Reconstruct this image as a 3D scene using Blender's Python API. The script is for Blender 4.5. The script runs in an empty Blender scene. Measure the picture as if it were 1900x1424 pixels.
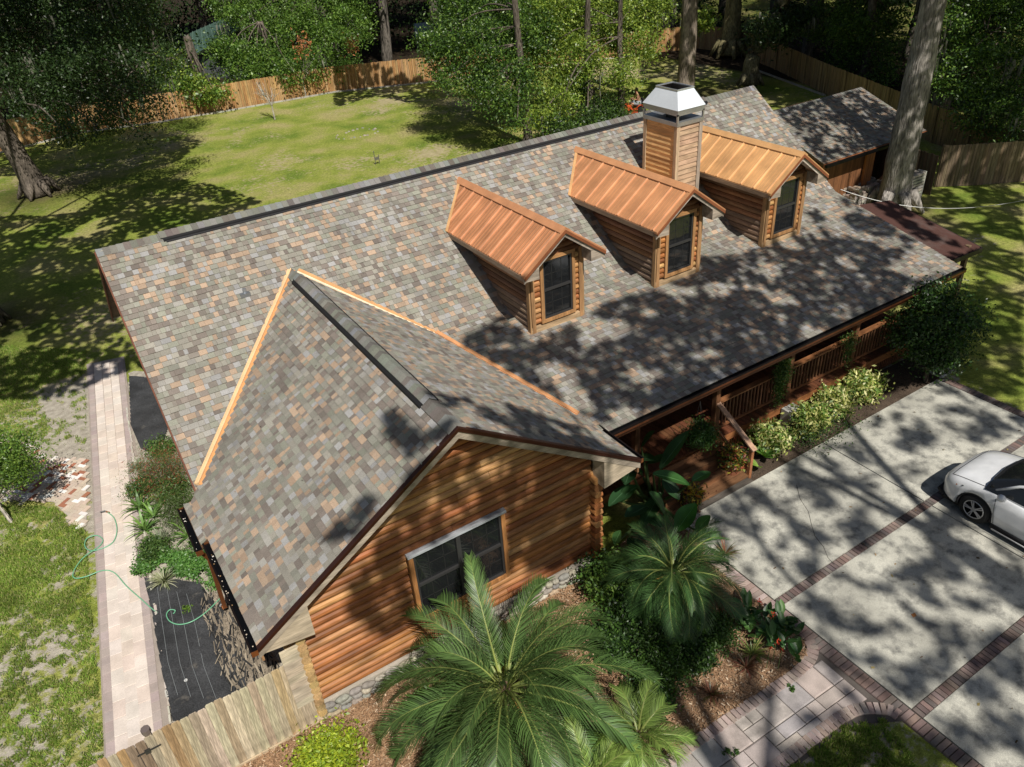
import bpy, math, random
import numpy as np
from mathutils import Vector, Matrix, noise

scene = bpy.context.scene
COL = scene.collection

# ------------------------------------------------------------------ camera
CP = np.array([-0.728, -19.407, 13.158]); FPX = 1457.9
_y, _p, _r = [math.radians(a) for a in (30.559, 32.656, -4.342)]
CF = np.array([math.sin(_y)*math.cos(_p), math.cos(_y)*math.cos(_p), -math.sin(_p)])
_R = np.array([math.cos(_y), -math.sin(_y), 0.0]); _U = np.cross(_R, CF)
CR = _R*math.cos(_r)+_U*math.sin(_r); CU = -_R*math.sin(_r)+_U*math.cos(_r)
cam_data = bpy.data.cameras.new("camera"); cam = bpy.data.objects.new("camera", cam_data); COL.objects.link(cam)
cam_data.sensor_width = 36; cam_data.lens = FPX/1900*36; cam_data.clip_start = .1; cam_data.clip_end = 1500
M = Matrix.Identity(4)
for i in range(3):
    M[i][0], M[i][1], M[i][2], M[i][3] = CR[i], CU[i], -CF[i], CP[i]
cam.matrix_world = M
scene.camera = cam

# ------------------------------------------------------------------ light
SUN = np.array([0.085, 0.61, -0.79]); SUN /= np.linalg.norm(SUN)      # travel direction of the light
world = bpy.data.worlds.new("World"); scene.world = world; world.use_nodes = True
wn = world.node_tree; bg = wn.nodes['Background']
sky = wn.nodes.new('ShaderNodeTexSky'); sky.sky_type = 'NISHITA'; sky.sun_disc = False; sky.ozone_density = .4; sky.dust_density = 1.6
sky.sun_elevation = math.asin(-SUN[2]); sky.sun_rotation = math.atan2(-SUN[0], -SUN[1])
wn.links.new(sky.outputs[0], bg.inputs[0]); bg.inputs[1].default_value = 0.05
sl = bpy.data.lights.new("sun", 'SUN'); sl.energy = 5.0; sl.angle = math.radians(.55); sl.color = (1, .955, .88)
so = bpy.data.objects.new("sun", sl); COL.objects.link(so); so.location = (0, -30, 40)
so.rotation_euler = Vector(SUN).to_track_quat('-Z', 'Y').to_euler()
scene.view_settings.view_transform = 'Standard'; scene.view_settings.look = 'None'
scene.view_settings.gamma = 1; scene.view_settings.use_curve_mapping = False
scene.view_settings.exposure = 0.04
scene.render.engine = 'CYCLES'
scene.cycles.max_bounces = 6; scene.cycles.diffuse_bounces = 3; scene.cycles.transparent_max_bounces = 6

# ------------------------------------------------------------------ points from the photograph
def ray(u, v): return CF + CR*(u-950)/FPX + CU*(712-v)/FPX
def G(u, v, z=0.0):
    d = ray(u, v); return CP + (z-CP[2])/d[2]*d
def PY(u, v, y):
    d = ray(u, v); return CP + (y-CP[1])/d[1]*d
def PD(u, v, depth): return CP + depth*ray(u, v)
def pj(X):
    d = np.asarray(X)-CP; z = d@CF
    return 950+FPX*(d@CR)/z, 712-FPX*(d@CU)/z, z
def inframe(X, m=30):
    u, v, z = pj(X)
    return z > 0.1 and -m < u < 1900+m and -m < v < 1424+m

RS = random.Random(7)
NR = np.random.default_rng(11)
def rnd(a, b): return RS.uniform(a, b)
def jit(c, s=.12):
    k = 1+rnd(-s, s); return tuple(max(0, x*k*(1+rnd(-s, s)*.35)) for x in c[:3])

# ------------------------------------------------------------------ objects
def link(o, parent=None):
    COL.objects.link(o)
    if parent is not None:
        o.parent = parent
        o.matrix_parent_inverse = Matrix.Translation(-Vector(parent.get('_w', (0, 0, 0))))
    return o
def tag(o, label=None, cat=None, group=None, kind=None):
    if label: o['label'] = label
    if cat: o['category'] = cat
    if group: o['group'] = group
    if kind: o['kind'] = kind
    return o
def empty(name, loc=(0, 0, 0), parent=None, **k):
    o = bpy.data.objects.new(name, None); o.empty_display_size = .3
    o.location = loc; o['_w'] = tuple(float(x) for x in loc)
    link(o, parent); return tag(o, **k)
class MB:
    def __init__(s): s.v = []; s.f = []; s.c = []
    def add(s, vs, fs, col):
        b = len(s.v); s.v += [tuple(map(float, x)) for x in vs]
        for f in fs: s.f.append(tuple(b+i for i in f)); s.c.append(col)
    def poly(s, vs, col): s.add(vs, [tuple(range(len(vs)))], col)
    def obox(s, o, a, b, c, col):
        o, a, b, c = [np.array(x, float) for x in (o, a, b, c)]
        if np.dot(np.cross(a, b), c) < 0: a, b = b, a
        P = [o, o+a, o+a+b, o+b, o+c, o+a+c, o+a+b+c, o+b+c]
        s.add(P, [(0, 3, 2, 1), (4, 5, 6, 7), (0, 1, 5, 4), (1, 2, 6, 5), (2, 3, 7, 6), (3, 0, 4, 7)], col)
    def box(s, x0, x1, y0, y1, z0, z1, col): s.obox((x0, y0, z0), (x1-x0, 0, 0), (0, y1-y0, 0), (0, 0, z1-z0), col)
    def bar(s, p, q, w, h, col, up=(0, 0, 1)):
        p, q = np.array(p, float), np.array(q, float); d = q-p; L = np.linalg.norm(d); d = d/L
        if abs(np.dot(d, up)) > .999: up = (0, 1, 0)
        sd = np.cross(d, up); sd /= np.linalg.norm(sd); u2 = np.cross(sd, d)
        s.obox(p-sd*w/2-u2*h/2, sd*w, u2*h, d*L, col)
    def tube(s, pts, rad, n=6, col=(1, 1, 1), cap=True, wob=0):
        pts = [np.array(p, float) for p in pts]
        if not hasattr(rad, '__len__'): rad = [rad]*len(pts)
        b = len(s.v); up = np.array([0, 0, 1.])
        for i, p in enumerate(pts):
            d = pts[min(i+1, len(pts)-1)]-pts[max(i-1, 0)]; d /= (np.linalg.norm(d)+1e-9)
            a = np.cross(d, up if abs(d[2]) < .9 else np.array([1., 0, 0])); a /= np.linalg.norm(a); c = np.cross(d, a)
            for k in range(n):
                t = 2*math.pi*k/n; r = rad[i]*(1+(rnd(-wob, wob) if wob else 0))
                s.v.append(tuple(p+r*(a*math.cos(t)+c*math.sin(t))))
        for i in range(len(pts)-1):
            for k in range(n):
                k2 = (k+1) % n
                s.f.append((b+i*n+k, b+i*n+k2, b+(i+1)*n+k2, b+(i+1)*n+k)); s.c.append(col)
        if cap:
            s.f.append(tuple(b+k for k in reversed(range(n)))); s.c.append(col)
            e = b+(len(pts)-1)*n
            s.f.append(tuple(e+k for k in range(n))); s.c.append(col)
    def mesh(s, name, mat, smooth=False, center=True):
        V = np.array(s.v, dtype=np.float32) if s.v else np.zeros((0, 3), np.float32)
        c = (V.max(0)+V.min(0))/2 if (center and len(V)) else np.zeros(3)
        me = bpy.data.meshes.new(name); me.from_pydata((V-c).tolist(), [], s.f)
        at = me.color_attributes.new("Col", 'FLOAT_COLOR', 'CORNER')
        n = [len(f) for f in s.f]
        cc = np.repeat(np.array([tuple(x[:3])+(1,) for x in s.c], dtype=np.float32), n, axis=0)
        at.data.foreach_set('color', cc.ravel())
        me.materials.append(MAT[mat])
        if smooth: me.polygons.foreach_set('use_smooth', [True]*len(me.polygons))
        return me, c
    def build(s, name, mat, parent=None, smooth=False, **k):
        me, c = s.mesh(name, mat, smooth)
        o = bpy.data.objects.new(name, me); o.location = c; o['_w'] = tuple(float(x) for x in c)
        link(o, parent); return tag(o, **k)
def fast_mesh(name, V, F4, Cf, mat):
    """quads from numpy arrays: V (n,3), F4 (m,4), Cf (m,3)"""
    me = bpy.data.meshes.new(name); m = len(F4)
    me.vertices.add(len(V)); me.vertices.foreach_set('co', V.astype(np.float32).ravel())
    me.loops.add(m*4); me.loops.foreach_set('vertex_index', F4.astype(np.int32).ravel())
    me.polygons.add(m); me.polygons.foreach_set('loop_start', np.arange(0, m*4, 4, dtype=np.int32))
    me.polygons.foreach_set('loop_total', np.full(m, 4, dtype=np.int32))
    me.update(calc_edges=True)
    at = me.color_attributes.new("Col", 'FLOAT_COLOR', 'CORNER')
    cc = np.ones((m, 4), np.float32); cc[:, :3] = Cf
    at.data.foreach_set('color', np.repeat(cc, 4, axis=0).ravel())
    me.materials.append(MAT[mat]); me.validate(); return me
def mobj(name, me, parent=None, loc=(0, 0, 0), rz=0, sc=None, color=None, **k):
    o = bpy.data.objects.new(name, me); o.location = loc; o.rotation_euler = (0, 0, rz)
    if sc is not None: o.scale = sc
    if color is not None: o.color = tuple(color[:3])+(1,)
    o['_w'] = tuple(float(x) for x in loc)
    link(o, parent); return tag(o, **k)
def copy_tree(o, parent=None):
    c = o.copy(); COL.objects.link(c)
    if parent is not None: c.parent = parent
    for ch in o.children: copy_tree(ch, c)
    return c

# ------------------------------------------------------------------ materials
MAT = {}
def mat_new(name):
    m = bpy.data.materials.new(name); m.use_nodes = True; MAT[name] = m
    nt = m.node_tree; b = nt.nodes['Principled BSDF']; return m, nt, b
def nd(nt, t, **k):
    n = nt.nodes.new(t)
    for a, b in k.items():
        if a in n.inputs: n.inputs[a].default_value = b
        else: setattr(n, a, b)
    return n
def mul(nt, a, b, fac=1.0, mode='MULTIPLY'):
    m = nt.nodes.new('ShaderNodeMix'); m.data_type = 'RGBA'; m.blend_type = mode; m.inputs[0].default_value = fac
    for s, x in ((6, a), (7, b)):
        if hasattr(x, 'is_linked') or hasattr(x, 'links'): nt.links.new(x, m.inputs[s])
        else: m.inputs[s].default_value = tuple(x)+(1,) if len(x) == 3 else x
    return m.outputs[2], m
def ramp(nt, src, stops):
    r = nt.nodes.new('ShaderNodeValToRGB'); e = r.color_ramp.elements
    while len(e) < len(stops): e.new(.5)
    for el, (p, c) in zip(e, stops):
        el.position = p; el.color = (c, c, c, 1) if not hasattr(c, '__len__') else tuple(c)+(1,)
    nt.links.new(src, r.inputs[0]); return r.outputs[0]
def base_src(nt, src):
    if src == 'attr':
        a = nt.nodes.new('ShaderNodeAttribute'); a.attribute_name = 'Col'; return a.outputs['Color']
    if src == 'obj':
        a = nt.nodes.new('ShaderNodeObjectInfo'); return a.outputs['Color']
    if src == 'both':
        a = nt.nodes.new('ShaderNodeAttribute'); a.attribute_name = 'Col'
        o = nt.nodes.new('ShaderNodeObjectInfo'); return mul(nt, a.outputs['Color'], o.outputs['Color'])[0]
    r = nt.nodes.new('ShaderNodeRGB'); r.outputs[0].default_value = tuple(src)+(1,); return r.outputs[0]
def coords(nt, kind='pos', scale=(1, 1, 1), objrand=True):
    mp = nt.nodes.new('ShaderNodeMapping'); mp.inputs['Scale'].default_value = scale
    if kind == 'pos':
        g = nt.nodes.new('ShaderNodeNewGeometry'); nt.links.new(g.outputs['Position'], mp.inputs[0])
    else:
        g = nt.nodes.new('ShaderNodeTexCoord'); nt.links.new(g.outputs['Object'], mp.inputs[0])
    return mp.outputs[0]
def surf(name, src='attr', rough=.8, spec=.3, nscale=(6, 6, 6), lo=.75, hi=1.2, fine=60, finelo=.85, finehi=1.12,
         bump=.3, bscale=None, bdist=.01, metal=0, coord='pos', n2=None, dirt=None):
    m, nt, b = mat_new(name)
    c = base_src(nt, src)
    v = coords(nt, coord, nscale)
    n = nd(nt, 'ShaderNodeTexNoise', Scale=1.0, Detail=5.0); nt.links.new(v, n.inputs['Vector'])
    c, _ = mul(nt, c, ramp(nt, n.outputs[0], [(.3, lo), (.7, hi)]))
    v2 = coords(nt, coord, (fine,)*3 if not hasattr(fine, '__len__') else fine)
    n2_ = nd(nt, 'ShaderNodeTexNoise', Scale=1.0, Detail=3.0); nt.links.new(v2, n2_.inputs['Vector'])
    c, _ = mul(nt, c, ramp(nt, n2_.outputs[0], [(.3, finelo), (.7, finehi)]))
    if dirt:
        v3 = coords(nt, 'pos', (dirt[0],)*3)
        n3 = nd(nt, 'ShaderNodeTexNoise', Scale=1.0, Detail=6.0, Roughness=.65); nt.links.new(v3, n3.inputs['Vector'])
        f = ramp(nt, n3.outputs[0], [(dirt[1], 0.), (dirt[2], 1.)])
        _, mx = mul(nt, c, dirt[3], mode='MIX'); nt.links.new(f, mx.inputs[0]); c = mx.outputs[2]
    nt.links.new(c, b.inputs['Base Color'])
    b.inputs['Roughness'].default_value = rough; b.inputs['Specular IOR Level'].default_value = spec
    b.inputs['Metallic'].default_value = metal
    if bump:
        bp = nd(nt, 'ShaderNodeBump', Strength=bump, Distance=bdist); nt.links.new(n2_.outputs[0], bp.inputs['Height'])
        nt.links.new(bp.outputs[0], b.inputs['Normal'])
    return m
surf('shingle', rough=.95, spec=.15, nscale=(1.2,)*3, lo=.88, hi=1.1, fine=130, finelo=.62, finehi=1.35, bump=.5, bdist=.004, dirt=(.5, .56, .8, (.13, .12, .11)))
surf('wood_x', rough=.55, spec=.35, nscale=(1.6, 6, 6), lo=.55, hi=1.28, fine=(4, 60, 60), finelo=.72, finehi=1.18, bump=.3, bdist=.004)
surf('wood_y', rough=.7, nscale=(5, .9, 5), lo=.65, hi=1.2, fine=(60, 5, 60), finelo=.7, finehi=1.2, bump=.4, bdist=.005)
surf('wood_z', rough=.75, nscale=(9, 9, .8), lo=.55, hi=1.25, fine=(60, 60, 4), finelo=.7, finehi=1.2, bump=.4, bdist=.005)
surf('picket', src='obj', rough=.85, spec=.2, coord='obj', nscale=(14, 14, 1.2), lo=.55, hi=1.3, fine=(70, 70, 5), finelo=.65, finehi=1.25, bump=.5, bdist=.006)
surf('deckwood', src='obj', rough=.7, coord='obj', nscale=(12, 1.2, 12), lo=.6, hi=1.3, fine=(70, 6, 70), finelo=.7, finehi=1.2, bump=.4, bdist=.005)
surf('paver', src='obj', rough=.9, spec=.2, nscale=(3, 3, 3), lo=.8, hi=1.15, fine=70, finelo=.8, finehi=1.15, bump=.5, bdist=.005, dirt=(.9, .52, .75, (.12, .11, .1)))
surf('tile', src='obj', rough=.8, spec=.25, nscale=(2.5, 2.5, 2.5), lo=.88, hi=1.1, fine=50, finelo=.9, finehi=1.07, bump=.3, bdist=.004)
surf('stone', src='obj', rough=.9, spec=.2, coord='obj', nscale=(3, 3, 3), lo=.7, hi=1.2, fine=22, finelo=.75, finehi=1.2, bump=.7, bdist=.02)
surf('concrete', src=(.50, .485, .415), rough=.9, spec=.2, nscale=(.7,)*3, lo=.70, hi=1.15, fine=75, finelo=.70, finehi=1.2, bump=.35, bdist=.004, dirt=(3.2, .46, .70, (.15, .148, .135)))
surf('plain', rough=.75, spec=.3, nscale=(3,)*3, lo=.85, hi=1.12, fine=50, finelo=.88, finehi=1.1, bump=.2, bdist=.003)
surf('bark', rough=.95, spec=.1, nscale=(3, 3, .7), lo=.55, hi=1.3, fine=(16, 16, 3.5), finelo=.35, finehi=1.35, bump=1.0, bdist=.06)
surf('soil', rough=1, spec=.1, nscale=(1.3,)*3, lo=.7, hi=1.2, fine=25, finelo=.6, finehi=1.3, bump=.8, bdist=.03)
surf('chip', rough=.9, spec=.15, nscale=(2,)*3, lo=.85, hi=1.1, fine=60, finelo=.8, finehi=1.1, bump=0)
surf('fabric', src=(.035, .036, .038), rough=.85, spec=.25, nscale=(1.5,)*3, lo=.7, hi=1.5, fine=(40, 40, 40), finelo=.6, finehi=1.6, bump=.4, bdist=.01, dirt=(2.2, .62, .8, (.2, .18, .15)))
surf('metal', rough=.42, spec=.5, nscale=(2.5,)*3, lo=.85, hi=1.1, fine=20, finelo=.95, finehi=1.04, bump=.06, bdist=.004, metal=.75)
surf('plastic', rough=.35, spec=.5, nscale=(3,)*3, lo=.95, hi=1.05, fine=30, finelo=.96, finehi=1.03, bump=0)
surf('rubber', rough=.8, spec=.3, nscale=(3,)*3, lo=.9, hi=1.1, fine=60, finelo=.9, finehi=1.1, bump=.2)
surf('skin', rough=.55, spec=.35, nscale=(6,)*3, lo=.92, hi=1.06, fine=50, finelo=.96, finehi=1.03, bump=0)
surf('corrugated', rough=.4, spec=.45, nscale=(1.6,)*3, lo=.74, hi=1.15, fine=12, finelo=.97, finehi=1.03, bump=.1, metal=.1)
def wave_bump(name):
    nt = MAT[name].node_tree; b = nt.nodes['Principled BSDF']
    w = nd(nt, 'ShaderNodeTexWave', Scale=5.2, Distortion=0.0); w.wave_type = 'BANDS'; w.bands_direction = 'Y'
    g = nt.nodes.new('ShaderNodeNewGeometry'); nt.links.new(g.outputs['Position'], w.inputs['Vector'])
    bp = nd(nt, 'ShaderNodeBump', Strength=.35, Distance=.01); nt.links.new(w.outputs[0], bp.inputs['Height'])
    nt.links.new(bp.outputs[0], b.inputs['Normal'])
wave_bump('corrugated')
def leafmat(name, src='attr', trans=.28, rough=.42, spec=.45):
    m, nt, b = mat_new(name); c = base_src(nt, src)
    v = coords(nt, 'pos', (1.1,)*3); n = nd(nt, 'ShaderNodeTexNoise', Scale=1.0, Detail=3.0); nt.links.new(v, n.inputs['Vector'])
    c, _ = mul(nt, c, ramp(nt, n.outputs[0], [(.3, .7), (.7, 1.25)]))
    nt.links.new(c, b.inputs['Base Color']); b.inputs['Roughness'].default_value = rough; b.inputs['Specular IOR Level'].default_value = spec
    t = nt.nodes.new('ShaderNodeBsdfTranslucent')
    c2, _ = mul(nt, c, (1.35, 1.5, .5)); nt.links.new(c2, t.inputs[0])
    mx = nt.nodes.new('ShaderNodeMixShader'); mx.inputs[0].default_value = trans
    nt.links.new(b.outputs[0], mx.inputs[1]); nt.links.new(t.outputs[0], mx.inputs[2])
    nt.links.new(mx.outputs[0], nt.nodes['Material Output'].inputs[0])
leafmat('leaf'); leafmat('leaf_dark', trans=.12, rough=.65, spec=.12); leafmat('leaf_obj', 'both'); leafmat('grassblade', trans=.3, rough=.6, spec=.2)
def glassmat():
    m, nt, b = mat_new('glass'); b.inputs['Base Color'].default_value = (.012, .013, .014, 1)
    b.inputs['Roughness'].default_value = .04; b.inputs['Specular IOR Level'].default_value = .6
    v = coords(nt, 'pos', (2, 2, 2)); n = nd(nt, 'ShaderNodeTexNoise', Scale=1.0, Detail=1.0); nt.links.new(v, n.inputs['Vector'])
    bp = nd(nt, 'ShaderNodeBump', Strength=.05, Distance=.05); nt.links.new(n.outputs[0], bp.inputs['Height']); nt.links.new(bp.outputs[0], b.inputs['Normal'])
glassmat()
m, nt, b = mat_new('carpaint'); b.inputs['Base Color'].default_value = (.78, .79, .8, 1); b.inputs['Roughness'].default_value = .3
b.inputs['Coat Weight'].default_value = .8; b.inputs['Coat Roughness'].default_value = .05
v = coords(nt, 'pos', (3, 3, 3)); n = nd(nt, 'ShaderNodeTexNoise', Scale=1.0, Detail=4.0); nt.links.new(v, n.inputs['Vector'])
nt.links.new(ramp(nt, n.outputs[0], [(.35, (.68, .69, .70)), (.65, (.8, .81, .82))]), b.inputs['Base Color'])

# ground: grass / bare soil by attribute plus noise
def groundmat():
    m, nt, b = mat_new('lawn')
    a = nt.nodes.new('ShaderNodeAttribute'); a.attribute_name = 'Col'
    sep = nt.nodes.new('ShaderNodeSeparateColor'); nt.links.new(a.outputs['Color'], sep.inputs[0])
    def N(sc, det=5., rough=.55):
        v = coords(nt, 'pos', (sc,)*3); n = nd(nt, 'ShaderNodeTexNoise', Scale=1.0, Detail=det, Roughness=rough); nt.links.new(v, n.inputs['Vector']); return n.outputs[0]
    g1 = ramp(nt, N(.35), [(.36, (.15, .215, .032)), (.5, (.265, .30, .06)), (.64, (.36, .325, .13))])
    g2, _ = mul(nt, g1, ramp(nt, N(9, 6., .7), [(.3, .55), (.72, 1.35)]))
    g2, _ = mul(nt, g2, ramp(nt, N(48, 3.), [(.3, .6), (.7, 1.35)]))
    soil = ramp(nt, N(5, 6.), [(.3, (.30, .265, .215)), (.7, (.50, .455, .375))])
    soil, _ = mul(nt, soil, ramp(nt, N(50, 3.), [(.3, .8), (.7, 1.15)]))
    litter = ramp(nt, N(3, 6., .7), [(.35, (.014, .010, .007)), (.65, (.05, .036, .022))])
    # bare patches: attribute G (0..1), broken up by noise
    ad = nd(nt, 'ShaderNodeMath', operation='ADD'); nt.links.new(sep.outputs[1], ad.inputs[0]); nt.links.new(N(4, 6., .7), ad.inputs[1])
    dry = ramp(nt, N(3, 6.), [(.3, (.30, .25, .12)), (.7, (.44, .375, .21))]); dry, _ = mul(nt, dry, ramp(nt, N(40, 3.), [(.3, .75), (.7, 1.25)]))
    _, mxs = mul(nt, dry, soil, mode='MIX'); nt.links.new(sep.outputs[2], mxs.inputs[0]); soil = mxs.outputs[2]
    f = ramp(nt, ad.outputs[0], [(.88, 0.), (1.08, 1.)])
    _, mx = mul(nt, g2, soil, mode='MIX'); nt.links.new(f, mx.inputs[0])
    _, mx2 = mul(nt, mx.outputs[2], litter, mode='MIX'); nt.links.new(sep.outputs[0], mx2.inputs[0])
    nt.links.new(mx2.outputs[2], b.inputs['Base Color'])
    b.inputs['Roughness'].default_value = .95; b.inputs['Specular IOR Level'].default_value = .1
    bp = nd(nt, 'ShaderNodeBump', Strength=.9, Distance=.04); nt.links.new(N(30, 5.), bp.inputs['Height']); nt.links.new(bp.outputs[0], b.inputs['Normal'])
groundmat()
surf('mulch', src=(.27, .165, .095), rough=1, spec=.1, nscale=(2.5,)*3, lo=.65, hi=1.35, fine=(38, 38, 38), finelo=.35, finehi=1.7, bump=1.0, bdist=.03)
# ================================================================== GROUND
def fbm(x, y, s, o=4):
    return noise.fractal(Vector((x*s, y*s, .37)), 1.0, 2.0, o)
FENCE_BACK = [(-22, 33), (-8, 42), (3.5, 45.3), (8.1, 44), (13.4, 43.3), (21.8, 42.7), (28, 40), (37, 37.6), (46.7, 34.6), (50.8, 32.6), (51.2, 28.4), (48.5, 22.1), (44.9, 14.9), (40, 4.1), (37.9, -2.3)]
def inside_yard(x, y):
    # simple test: below the back fence line
    for (x0, y0), (x1, y1) in zip(FENCE_BACK, FENCE_BACK[1:9]):
        if x0 <= x < x1: return y < y0+(y1-y0)*(x-x0)/(x1-x0)
    if x >= 46.7: return False
    return y < 30
def bare(x, y):
    b = .25+.20*fbm(x, y, .22)+.12*fbm(x+30, y, .9)
    if -1.5 < x < 60 and y > 8: b += .06+.16*fbm(x, y+50, .12)            # worn back lawn
    dx = -2.05-(y*.045)-x                                                  # strip of sand along the left path
    if y < 8 and x < -1: b += .25*math.exp(-max(0, dx-.15)/.4)+.05
    if y < 3 and x < -2: b += .07*math.exp(-((y-.2)/1.2)**2)
    if x > 18 and y < -4: b += .14*math.exp(-abs(x-20)/.8)
    if 4 < x < 9.4 and y < -12.5: b += .12
    return max(0, min(1, b))
def build_ground():
    xs = list(np.arange(-14, 12, .22))+list(np.arange(12, 30, .4))+list(np.arange(30, 62, .8))
    ys = list(np.arange(-24, 10, .22))+list(np.arange(10, 46, .45))+list(np.arange(46, 62, 1.2))
    xs = [-400, -200, -90, -50, -30, -20]+xs+[66, 75, 95, 130, 200, 400, 700]
    ys = [-300, -150, -80, -45, -32]+ys+[66, 75, 95, 130, 200, 400, 700]
    nx, ny = len(xs), len(ys); V = np.zeros((nx*ny, 3)); A = np.zeros((nx*ny, 3))
    k = 0
    for j, y in enumerate(ys):
        for i, x in enumerate(xs):
            near = -14 < x < 60 and -24 < y < 60
            z = (.018*fbm(x, y, .8, 2)-.02) if near else -.03
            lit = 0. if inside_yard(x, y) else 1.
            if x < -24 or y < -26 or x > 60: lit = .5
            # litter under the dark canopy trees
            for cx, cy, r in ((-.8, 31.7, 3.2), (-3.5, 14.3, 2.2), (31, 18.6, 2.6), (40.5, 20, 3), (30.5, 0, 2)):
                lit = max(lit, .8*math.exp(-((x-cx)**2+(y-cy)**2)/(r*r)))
            sand = 1. if (x < 0 and y < 7) or x > 18 and y < -2 or (x > 4 and y < -12) else max(0., min(1., (8.5-y)/1.5)) if x < 0 else .15
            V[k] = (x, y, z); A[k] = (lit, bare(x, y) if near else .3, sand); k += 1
    I = np.arange(nx*ny).reshape(ny, nx)
    F = np.stack([I[:-1, :-1], I[:-1, 1:], I[1:, 1:], I[1:, :-1]], -1).reshape(-1, 4)
    me = bpy.data.meshes.new('lawn'); me.vertices.add(nx*ny); me.vertices.foreach_set('co', V.astype(np.float32).ravel())
    m = len(F); me.loops.add(m*4); me.loops.foreach_set('vertex_index', F.astype(np.int32).ravel()); me.polygons.add(m)
    me.polygons.foreach_set('loop_start', np.arange(0, m*4, 4, dtype=np.int32)); me.polygons.foreach_set('loop_total', np.full(m, 4, np.int32))
    me.update(calc_edges=True)
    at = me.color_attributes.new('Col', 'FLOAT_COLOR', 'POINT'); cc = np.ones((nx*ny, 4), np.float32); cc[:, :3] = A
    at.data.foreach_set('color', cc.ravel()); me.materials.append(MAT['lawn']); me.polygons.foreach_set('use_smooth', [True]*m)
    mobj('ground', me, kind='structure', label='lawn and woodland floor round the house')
build_ground()

# ---- unit block with softened top edges, shared by pavers, bricks, tiles
def unit_block(name, mat, ch=.06, chz=.25):
    b = MB(); a = .5; c = .5-ch
    P = [(-a, -a, -.5), (a, -a, -.5), (a, a, -.5), (-a, a, -.5), (-a, -a, .5-chz), (a, -a, .5-chz), (a, a, .5-chz), (-a, a, .5-chz),
         (-c, -c, .5), (c, -c, .5), (c, c, .5), (-c, c, .5)]
    b.add(P, [(0, 1, 5, 4), (1, 2, 6, 5), (2, 3, 7, 6), (3, 0, 4, 7), (4, 5, 9, 8), (5, 6, 10, 9), (6, 7, 11, 10), (7, 4, 8, 11), (8, 9, 10, 11)], (1, 1, 1))
    return b.mesh(name, mat, center=False)[0]
PB = unit_block('paver_block', 'paver', .05); TB = unit_block('tile_block', 'tile', .02)
CONC = 0.0
def block(name, me, parent, x, y, z, sx, sy, sz, rz, col, **k):
    return mobj(name, me, parent, (x, y, z), rz, (sx, sy, sz), col, **k)
BRICKS = [(.18, .125, .11), (.215, .15, .13), (.15, .11, .10), (.24, .175, .15), (.14, .115, .108), (.20, .16, .145)]
LBR = [(.36, .27, .235), (.40, .31, .27), (.33, .25, .22), (.42, .335, .30)]
# ---- driveway: concrete slabs with brick soldier bands
drive = empty('driveway', (14, -12, 0), kind='structure', label='concrete driveway with brick bands')
def slab(x0, x1, y0, y1):
    b = MB(); n = 1
    b.box(x0, x1, y0, y1, -.1, .05, (1, 1, 1)); b.build('concrete_slab', 'concrete', drive)
XL, XR = 9.45, 19.6
for x0, x1 in ((XL, 14.58), (14.61, XR)): slab(x0, x1, -12.32, -9.42)
for x0, x1 in ((XL, 14.58), (14.61, XR)): slab(x0, x1, -15.5, -12.54)
for x0, x1 in ((XL, 14.58), (14.61, XR)): slab(x0, x1, -22, -15.74)
b = MB()   # dark joint bed under the bricks and cracks filled with dirt
b.box(XL-.02, XR+.25, -22, -9.42, -.12, .012, (.06, .05, .045)); b.build('joint_sand', 'plain', drive)
def brick_row(parent, p, q, w, step, cols, z=.04, name='brick', lim=None):
    p, q = np.array(p, float), np.array(q, float); d = q-p; L = np.hypot(*d); d /= L; rz = math.atan2(d[1], d[0]); n = int(L/step)
    for i in range(n):
        c = p+d*(i+.5)*step
        block(name, PB, parent, c[0]+rnd(-.003, .003), c[1]+rnd(-.003, .003), z-.03+rnd(-.003, .003), step-.012, w-.012, .07, rz+rnd(-.015, .015), jit(RS.choice(cols), .12))
brick_row(drive, (XL-.0, -12.43), (14.9, -12.43), .21, .108, BRICKS)
brick_row(drive, (XL-.0, -15.62), (13.4, -15.62), .23, .112, BRICKS)
b = MB(); y = 14.9
for y0, xa, xb in ((-12.43, 14.9, XR), (-15.62, 13.4, XR)):
    x = xa
    while x < xb: b.box(x, x+.1, y0-.1, y0+.1, -.05, .045, jit(RS.choice(BRICKS))); x += .11
b.build('brick_band', 'plain', drive, kind='stuff')
# left border of the driveway, two bricks deep
border = empty('brick_border', (9.3, -14, 0), kind='structure', label='brick soldier course along the driveway edges')
brick_row(border, (9.29, -10.3), (9.29, -13.0), .30, .118, LBR)
brick_row(border, (9.29, -13.0), (9.29, -18.5), .30, .118, BRICKS)
brick_row(border, (19.78, -12.5), (19.78, -9.5), .28, .115, BRICKS)

# ---- walkway: ashlar pavers between two soldier courses, from the driveway down to the left
walk = empty('walkway', (7, -14.5, 0), kind='structure', label='pink grey ashlar paver walkway with brick edging')
a0 = G(1250, 1424)[:2]; b0 = G(1430, 1424)[:2]
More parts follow.
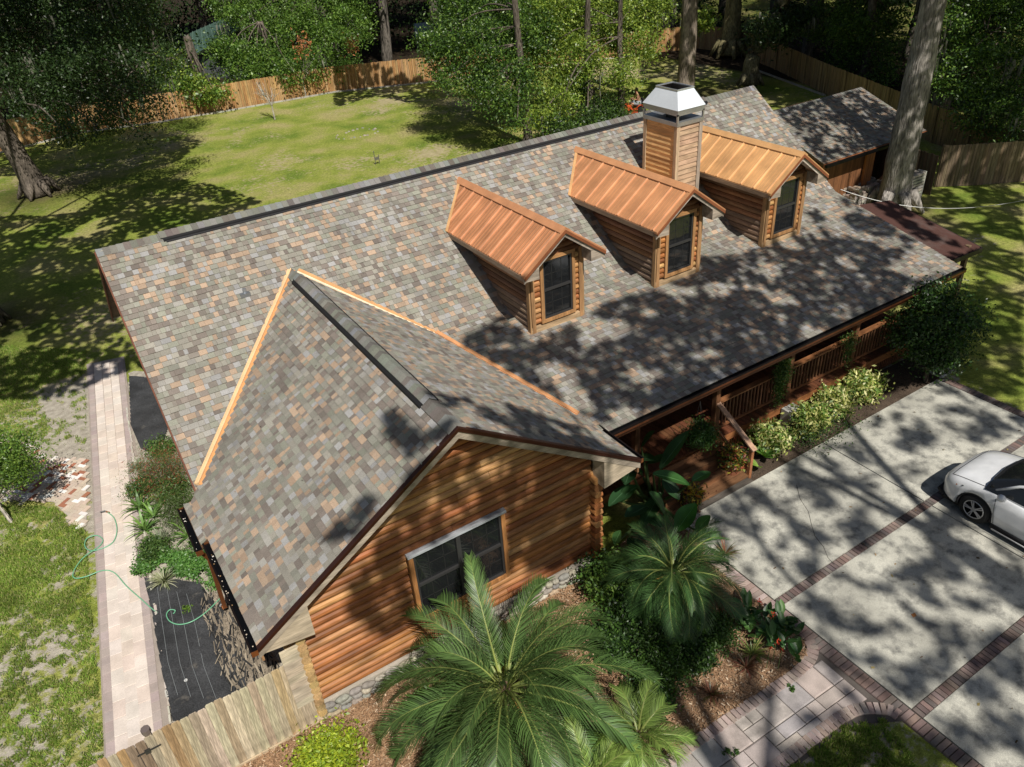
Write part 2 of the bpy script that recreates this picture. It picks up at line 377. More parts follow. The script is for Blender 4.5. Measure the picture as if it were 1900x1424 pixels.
# straight run direction from the picture: upper edge (1200,1424)->(1475,1255), lower edge (1420,1424)->(1590,1315)
U0, U1 = G(1235, 1424)[:2], G(1462, 1268)[:2]
L0, L1 = G(1420, 1424)[:2], G(1560, 1325)[:2]
wd = (U1-U0)/np.hypot(*(U1-U0)); wn_ = np.array([wd[1], -wd[0]])      # across, towards the lower edge
if (L0-U0)@wn_ < 0: wn_ = -wn_
WW = abs((L1-U0)@wn_)-.04                                              # inner width
wl = np.hypot(*(U1-U0))
wrz = math.atan2(wd[1], wd[0])
bb = MB()
bb.poly([tuple(U0-wd*3-wn_*.26)+(.008,), tuple(U1+wd*.55-wn_*.26)+(.008,), (9.2, -13.55, .008), (9.2, -15.6, .008), tuple(L1+wn_*.26)+(.008,), tuple(U0-wd*3+wn_*(WW+.26))+(.008,)][::-1], (.1, .085, .075))
bb.build('bedding_sand', 'plain', walk)
PAV = [(.44, .385, .35), (.40, .355, .33), (.47, .415, .375), (.38, .35, .335), (.43, .365, .325)]
def in_walk(p):
    s = (p-U0)@wd; t = (p-U0)@wn_
    if t < .02 or s < -3.2: 
        return False
    if p[0] > 9.12: return False
    if s < wl-.1: return t < WW
    # flare towards the driveway, between two arcs
    lim = WW if s < wl+.3 else WW+((s-wl-.3)**1.4)*.55
    tmin = 0 if s < wl+.2 else -min(1.3, (s-wl-.2)**1.7*1.2)
    return tmin < t < lim and p[1] > -15.75
un = .262
occ = {}
rngp = random.Random(3)
for i in range(-13, 22):
    for j in range(-4, 9):
        if (i, j) in occ: continue
        opts = [(2, 2), (1, 2), (2, 1)] if rngp.random() < .75 else [(1, 1), (2, 1), (1, 2)]
        for (w, h) in opts+[(1, 1)]:
            cells = [(i+a, j+c) for a in range(w) for c in range(h)]
            if any(c in occ for c in cells): continue
            cen = U0+wd*((i+w/2)*un)+wn_*((j+h/2)*un+.0)
            ok = all(in_walk(U0+wd*((ci+.5)*un)+wn_*((cj+.5)*un)) for ci, cj in cells)
            if not ok: continue
            for c in cells: occ[c] = 1
            block('paver', PB, walk, cen[0], cen[1], .012+rnd(-.002, .002), w*un-.014, h*un-.014, .06, wrz, jit(rngp.choice(PAV), .07))
            break
def arc_row(parent, pts, w, step, cols):
    pts = [np.array(p, float) for p in pts]
    # Catmull-like dense polyline
    P = []
    for i in range(len(pts)-1):
        p0 = pts[max(i-1, 0)]; p1 = pts[i]; p2 = pts[i+1]; p3 = pts[min(i+2, len(pts)-1)]
        for t in np.linspace(0, 1, 14, endpoint=False):
            P.append(.5*((2*p1)+(-p0+p2)*t+(2*p0-5*p1+4*p2-p3)*t*t+(-p0+3*p1-3*p2+p3)*t**3))
    P.append(pts[-1]); acc = 0; out = []
    for a_, b_ in zip(P, P[1:]):
        L = np.hypot(*(b_-a_))
        while acc < L:
            out.append((a_+(b_-a_)*acc/L, math.atan2(*(b_-a_)[::-1]))); acc += step
        acc -= L
    for c, r in out:
        block('brick', PB, parent, c[0], c[1], .014+rnd(-.003, .003), step-.012, w, .07, r+rnd(-.01, .01), jit(RS.choice(cols), .09))
gp = lambda *a: G(*a)[:2]
arc_row(walk, [U0-wd*2.2-wn_*.13, gp(1225, 1424), gp(1330, 1352), gp(1420, 1290), gp(1470, 1257), gp(1500, 1228), gp(1507, 1205), gp(1498, 1188)], .235, .112, LBR)
arc_row(walk, [U0-wd*2.2+wn_*(WW+.13), gp(1440, 1424), gp(1500, 1377), gp(1560, 1333), gp(1597, 1317), gp(1645, 1318), gp(1668, 1330)], .235, .112, LBR)

# ---- left path: cream tiles between two mauve edging strips
path = empty('path', (-1.7, 0, 0), kind='structure', label='cream stamped tile path with mauve edging beside the lawn')
PA0, PA1 = gp(165, 720), gp(197, 1392)
PB0, PB1 = gp(233, 705), gp(302, 1345)
def pathpt(s, t):      # s: 0 far .. 1 near, t: 0 left .. 1 right
    return (PA0*(1-s)+PA1*s)*(1-t)+(PB0*(1-s)+PB1*s)*t
plen = np.hypot(*(PA1-PA0)); pw = np.hypot(*(PB0-PA0))
bb = MB(); q = [pathpt(-.12, -.03), pathpt(1.15, -.03), pathpt(1.15, 1.03), pathpt(-.12, 1.03)]
bb.obox(tuple(q[0])+(-.1,), tuple(q[1]-q[0])+(0,), tuple(q[3]-q[0])+(0,), (0, 0, .118), (.33, .28, .24)); bb.build('path_bed', 'plain', path)
ed = .185/pw
prz = math.atan2(*(PA1-PA0)[::-1])
n = int(plen*1.2/.245)
for i in range(n):
    s = -.1+i*.245/plen
    for t in (ed/2, 1-ed/2):
        c = pathpt(s, t); block('edging_tile', TB, path, c[0], c[1], .015+rnd(-.001, .001), .239, .165, .03, prz, jit((.40, .33, .305), .06))
n = int(plen*1.2/.42)
cw = (1-2*ed)/3
for i in range(n+1):
    for j in range(3):
        s = -.1+(i+(.0, .37, .7)[j])*.42/plen; c = pathpt(s, ed+cw*(j+.5))
        block('tile', TB, path, c[0], c[1], .016+rnd(-.001, .001), .412, cw*pw-.01, .03, prz, jit(RS.choice([(.65, .555, .48), (.65, .57, .50), (.63, .53, .455), (.66, .585, .52)]), .035))
# ---- herringbone patio left of the path
patio = empty('patio', (-2.9, 1.6, 0), kind='structure', label='herringbone patio of cream, white and red brick')
poly = [gp(*q) for q in ((160, 850), (161, 975), (148, 982), (100, 932), (-30, 925), (-30, 805), (55, 822), (92, 850), (125, 852))]
def inpoly(p, poly):
    c = False; n_ = len(poly)
    for i in range(n_):
        x0, y0 = poly[i]; x1, y1 = poly[(i+1) % n_]
        if (y0 > p[1]) != (y1 > p[1]) and p[0] < (x1-x0)*(p[1]-y0)/(y1-y0)+x0: c = not c
    return c
bb = MB(); bb.poly([tuple(p)+(.006,) for p in poly], (.42, .37, .31)); o = bb.build('patio_bed', 'plain', patio)
hb = .115; ang = prz+math.radians(45)
hx, hy = np.array([math.cos(ang), math.sin(ang)]), np.array([-math.sin(ang), math.cos(ang)])
cc = np.mean(poly, axis=0); nb = 0
for i in range(-26, 27):
    for j in range(-26, 27):
        k = (i-j) % 4
        if k == 0: w, h = 2, 1
        elif k == 3: w, h = 1, 2     # vertical brick starting here
        else: continue
        c = cc+hx*((i+w/2)*hb)+hy*((j+h/2)*hb)
        if not inpoly(c, poly): continue
        r = rngp.random(); col = (.80, .77, .72) if r < .16 else ((.36, .15, .09) if r < .33 else (.56, .46, .37))
        if nb < 300: block('brick', TB, patio, c[0], c[1], .012, w*hb-.008, h*hb-.008, .03, ang, jit(col, .08))
        nb += 1

# ---- planting beds
def sheet(name, pts, z, mat, step=.16, amp=.03, parent=None, ssc=2.0, **k):
    P = [np.array(p[:2]) for p in pts]; x0, y0 = np.min(P, 0); x1, y1 = np.max(P, 0)
    xs = np.arange(x0, x1+step, step); ys = np.arange(y0, y1+step, step); b = MB(); idx = {}
    def snap(x, y):
        if inpoly((x, y), P): return x, y
        q = np.array((x, y)); best = None
        for a_, b_ in zip(P, P[1:]+P[:1]):
            d = b_-a_; t = max(0, min(1, (q-a_)@d/(d@d+1e-9))); c_ = a_+d*t; e = np.hypot(*(c_-q))
            if best is None or e < best[0]: best = (e, c_)
        return float(best[1][0]), float(best[1][1])
    def vid(i, j):
        if (i, j) not in idx:
            x, y = snap(xs[i], ys[j]); idx[(i, j)] = len(b.v); b.v.append((x, y, z+amp*fbm(x, y, ssc, 3)))
        return idx[(i, j)]
    for i in range(len(xs)-1):
        for j in range(len(ys)-1):
            if inpoly(((xs[i]+xs[i+1])/2, (ys[j]+ys[j+1])/2), P):
                b.f.append((vid(i, j), vid(i+1, j), vid(i+1, j+1), vid(i, j+1))); b.c.append((1, 1, 1))
    return b.build(name, mat, parent, smooth=True, **k)
mulch_poly = [(.45, -9.36), (7.2, -9.36), (9.6, -8.6), (10.2, -9.4), (9.4, -10.4), (9.14, -10.6), (9.14, -13.0), gp(1490, 1190), gp(1500, 1215), gp(1465, 1250), gp(1330, 1342), gp(1222, 1424), U0-wd*2.5-wn_*.2, (-1.5, -14.5), (-1.5, -9.45)]
sheet('mulch_bed', mulch_poly, .03, 'mulch', .1, .05, kind='structure', label='brown wood chip mulch bed in front of the gable')
def chips(name, poly, n, cols, z=.05, s=(.02, .07), seed=1, wf=(.15, .4), ang=None, **k):
    g = np.random.default_rng(seed); P = np.array([p[:2] for p in poly]); lo, hi = P.min(0), P.max(0)
    pts = g.uniform(lo, hi, (n*2, 2)); pts = np.array([p for p in pts if inpoly(p, P)][:n]); n = len(pts)
    a = g.uniform(0, 2*math.pi, n); L = g.uniform(*s, n); w = L*g.uniform(*wf, n); tilt = g.uniform(-.5, .5, n)*(1 if ang is None else .15)
    if ang is not None: a = ang+g.normal(size=n)*.25
    d = np.stack([np.cos(a), np.sin(a), tilt], -1)*L[:, None]/2; e = np.stack([-np.sin(a), np.cos(a), g.uniform(-.4, .4, n)], -1)*w[:, None]/2
    c = np.column_stack([pts, z+g.uniform(0, .03, n)]); V = np.stack([c-d-e, c+d-e, c+d+e, c-d+e], 1).reshape(-1, 3)
    F = np.arange(n*4).reshape(-1, 4); cl = np.array(cols)[g.integers(0, len(cols), n)]*g.uniform(.7, 1.3, (n, 1))
    return mobj(name, fast_mesh(name, V, F, cl, 'chip'), kind='stuff', **k)
chips('wood_chips', mulch_poly, 26000, [(.42, .29, .18), (.30, .18, .10), (.52, .40, .28), (.20, .11, .06), (.36, .22, .13)], z=.055, label='scattered wood chips on the mulch bed')
# strip between porch and driveway
bed2 = [(10.5, -9.42), (19.7, -9.42), (21, -9.0), (21, -8.15), (12.2, -8.15), (12.2, -9.0)]
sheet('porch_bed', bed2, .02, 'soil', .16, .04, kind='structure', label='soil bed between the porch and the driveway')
# left bed: soil, black landscape cloth, rippled dirt
lb = [gp(238, 690), gp(236, 830), gp(262, 1000), gp(322, 1340), (.55, -9.3), (.5, -6), (.45, 6.6)]
def colsheet(col):
    pass
sheet('side_bed', lb, .012, 'lawn', .2, .02, kind='structure', label='sandy bed along the left wall')
me = bpy.data.objects['side_bed'].data
cc_ = np.zeros((len(me.loops), 4), np.float32); cc_[:] = (0, .8, 1, 1); me.color_attributes['Col'].data.foreach_set('color', cc_.ravel())
clothp = [gp(268, 1075), gp(330, 1078), gp(372, 1085), gp(398, 1120), gp(450, 1215), gp(485, 1250), (.3, -9.25), gp(322, 1342), gp(300, 1240), gp(283, 1140)]
sheet('landscape_cloth', clothp, .07, 'fabric', .035, .03, ssc=2.6, label='black landscape cloth weighed down with dirt along the left path', cat='ground cloth')
cloth2 = [gp(240, 700), gp(285, 705), gp(315, 790), gp(295, 850), gp(262, 835), gp(243, 790)]
sheet('landscape_cloth', cloth2, .065, 'fabric', .04, .04, label='dusty black landscape cloth at the far end of the left bed', cat='ground cloth')
b = MB()
for k in range(4):      # pale stitched lines of the cloth
    p = [G(*q, .09) for q in (((292+18*k), 1090+4*k), ((300+20*k), 1150), ((312+22*k), 1230+2*k), ((330+24*k), 1290+3*k))]
    b.tube(p, .004, 4, (.3, .32, .33))
b.build('cloth_seam', 'plastic', label='pale seam threads lying on the black cloth', cat='thread')
chips('dirt_streaks', [gp(395, 1095), gp(440, 1160), gp(525, 1245), gp(500, 1300), gp(430, 1290), gp(395, 1200), gp(372, 1120)], 520, [(.32, .27, .20), (.24, .2, .15), (.05, .05, .05), (.03, .03, .03)], z=.10, s=(.10, .36), seed=4, wf=(.05, .12), ang=1.45, label='streaks of dry dirt over the wrinkled cloth by the wall')
# rippled dirt between cloth and wall
b = MB(); rr = random.Random(5)
rip = [gp(395, 1100), gp(430, 1130), gp(520, 1235), gp(520, 1290), gp(470, 1290), gp(420, 1210)]
sheet('dirt_ripples', rip, .085, 'soil', .04, .05, ssc=3.5, kind='structure', label='rippled dry dirt under the gutter')
me = bpy.data.objects['dirt_ripples'].data; cc_ = np.zeros((len(me.loops), 4), np.float32); cc_[:] = (.30, .25, .19, 1); me.color_attributes['Col'].data.foreach_set('color', cc_.ravel())
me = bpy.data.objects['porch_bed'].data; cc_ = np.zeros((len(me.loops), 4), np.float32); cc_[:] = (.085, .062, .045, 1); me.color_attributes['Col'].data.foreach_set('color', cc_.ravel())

b = MB(); e0_, e1_ = gp(236, 760), gp(319, 1345); n_ = 60
for i in range(n_):
    t = i/n_; p = e0_+(e1_-e0_)*t; q = e0_+(e1_-e0_)*(t+.8/n_+rnd(-.002, .002)); o_ = rnd(-.012, .012); b.bar((p[0]+o_, p[1], .03), (q[0]+o_+rnd(-.01, .01), q[1], .03), rnd(.03, .06), .07, jit((.50, .47, .40), .15))
b.build('mortar_edge', 'stone', path, kind='stuff').data.materials[0] = MAT['plain']
chips('leaf_litter', [(9.5, -20), (19.6, -20), (19.6, -9.45), (9.5, -9.45)], 130, [(.22, .12, .05), (.30, .2, .1), (.12, .08, .04), (.35, .28, .12)], z=.053, s=(.02, .07), seed=8, wf=(.4, .7), label='scattered small dry leaves on the driveway')
# ================================================================== HOUSE
H, L_, S1, YB, ZB, YE, ZE = 6.643, 21.245, .7145, 3.85, 3.892, 8.442, 2.809
S2 = (ZB-ZE)/(YE-YB)
WX, WZ, WH, WEZ, WF = 3.8745, 5.524, 4.046, 2.885, 9.696
WS = (WZ-WEZ)/WH
def zroof(y):          # main roof front slope, y negative
    return H+S1*y if y > -YB else ZB+S2*(y+YB)
house = empty('log_house', (10, -2, 0), label='log cabin house with shingled roof, three copper roofed dormers and chimney', cat='house')
SHC = [(.33, .32, .28), (.29, .30, .25), (.345, .34, .315), (.35, .355, .355), (.215, .19, .17), (.25, .22, .195), (.45, .34, .25), (.41, .315, .235), (.28, .285, .245), (.235, .215, .19), (.32, .31, .27), (.27, .265, .23)]
def clip(poly, nx, ny, c):
    out = []
    for i in range(len(poly)):
        p, q = poly[i], poly[(i+1) % len(poly)]; dp = nx*p[0]+ny*p[1]-c; dq = nx*q[0]+ny*q[1]-c
        if dp <= 0: out.append(p)
        if dp*dq < 0:
            t = dp/(dp-dq); out.append((p[0]+(q[0]-p[0])*t, p[1]+(q[1]-p[1])*t))
    return out
ALLTABS = []
def shingles(roofobj, O, ud, vd, poly, expo=.137, seed=1, thick=.014, cols=SHC):
    """O origin, ud along the eave, vd up the slope, poly convex in (u,v) counter-clockwise"""
    O, ud, vd = [np.array(x, float) for x in (O, ud, vd)]; nrm = np.cross(ud, vd)
    if nrm[2] < 0: nrm = -nrm
    r = random.Random(seed); vmin = min(p[1] for p in poly); vmax = max(p[1] for p in poly)
    HP = []
    for i in range(len(poly)):
        p, q = poly[i], poly[(i+1) % len(poly)]; nx, ny = (q[1]-p[1]), -(q[0]-p[0]); HP.append((nx, ny, nx*p[0]+ny*p[1]))
    i = 0; v = vmin
    while v < vmax:
        row = [(-99, v), (99, v), (99, v+expo), (-99, v+expo)]
        for h in HP:
            row = clip(row, *h)
            if not row: break
        if row:
            u0 = min(p[0] for p in row); u1 = max(p[0] for p in row); u = u0-r.uniform(0, .2); last = None
            while u < u1:
                w = r.choice((.075, .09, .11, .13, .15, .18, .22)); col = r.choice(cols)
                lift = r.choice((0, 0, .007)) if last != 1 else 0; last = 1 if lift else 0
                t = [(u+.002, v), (u+w-.002, v), (u+w-.002, v+expo), (u+.002, v+expo)]
                for h in HP:
                    t = clip(t, *h)
                    if len(t) < 3: break
                if len(t) >= 3:
                    vj = r.uniform(-.003, .003)
                    T = [O+ud*p[0]+vd*(p[1]+vj)+nrm*(.003+(thick+lift)*(1-(p[1]-v)/expo)) for p in t]
                    B = [O+ud*p[0]+vd*(p[1]+vj)-nrm*.004 for p in t]
                    n = len(t); k = 1.0+r.uniform(-.17, .17)
                    k *= 1.03; c = (col[0]*k*.84, col[1]*k*.81, col[2]*k*.785)
                    ALLTABS.append((roofobj, T+B, [tuple(range(n))]+[(a, (a+1) % n+0, (a+1) % n+n, a+n)[::-1] for a in range(n)], c))
                u += w
        v += expo; i += 1
main_roof = MB()      # deck
D = .03
def slope_deck(b, pts, col=(.12, .07, .04), th=.1):
    top = [np.array(p)-np.array((0, 0, .004)) for p in pts]; bot = [p-np.array((0, 0, th)) for p in top]; n = len(pts)
    b.add(top+bot, [tuple(range(n)), tuple(reversed(range(n, 2*n)))]+[(i, i+n, (i+1) % n+n, (i+1) % n) for i in range(n)], col)
slope_deck(main_roof, [(0, -YB, ZB), (L_, -YB, ZB), (L_, 0, H), (0, 0, H)])
slope_deck(main_roof, [(0, -5.26, H-S1*5.26), (4.2, -5.26, H-S1*5.26), (4.2, -YB, ZB), (0, -YB, ZB)])
slope_deck(main_roof, [(5.4, -YE, ZE), (L_, -YE, ZE), (L_, -YB, ZB), (5.4, -YB, ZB)])
slope_deck(main_roof, [(0, 0, H), (L_, 0, H), (L_, 5.4, H-S1*5.4), (0, 5.4, H-S1*5.4)][::1])
mr = main_roof.build('main_roof', 'wood_x', house)
wr = MB()
slope_deck(wr, [(WX, -1.57, WZ), (WX-WH, -5.26, WEZ), (WX-WH, -WF, WEZ), (WX, -WF, WZ)])
slope_deck(wr, [(WX-WH, -5.2, WEZ), (WX-WH-.16, -5.14, WEZ-.1), (WX-WH-.16, -6.55, WEZ-.1), (WX-WH, -6.55, WEZ)])
slope_deck(wr, [(WX, -WF, WZ), (WX+WH, -WF, WEZ), (WX+WH, -7.9, WEZ), (6.38, -YB, ZB), (WX, -1.57, WZ)])
wro = wr.build('wing_roof', 'wood_y', house)
n1 = math.hypot(1, S1); n2 = math.hypot(1, S2); n3 = math.hypot(1, WS)
shingles(mr, (0, -YB, ZB), (1, 0, 0), (0, 1/n1, S1/n1), [(0, 0), (L_, 0), (L_, YB*n1-.02), (0, YB*n1-.02)], seed=1)
shingles(mr, (0, -YB, ZB), (1, 0, 0), (0, 1/n1, S1/n1), [(0, -(5.26-YB)*n1), (3.6, -(5.26-YB)*n1), (3.6, 0), (0, 0)], seed=2)
shingles(mr, (0, -YB, ZB), (1, 0, 0), (0, 1/n2, S2/n2), [(6.0, -(YE-YB)*n2-.03), (L_, -(YE-YB)*n2-.03), (L_, 0), (6.0, 0)], seed=3)
shingles(mr, (0, 0, H), (1, 0, 0), (0, -1/n1, S1/n1), [(0, -1.2), (L_, -1.2), (L_, 0), (0, 0)], seed=9)
# wing: left plane slopes down towards -x ; u along -y ... use u = y
ovl = .3
lp = [(-WF, 0), (-6.55, 0), (-6.55, -.17), (-5.12, -.17)]
wl_ = WH*n3
shingles(wro, (WX-WH, 0, WEZ), (0, 1, 0), (1/n3, 0, WS/n3), [(-WF, 0), (-5.26, 0), (-1.57, wl_), (-WF, wl_)], seed=4)
shingles(wro, (WX-WH, 0, WEZ), (0, 1, 0), (1/n3, 0, WS/n3), [(-6.55, -.17), (-5.1, -.17), (-5.26, 0), (-6.55, 0)], seed=6)
shingles(wro, (WX+WH, 0, WEZ), (0, 1, 0), (-1/n3, 0, WS/n3), [(-WF, 0), (-7.9, 0), (-YB, (WX+WH-6.38)*n3), (-1.57, wl_), (-WF, wl_)], seed=5)
# the 300 tabs that show largest are parts of their own, the rest one mesh per roof
def tabsize(t):
    c = np.mean([p for p in t[1][:len(t[1])//2]], axis=0); u, v, z = pj(c)
    if not (0 < u < 1900 and 0 < v < 1424): return 0
    pr = [pj(p)[:2] for p in t[1][:len(t[1])//2]]
    A = 0
    for a, b_ in zip(pr, pr[1:]+pr[:1]): A += a[0]*b_[1]-a[1]*b_[0]
    return abs(A)
order = sorted(range(len(ALLTABS)), key=lambda i: -tabsize(ALLTABS[i])*(1 if ALLTABS[i][1][0][1] < -5.5 or ALLTABS[i][0] is wro else .0))
single = set(order[:290]); rest = {}
for i, (ro, V_, F_, c) in enumerate(ALLTABS):
    if i in single:
        b = MB(); b.add(V_, F_, c); b.build('shingle', 'shingle', ro)
    else:
        rest.setdefault(ro.name, (ro, MB()))[1].add(V_, F_, c)
for k, (ro, b) in rest.items(): b.build('shingle_field', 'shingle', ro, kind='stuff')

# ridge caps -------------------------------------------------------
def ridge(parent, p, q, dirv, slope, w=.17, z=.03, step=.15, vent=True, seed=3, nm='ridge_cap', raised=.05):
    r = random.Random(seed); p, q = np.array(p, float), np.array(q, float); d = q-p; L = np.linalg.norm(d); d /= L
    a = np.array(dirv, float); n = int(L/step); b = MB()
    for i in range(n+1):
        s0 = i*step; s1 = min(L, s0+step+.03)
        if s1 <= s0+.01: continue
        c = tuple(.62*x for x in jit(r.choice(SHC[:6]+SHC[8:]), .12)); h0, h1 = z+.004, z+.02
        for sg in (-1, 1):
            P = [p+d*s0+(0, 0, h1), p+d*s1+(0, 0, h0), p+d*s1+a*sg*w+(0, 0, h0-w*slope), p+d*s0+a*sg*w+(0, 0, h1-w*slope)]
            Bt = [x-np.array((0, 0, .012)) for x in P]
            b.add(P+Bt, [(0, 1, 2, 3), (4, 7, 6, 5), (0, 4, 5, 1), (1, 5, 6, 2), (2, 6, 7, 3), (3, 7, 4, 0)], c)
    return b
# main ridge with black vent between x=1.3 and 18.6
ridge(mr, (0, 0, H), (1.45, 0, H), (0, 1, 0), S1, z=.015).build('ridge_cap', 'shingle', mr)
ridge(mr, (1.4, 0, H), (18.9, 0, H), (0, 1, 0), S1, w=.15, z=.06, seed=5).build('ridge_cap', 'shingle', mr)
ridge(mr, (18.9, 0, H), (L_, 0, H), (0, 1, 0), S1, z=.015, seed=6).build('ridge_cap', 'shingle', mr)
b = MB()
for sg in (-1, 1):
    for x0, x1 in ((1.45, 18.9),):
        b.obox((x0, sg*.06, H+.012-.06*S1), (x1-x0, 0, 0), (0, sg*.135, -.135*S1), (0, 0, .052), (.012, .012, .013))
        b.obox((x0+.05, sg*.196, H+.012-.196*S1), (x1-x0-.1, 0, 0), (0, sg*.03, -.03*S1), (0, 0, .02), (.02, .02, .022))
b.build('ridge_vent', 'rubber', mr)
ridge(wro, (WX, -1.5, WZ), (WX, -2.0, WZ), (1, 0, 0), WS, z=.03, seed=7).build('ridge_cap', 'shingle', wro)
rb = ridge(wro, (WX, -2.0, WZ), (WX, -8.72, WZ), (1, 0, 0), WS, w=.135, z=.07, seed=8); rb.build('ridge_cap', 'shingle', wro)
ridge(wro, (WX, -8.7, WZ), (WX, -WF, WZ), (1, 0, 0), WS, w=.17, z=.02, seed=9).build('ridge_cap', 'shingle', wro)
b = MB()
for sg in (-1, 1): b.obox((WX+sg*.08, -2.05, WZ+.005-.08*WS), (0, -6.62, 0), (sg*.115, 0, -.115*WS), (0, 0, .062), (.012, .012, .013))
b.build('ridge_vent', 'rubber', wro)

# valley metal: folded copper coloured strips -----------------------
CU_ = (.66, .38, .17); CU2 = (.72, .47, .25)
def strip3(b, p, q, across, w, col, lift=.05):
    p, q, a = [np.array(x, float) for x in (p, q, across)]
    b.obox(p-a*w/2+(0, 0, lift), q-p, a*w, (0, 0, .02), col)
vl = MB()
A_ = np.array((WX-.02, -1.57, WZ+.02)); Bq = np.array((WX-WH+.25, -5.05, WEZ+.20))
sd = np.cross(Bq-A_, (0, 0, 1)); sd /= np.linalg.norm(sd)
vl.obox(A_-sd*.015+(0, 0, -.02), Bq-A_, sd*.10, (0, 0, .05), CU2)
vl.obox(A_-sd*.015+(0, 0, -.02), Bq-A_, -sd*.10, (0, 0, .03), (.60, .30, .12))
vl.obox(A_-sd*.02+(0, 0, .025), Bq-A_, sd*.03, (0, 0, .03), (.74, .5, .28))
vl.build('valley_flashing', 'plain', wro)
vr = MB(); K_ = np.array((6.38, -YB, ZB)); E_ = np.array((WX+WH-.14, -7.75, WEZ+.10)); A2 = np.array((WX+.12, -1.66, WZ-.02))
for p, q in ((A2, K_), (K_, E_)):
    s = np.cross(q-p, (0, 0, 1)); s /= np.linalg.norm(s)
    vr.obox(p-s*.10+(0, 0, -.01), q-p, s*.11, (0, 0, .05), (.66, .36, .16) if p is A2 else (.60, .29, .13))
    vr.obox(p+s*.01+(0, 0, -.01), q-p, s*.07, (0, 0, .03), (.85, .70, .50) if p is A2 else (.62, .32, .16))
vr.build('valley_flashing', 'plain', wro)

# fascia, rake boards, gutters -------------------------------------
RED = (.085, .028, .018); GREYW = (.36, .30, .235); COPP = (.36, .13, .045); BLK = (.012, .012, .014)
fz = -.05
b = MB()     # gable rake of the wing: grey board, dark red drip edge above
for sg in (-1, 1):
    x1 = WX+sg*(WH+.02); z1 = WEZ
    b.obox((WX, -WF-.02, WZ-.23), (x1-WX, 0, z1-WZ), (0, .03, 0), (0, 0, .17), GREYW)
b.build('rake_board', 'wood_x', house)
b = MB()
for sg in (-1, 1):
    x1 = WX+sg*(WH+.02); b.obox((WX, -WF-.045, WZ-.075), (x1-WX, 0, WEZ-WZ), (0, .06, 0), (0, 0, .075), RED)
    b.obox((WX, -WF-.06, WZ-.0), (x1-WX, 0, WEZ-WZ), (0, .09, 0), (0, 0, .022), (.10, .04, .03))
b.build('drip_edge', 'metal', house)
# boxed eave returns at both gable corners
for sg, nm in ((-1, 'l'), (1, 'r')):
    b = MB(); xe = WX+sg*WH; xi = xe-sg*.92; zt = WEZ-.12; ztop_i = WEZ-.12+.92*WS
    y0, y1 = -WF-.005, -WF+.38
    # triangular end board + soffit box
    P = [(xe, y0, zt-.06), (xi, y0, zt-.20), (xi, y0, ztop_i-.05), (xe, y0, zt+.02)]
    Q = [(p[0], y1, p[2]) for p in P]
    b.add(P+Q, [(0, 1, 2, 3), (4, 7, 6, 5), (0, 4, 5, 1), (1, 5, 6, 2), (2, 6, 7, 3), (3, 7, 4, 0)], (.50, .41, .30))
    b.build('eave_return', 'wood_x', house)
b = MB()     # soffit of the gable overhang and side eaves
for sg in (-1, 1):
    x1 = WX+sg*WH; b.obox((WX, -WF+.0, WZ-.16), (x1-WX, 0, WEZ-WZ), (0, .42, 0), (0, 0, .02), (.20, .13, .08))
b.build('soffit', 'wood_x', house)
def gutter(p, q, out, parent=None, name='gutter', w=.13, h=.11, col=COPP, **k):
    """open trough from p to q; out = horizontal unit vector away from the wall"""
    p, q, o_ = [np.array(x, float) for x in (p, q, out)]; d = q-p; b = MB(); z = np.array((0, 0, 1.))
    b.obox(p, d, o_*w, z*.01, BLK)
    b.obox(p, d, o_*.012, z*h, BLK)
    b.obox(p+o_*(w-.012), d, o_*.012, z*(h-.04), col)
    b.obox(p+o_*(w-.013)+z*(h-.04), d, o_*.012, z*.04, (.02, .015, .015))
    b.obox(p+o_*(w-.03)+z*h, d, o_*.034, z*.012, (.03, .02, .018))
    b.obox(p+o_*.012+z*(h-.03), d, o_*(w-.024), z*.006, BLK)      # leaf guard
    for e in (p, q): b.obox(e, o_*w, z*h, d/np.linalg.norm(d)*.012, col)
    return b.build(name, 'metal', house, **k)
gutter((5.9, -YE-.02, ZE-.135), (L_+.02, -YE-.02, ZE-.135), (0, -1, 0), col=(.20, .07, .03))
b = MB(); b.box(7.6, L_, -YE-.01, -YE+.03, ZE-.32, ZE-.11, (.17, .06, .025)); b.build('fascia', 'wood_x', house)
gutter((WX-WH-.0, -6.6, WEZ-.15), (WX-WH-.0, -WF, WEZ-.15), (-1, 0, 0))
gutter((WX-WH-.16, -5.1, WEZ-.26), (WX-WH-.16, -6.62, WEZ-.26), (-1, 0, 0))
gutter((WX+WH, -WF, WEZ-.14), (WX+WH, -8.05, WEZ-.14), (1, 0, 0))
b = MB(); b.box(WX-WH+.0, WX-WH+.04, -WF, -5.2, WEZ-.34, WEZ-.13, (.36, .2, .1)); b.box(WX+WH-.04, WX+WH, -WF, -8, WEZ-.34, WEZ-.13, (.2, .1, .05)); b.build('fascia', 'wood_y', house)
b = MB()
for i in range(30):
    y = rnd(-9.6, -5.2); x = (WX-WH-.08 if y < -6.6 else WX-WH-.24)+rnd(-.035, .035); z = (WEZ-.05 if y < -6.6 else WEZ-.155)
    s = rnd(.005, .011); b.box(x-s, x+s*rnd(.3, 2), y-s, y+s, z, z+.01, RS.choice([(.6, .5, .38), (.75, .7, .62), (.4, .25, .12)]))
for i in range(60):
    x = rnd(8, 21); b.box(x, x+rnd(.01, .04), -YE-.12, -YE-.1, ZE-.045, ZE-.035, (.5, .45, .38))
b.build('gutter_litter', 'plain', house, kind='stuff')
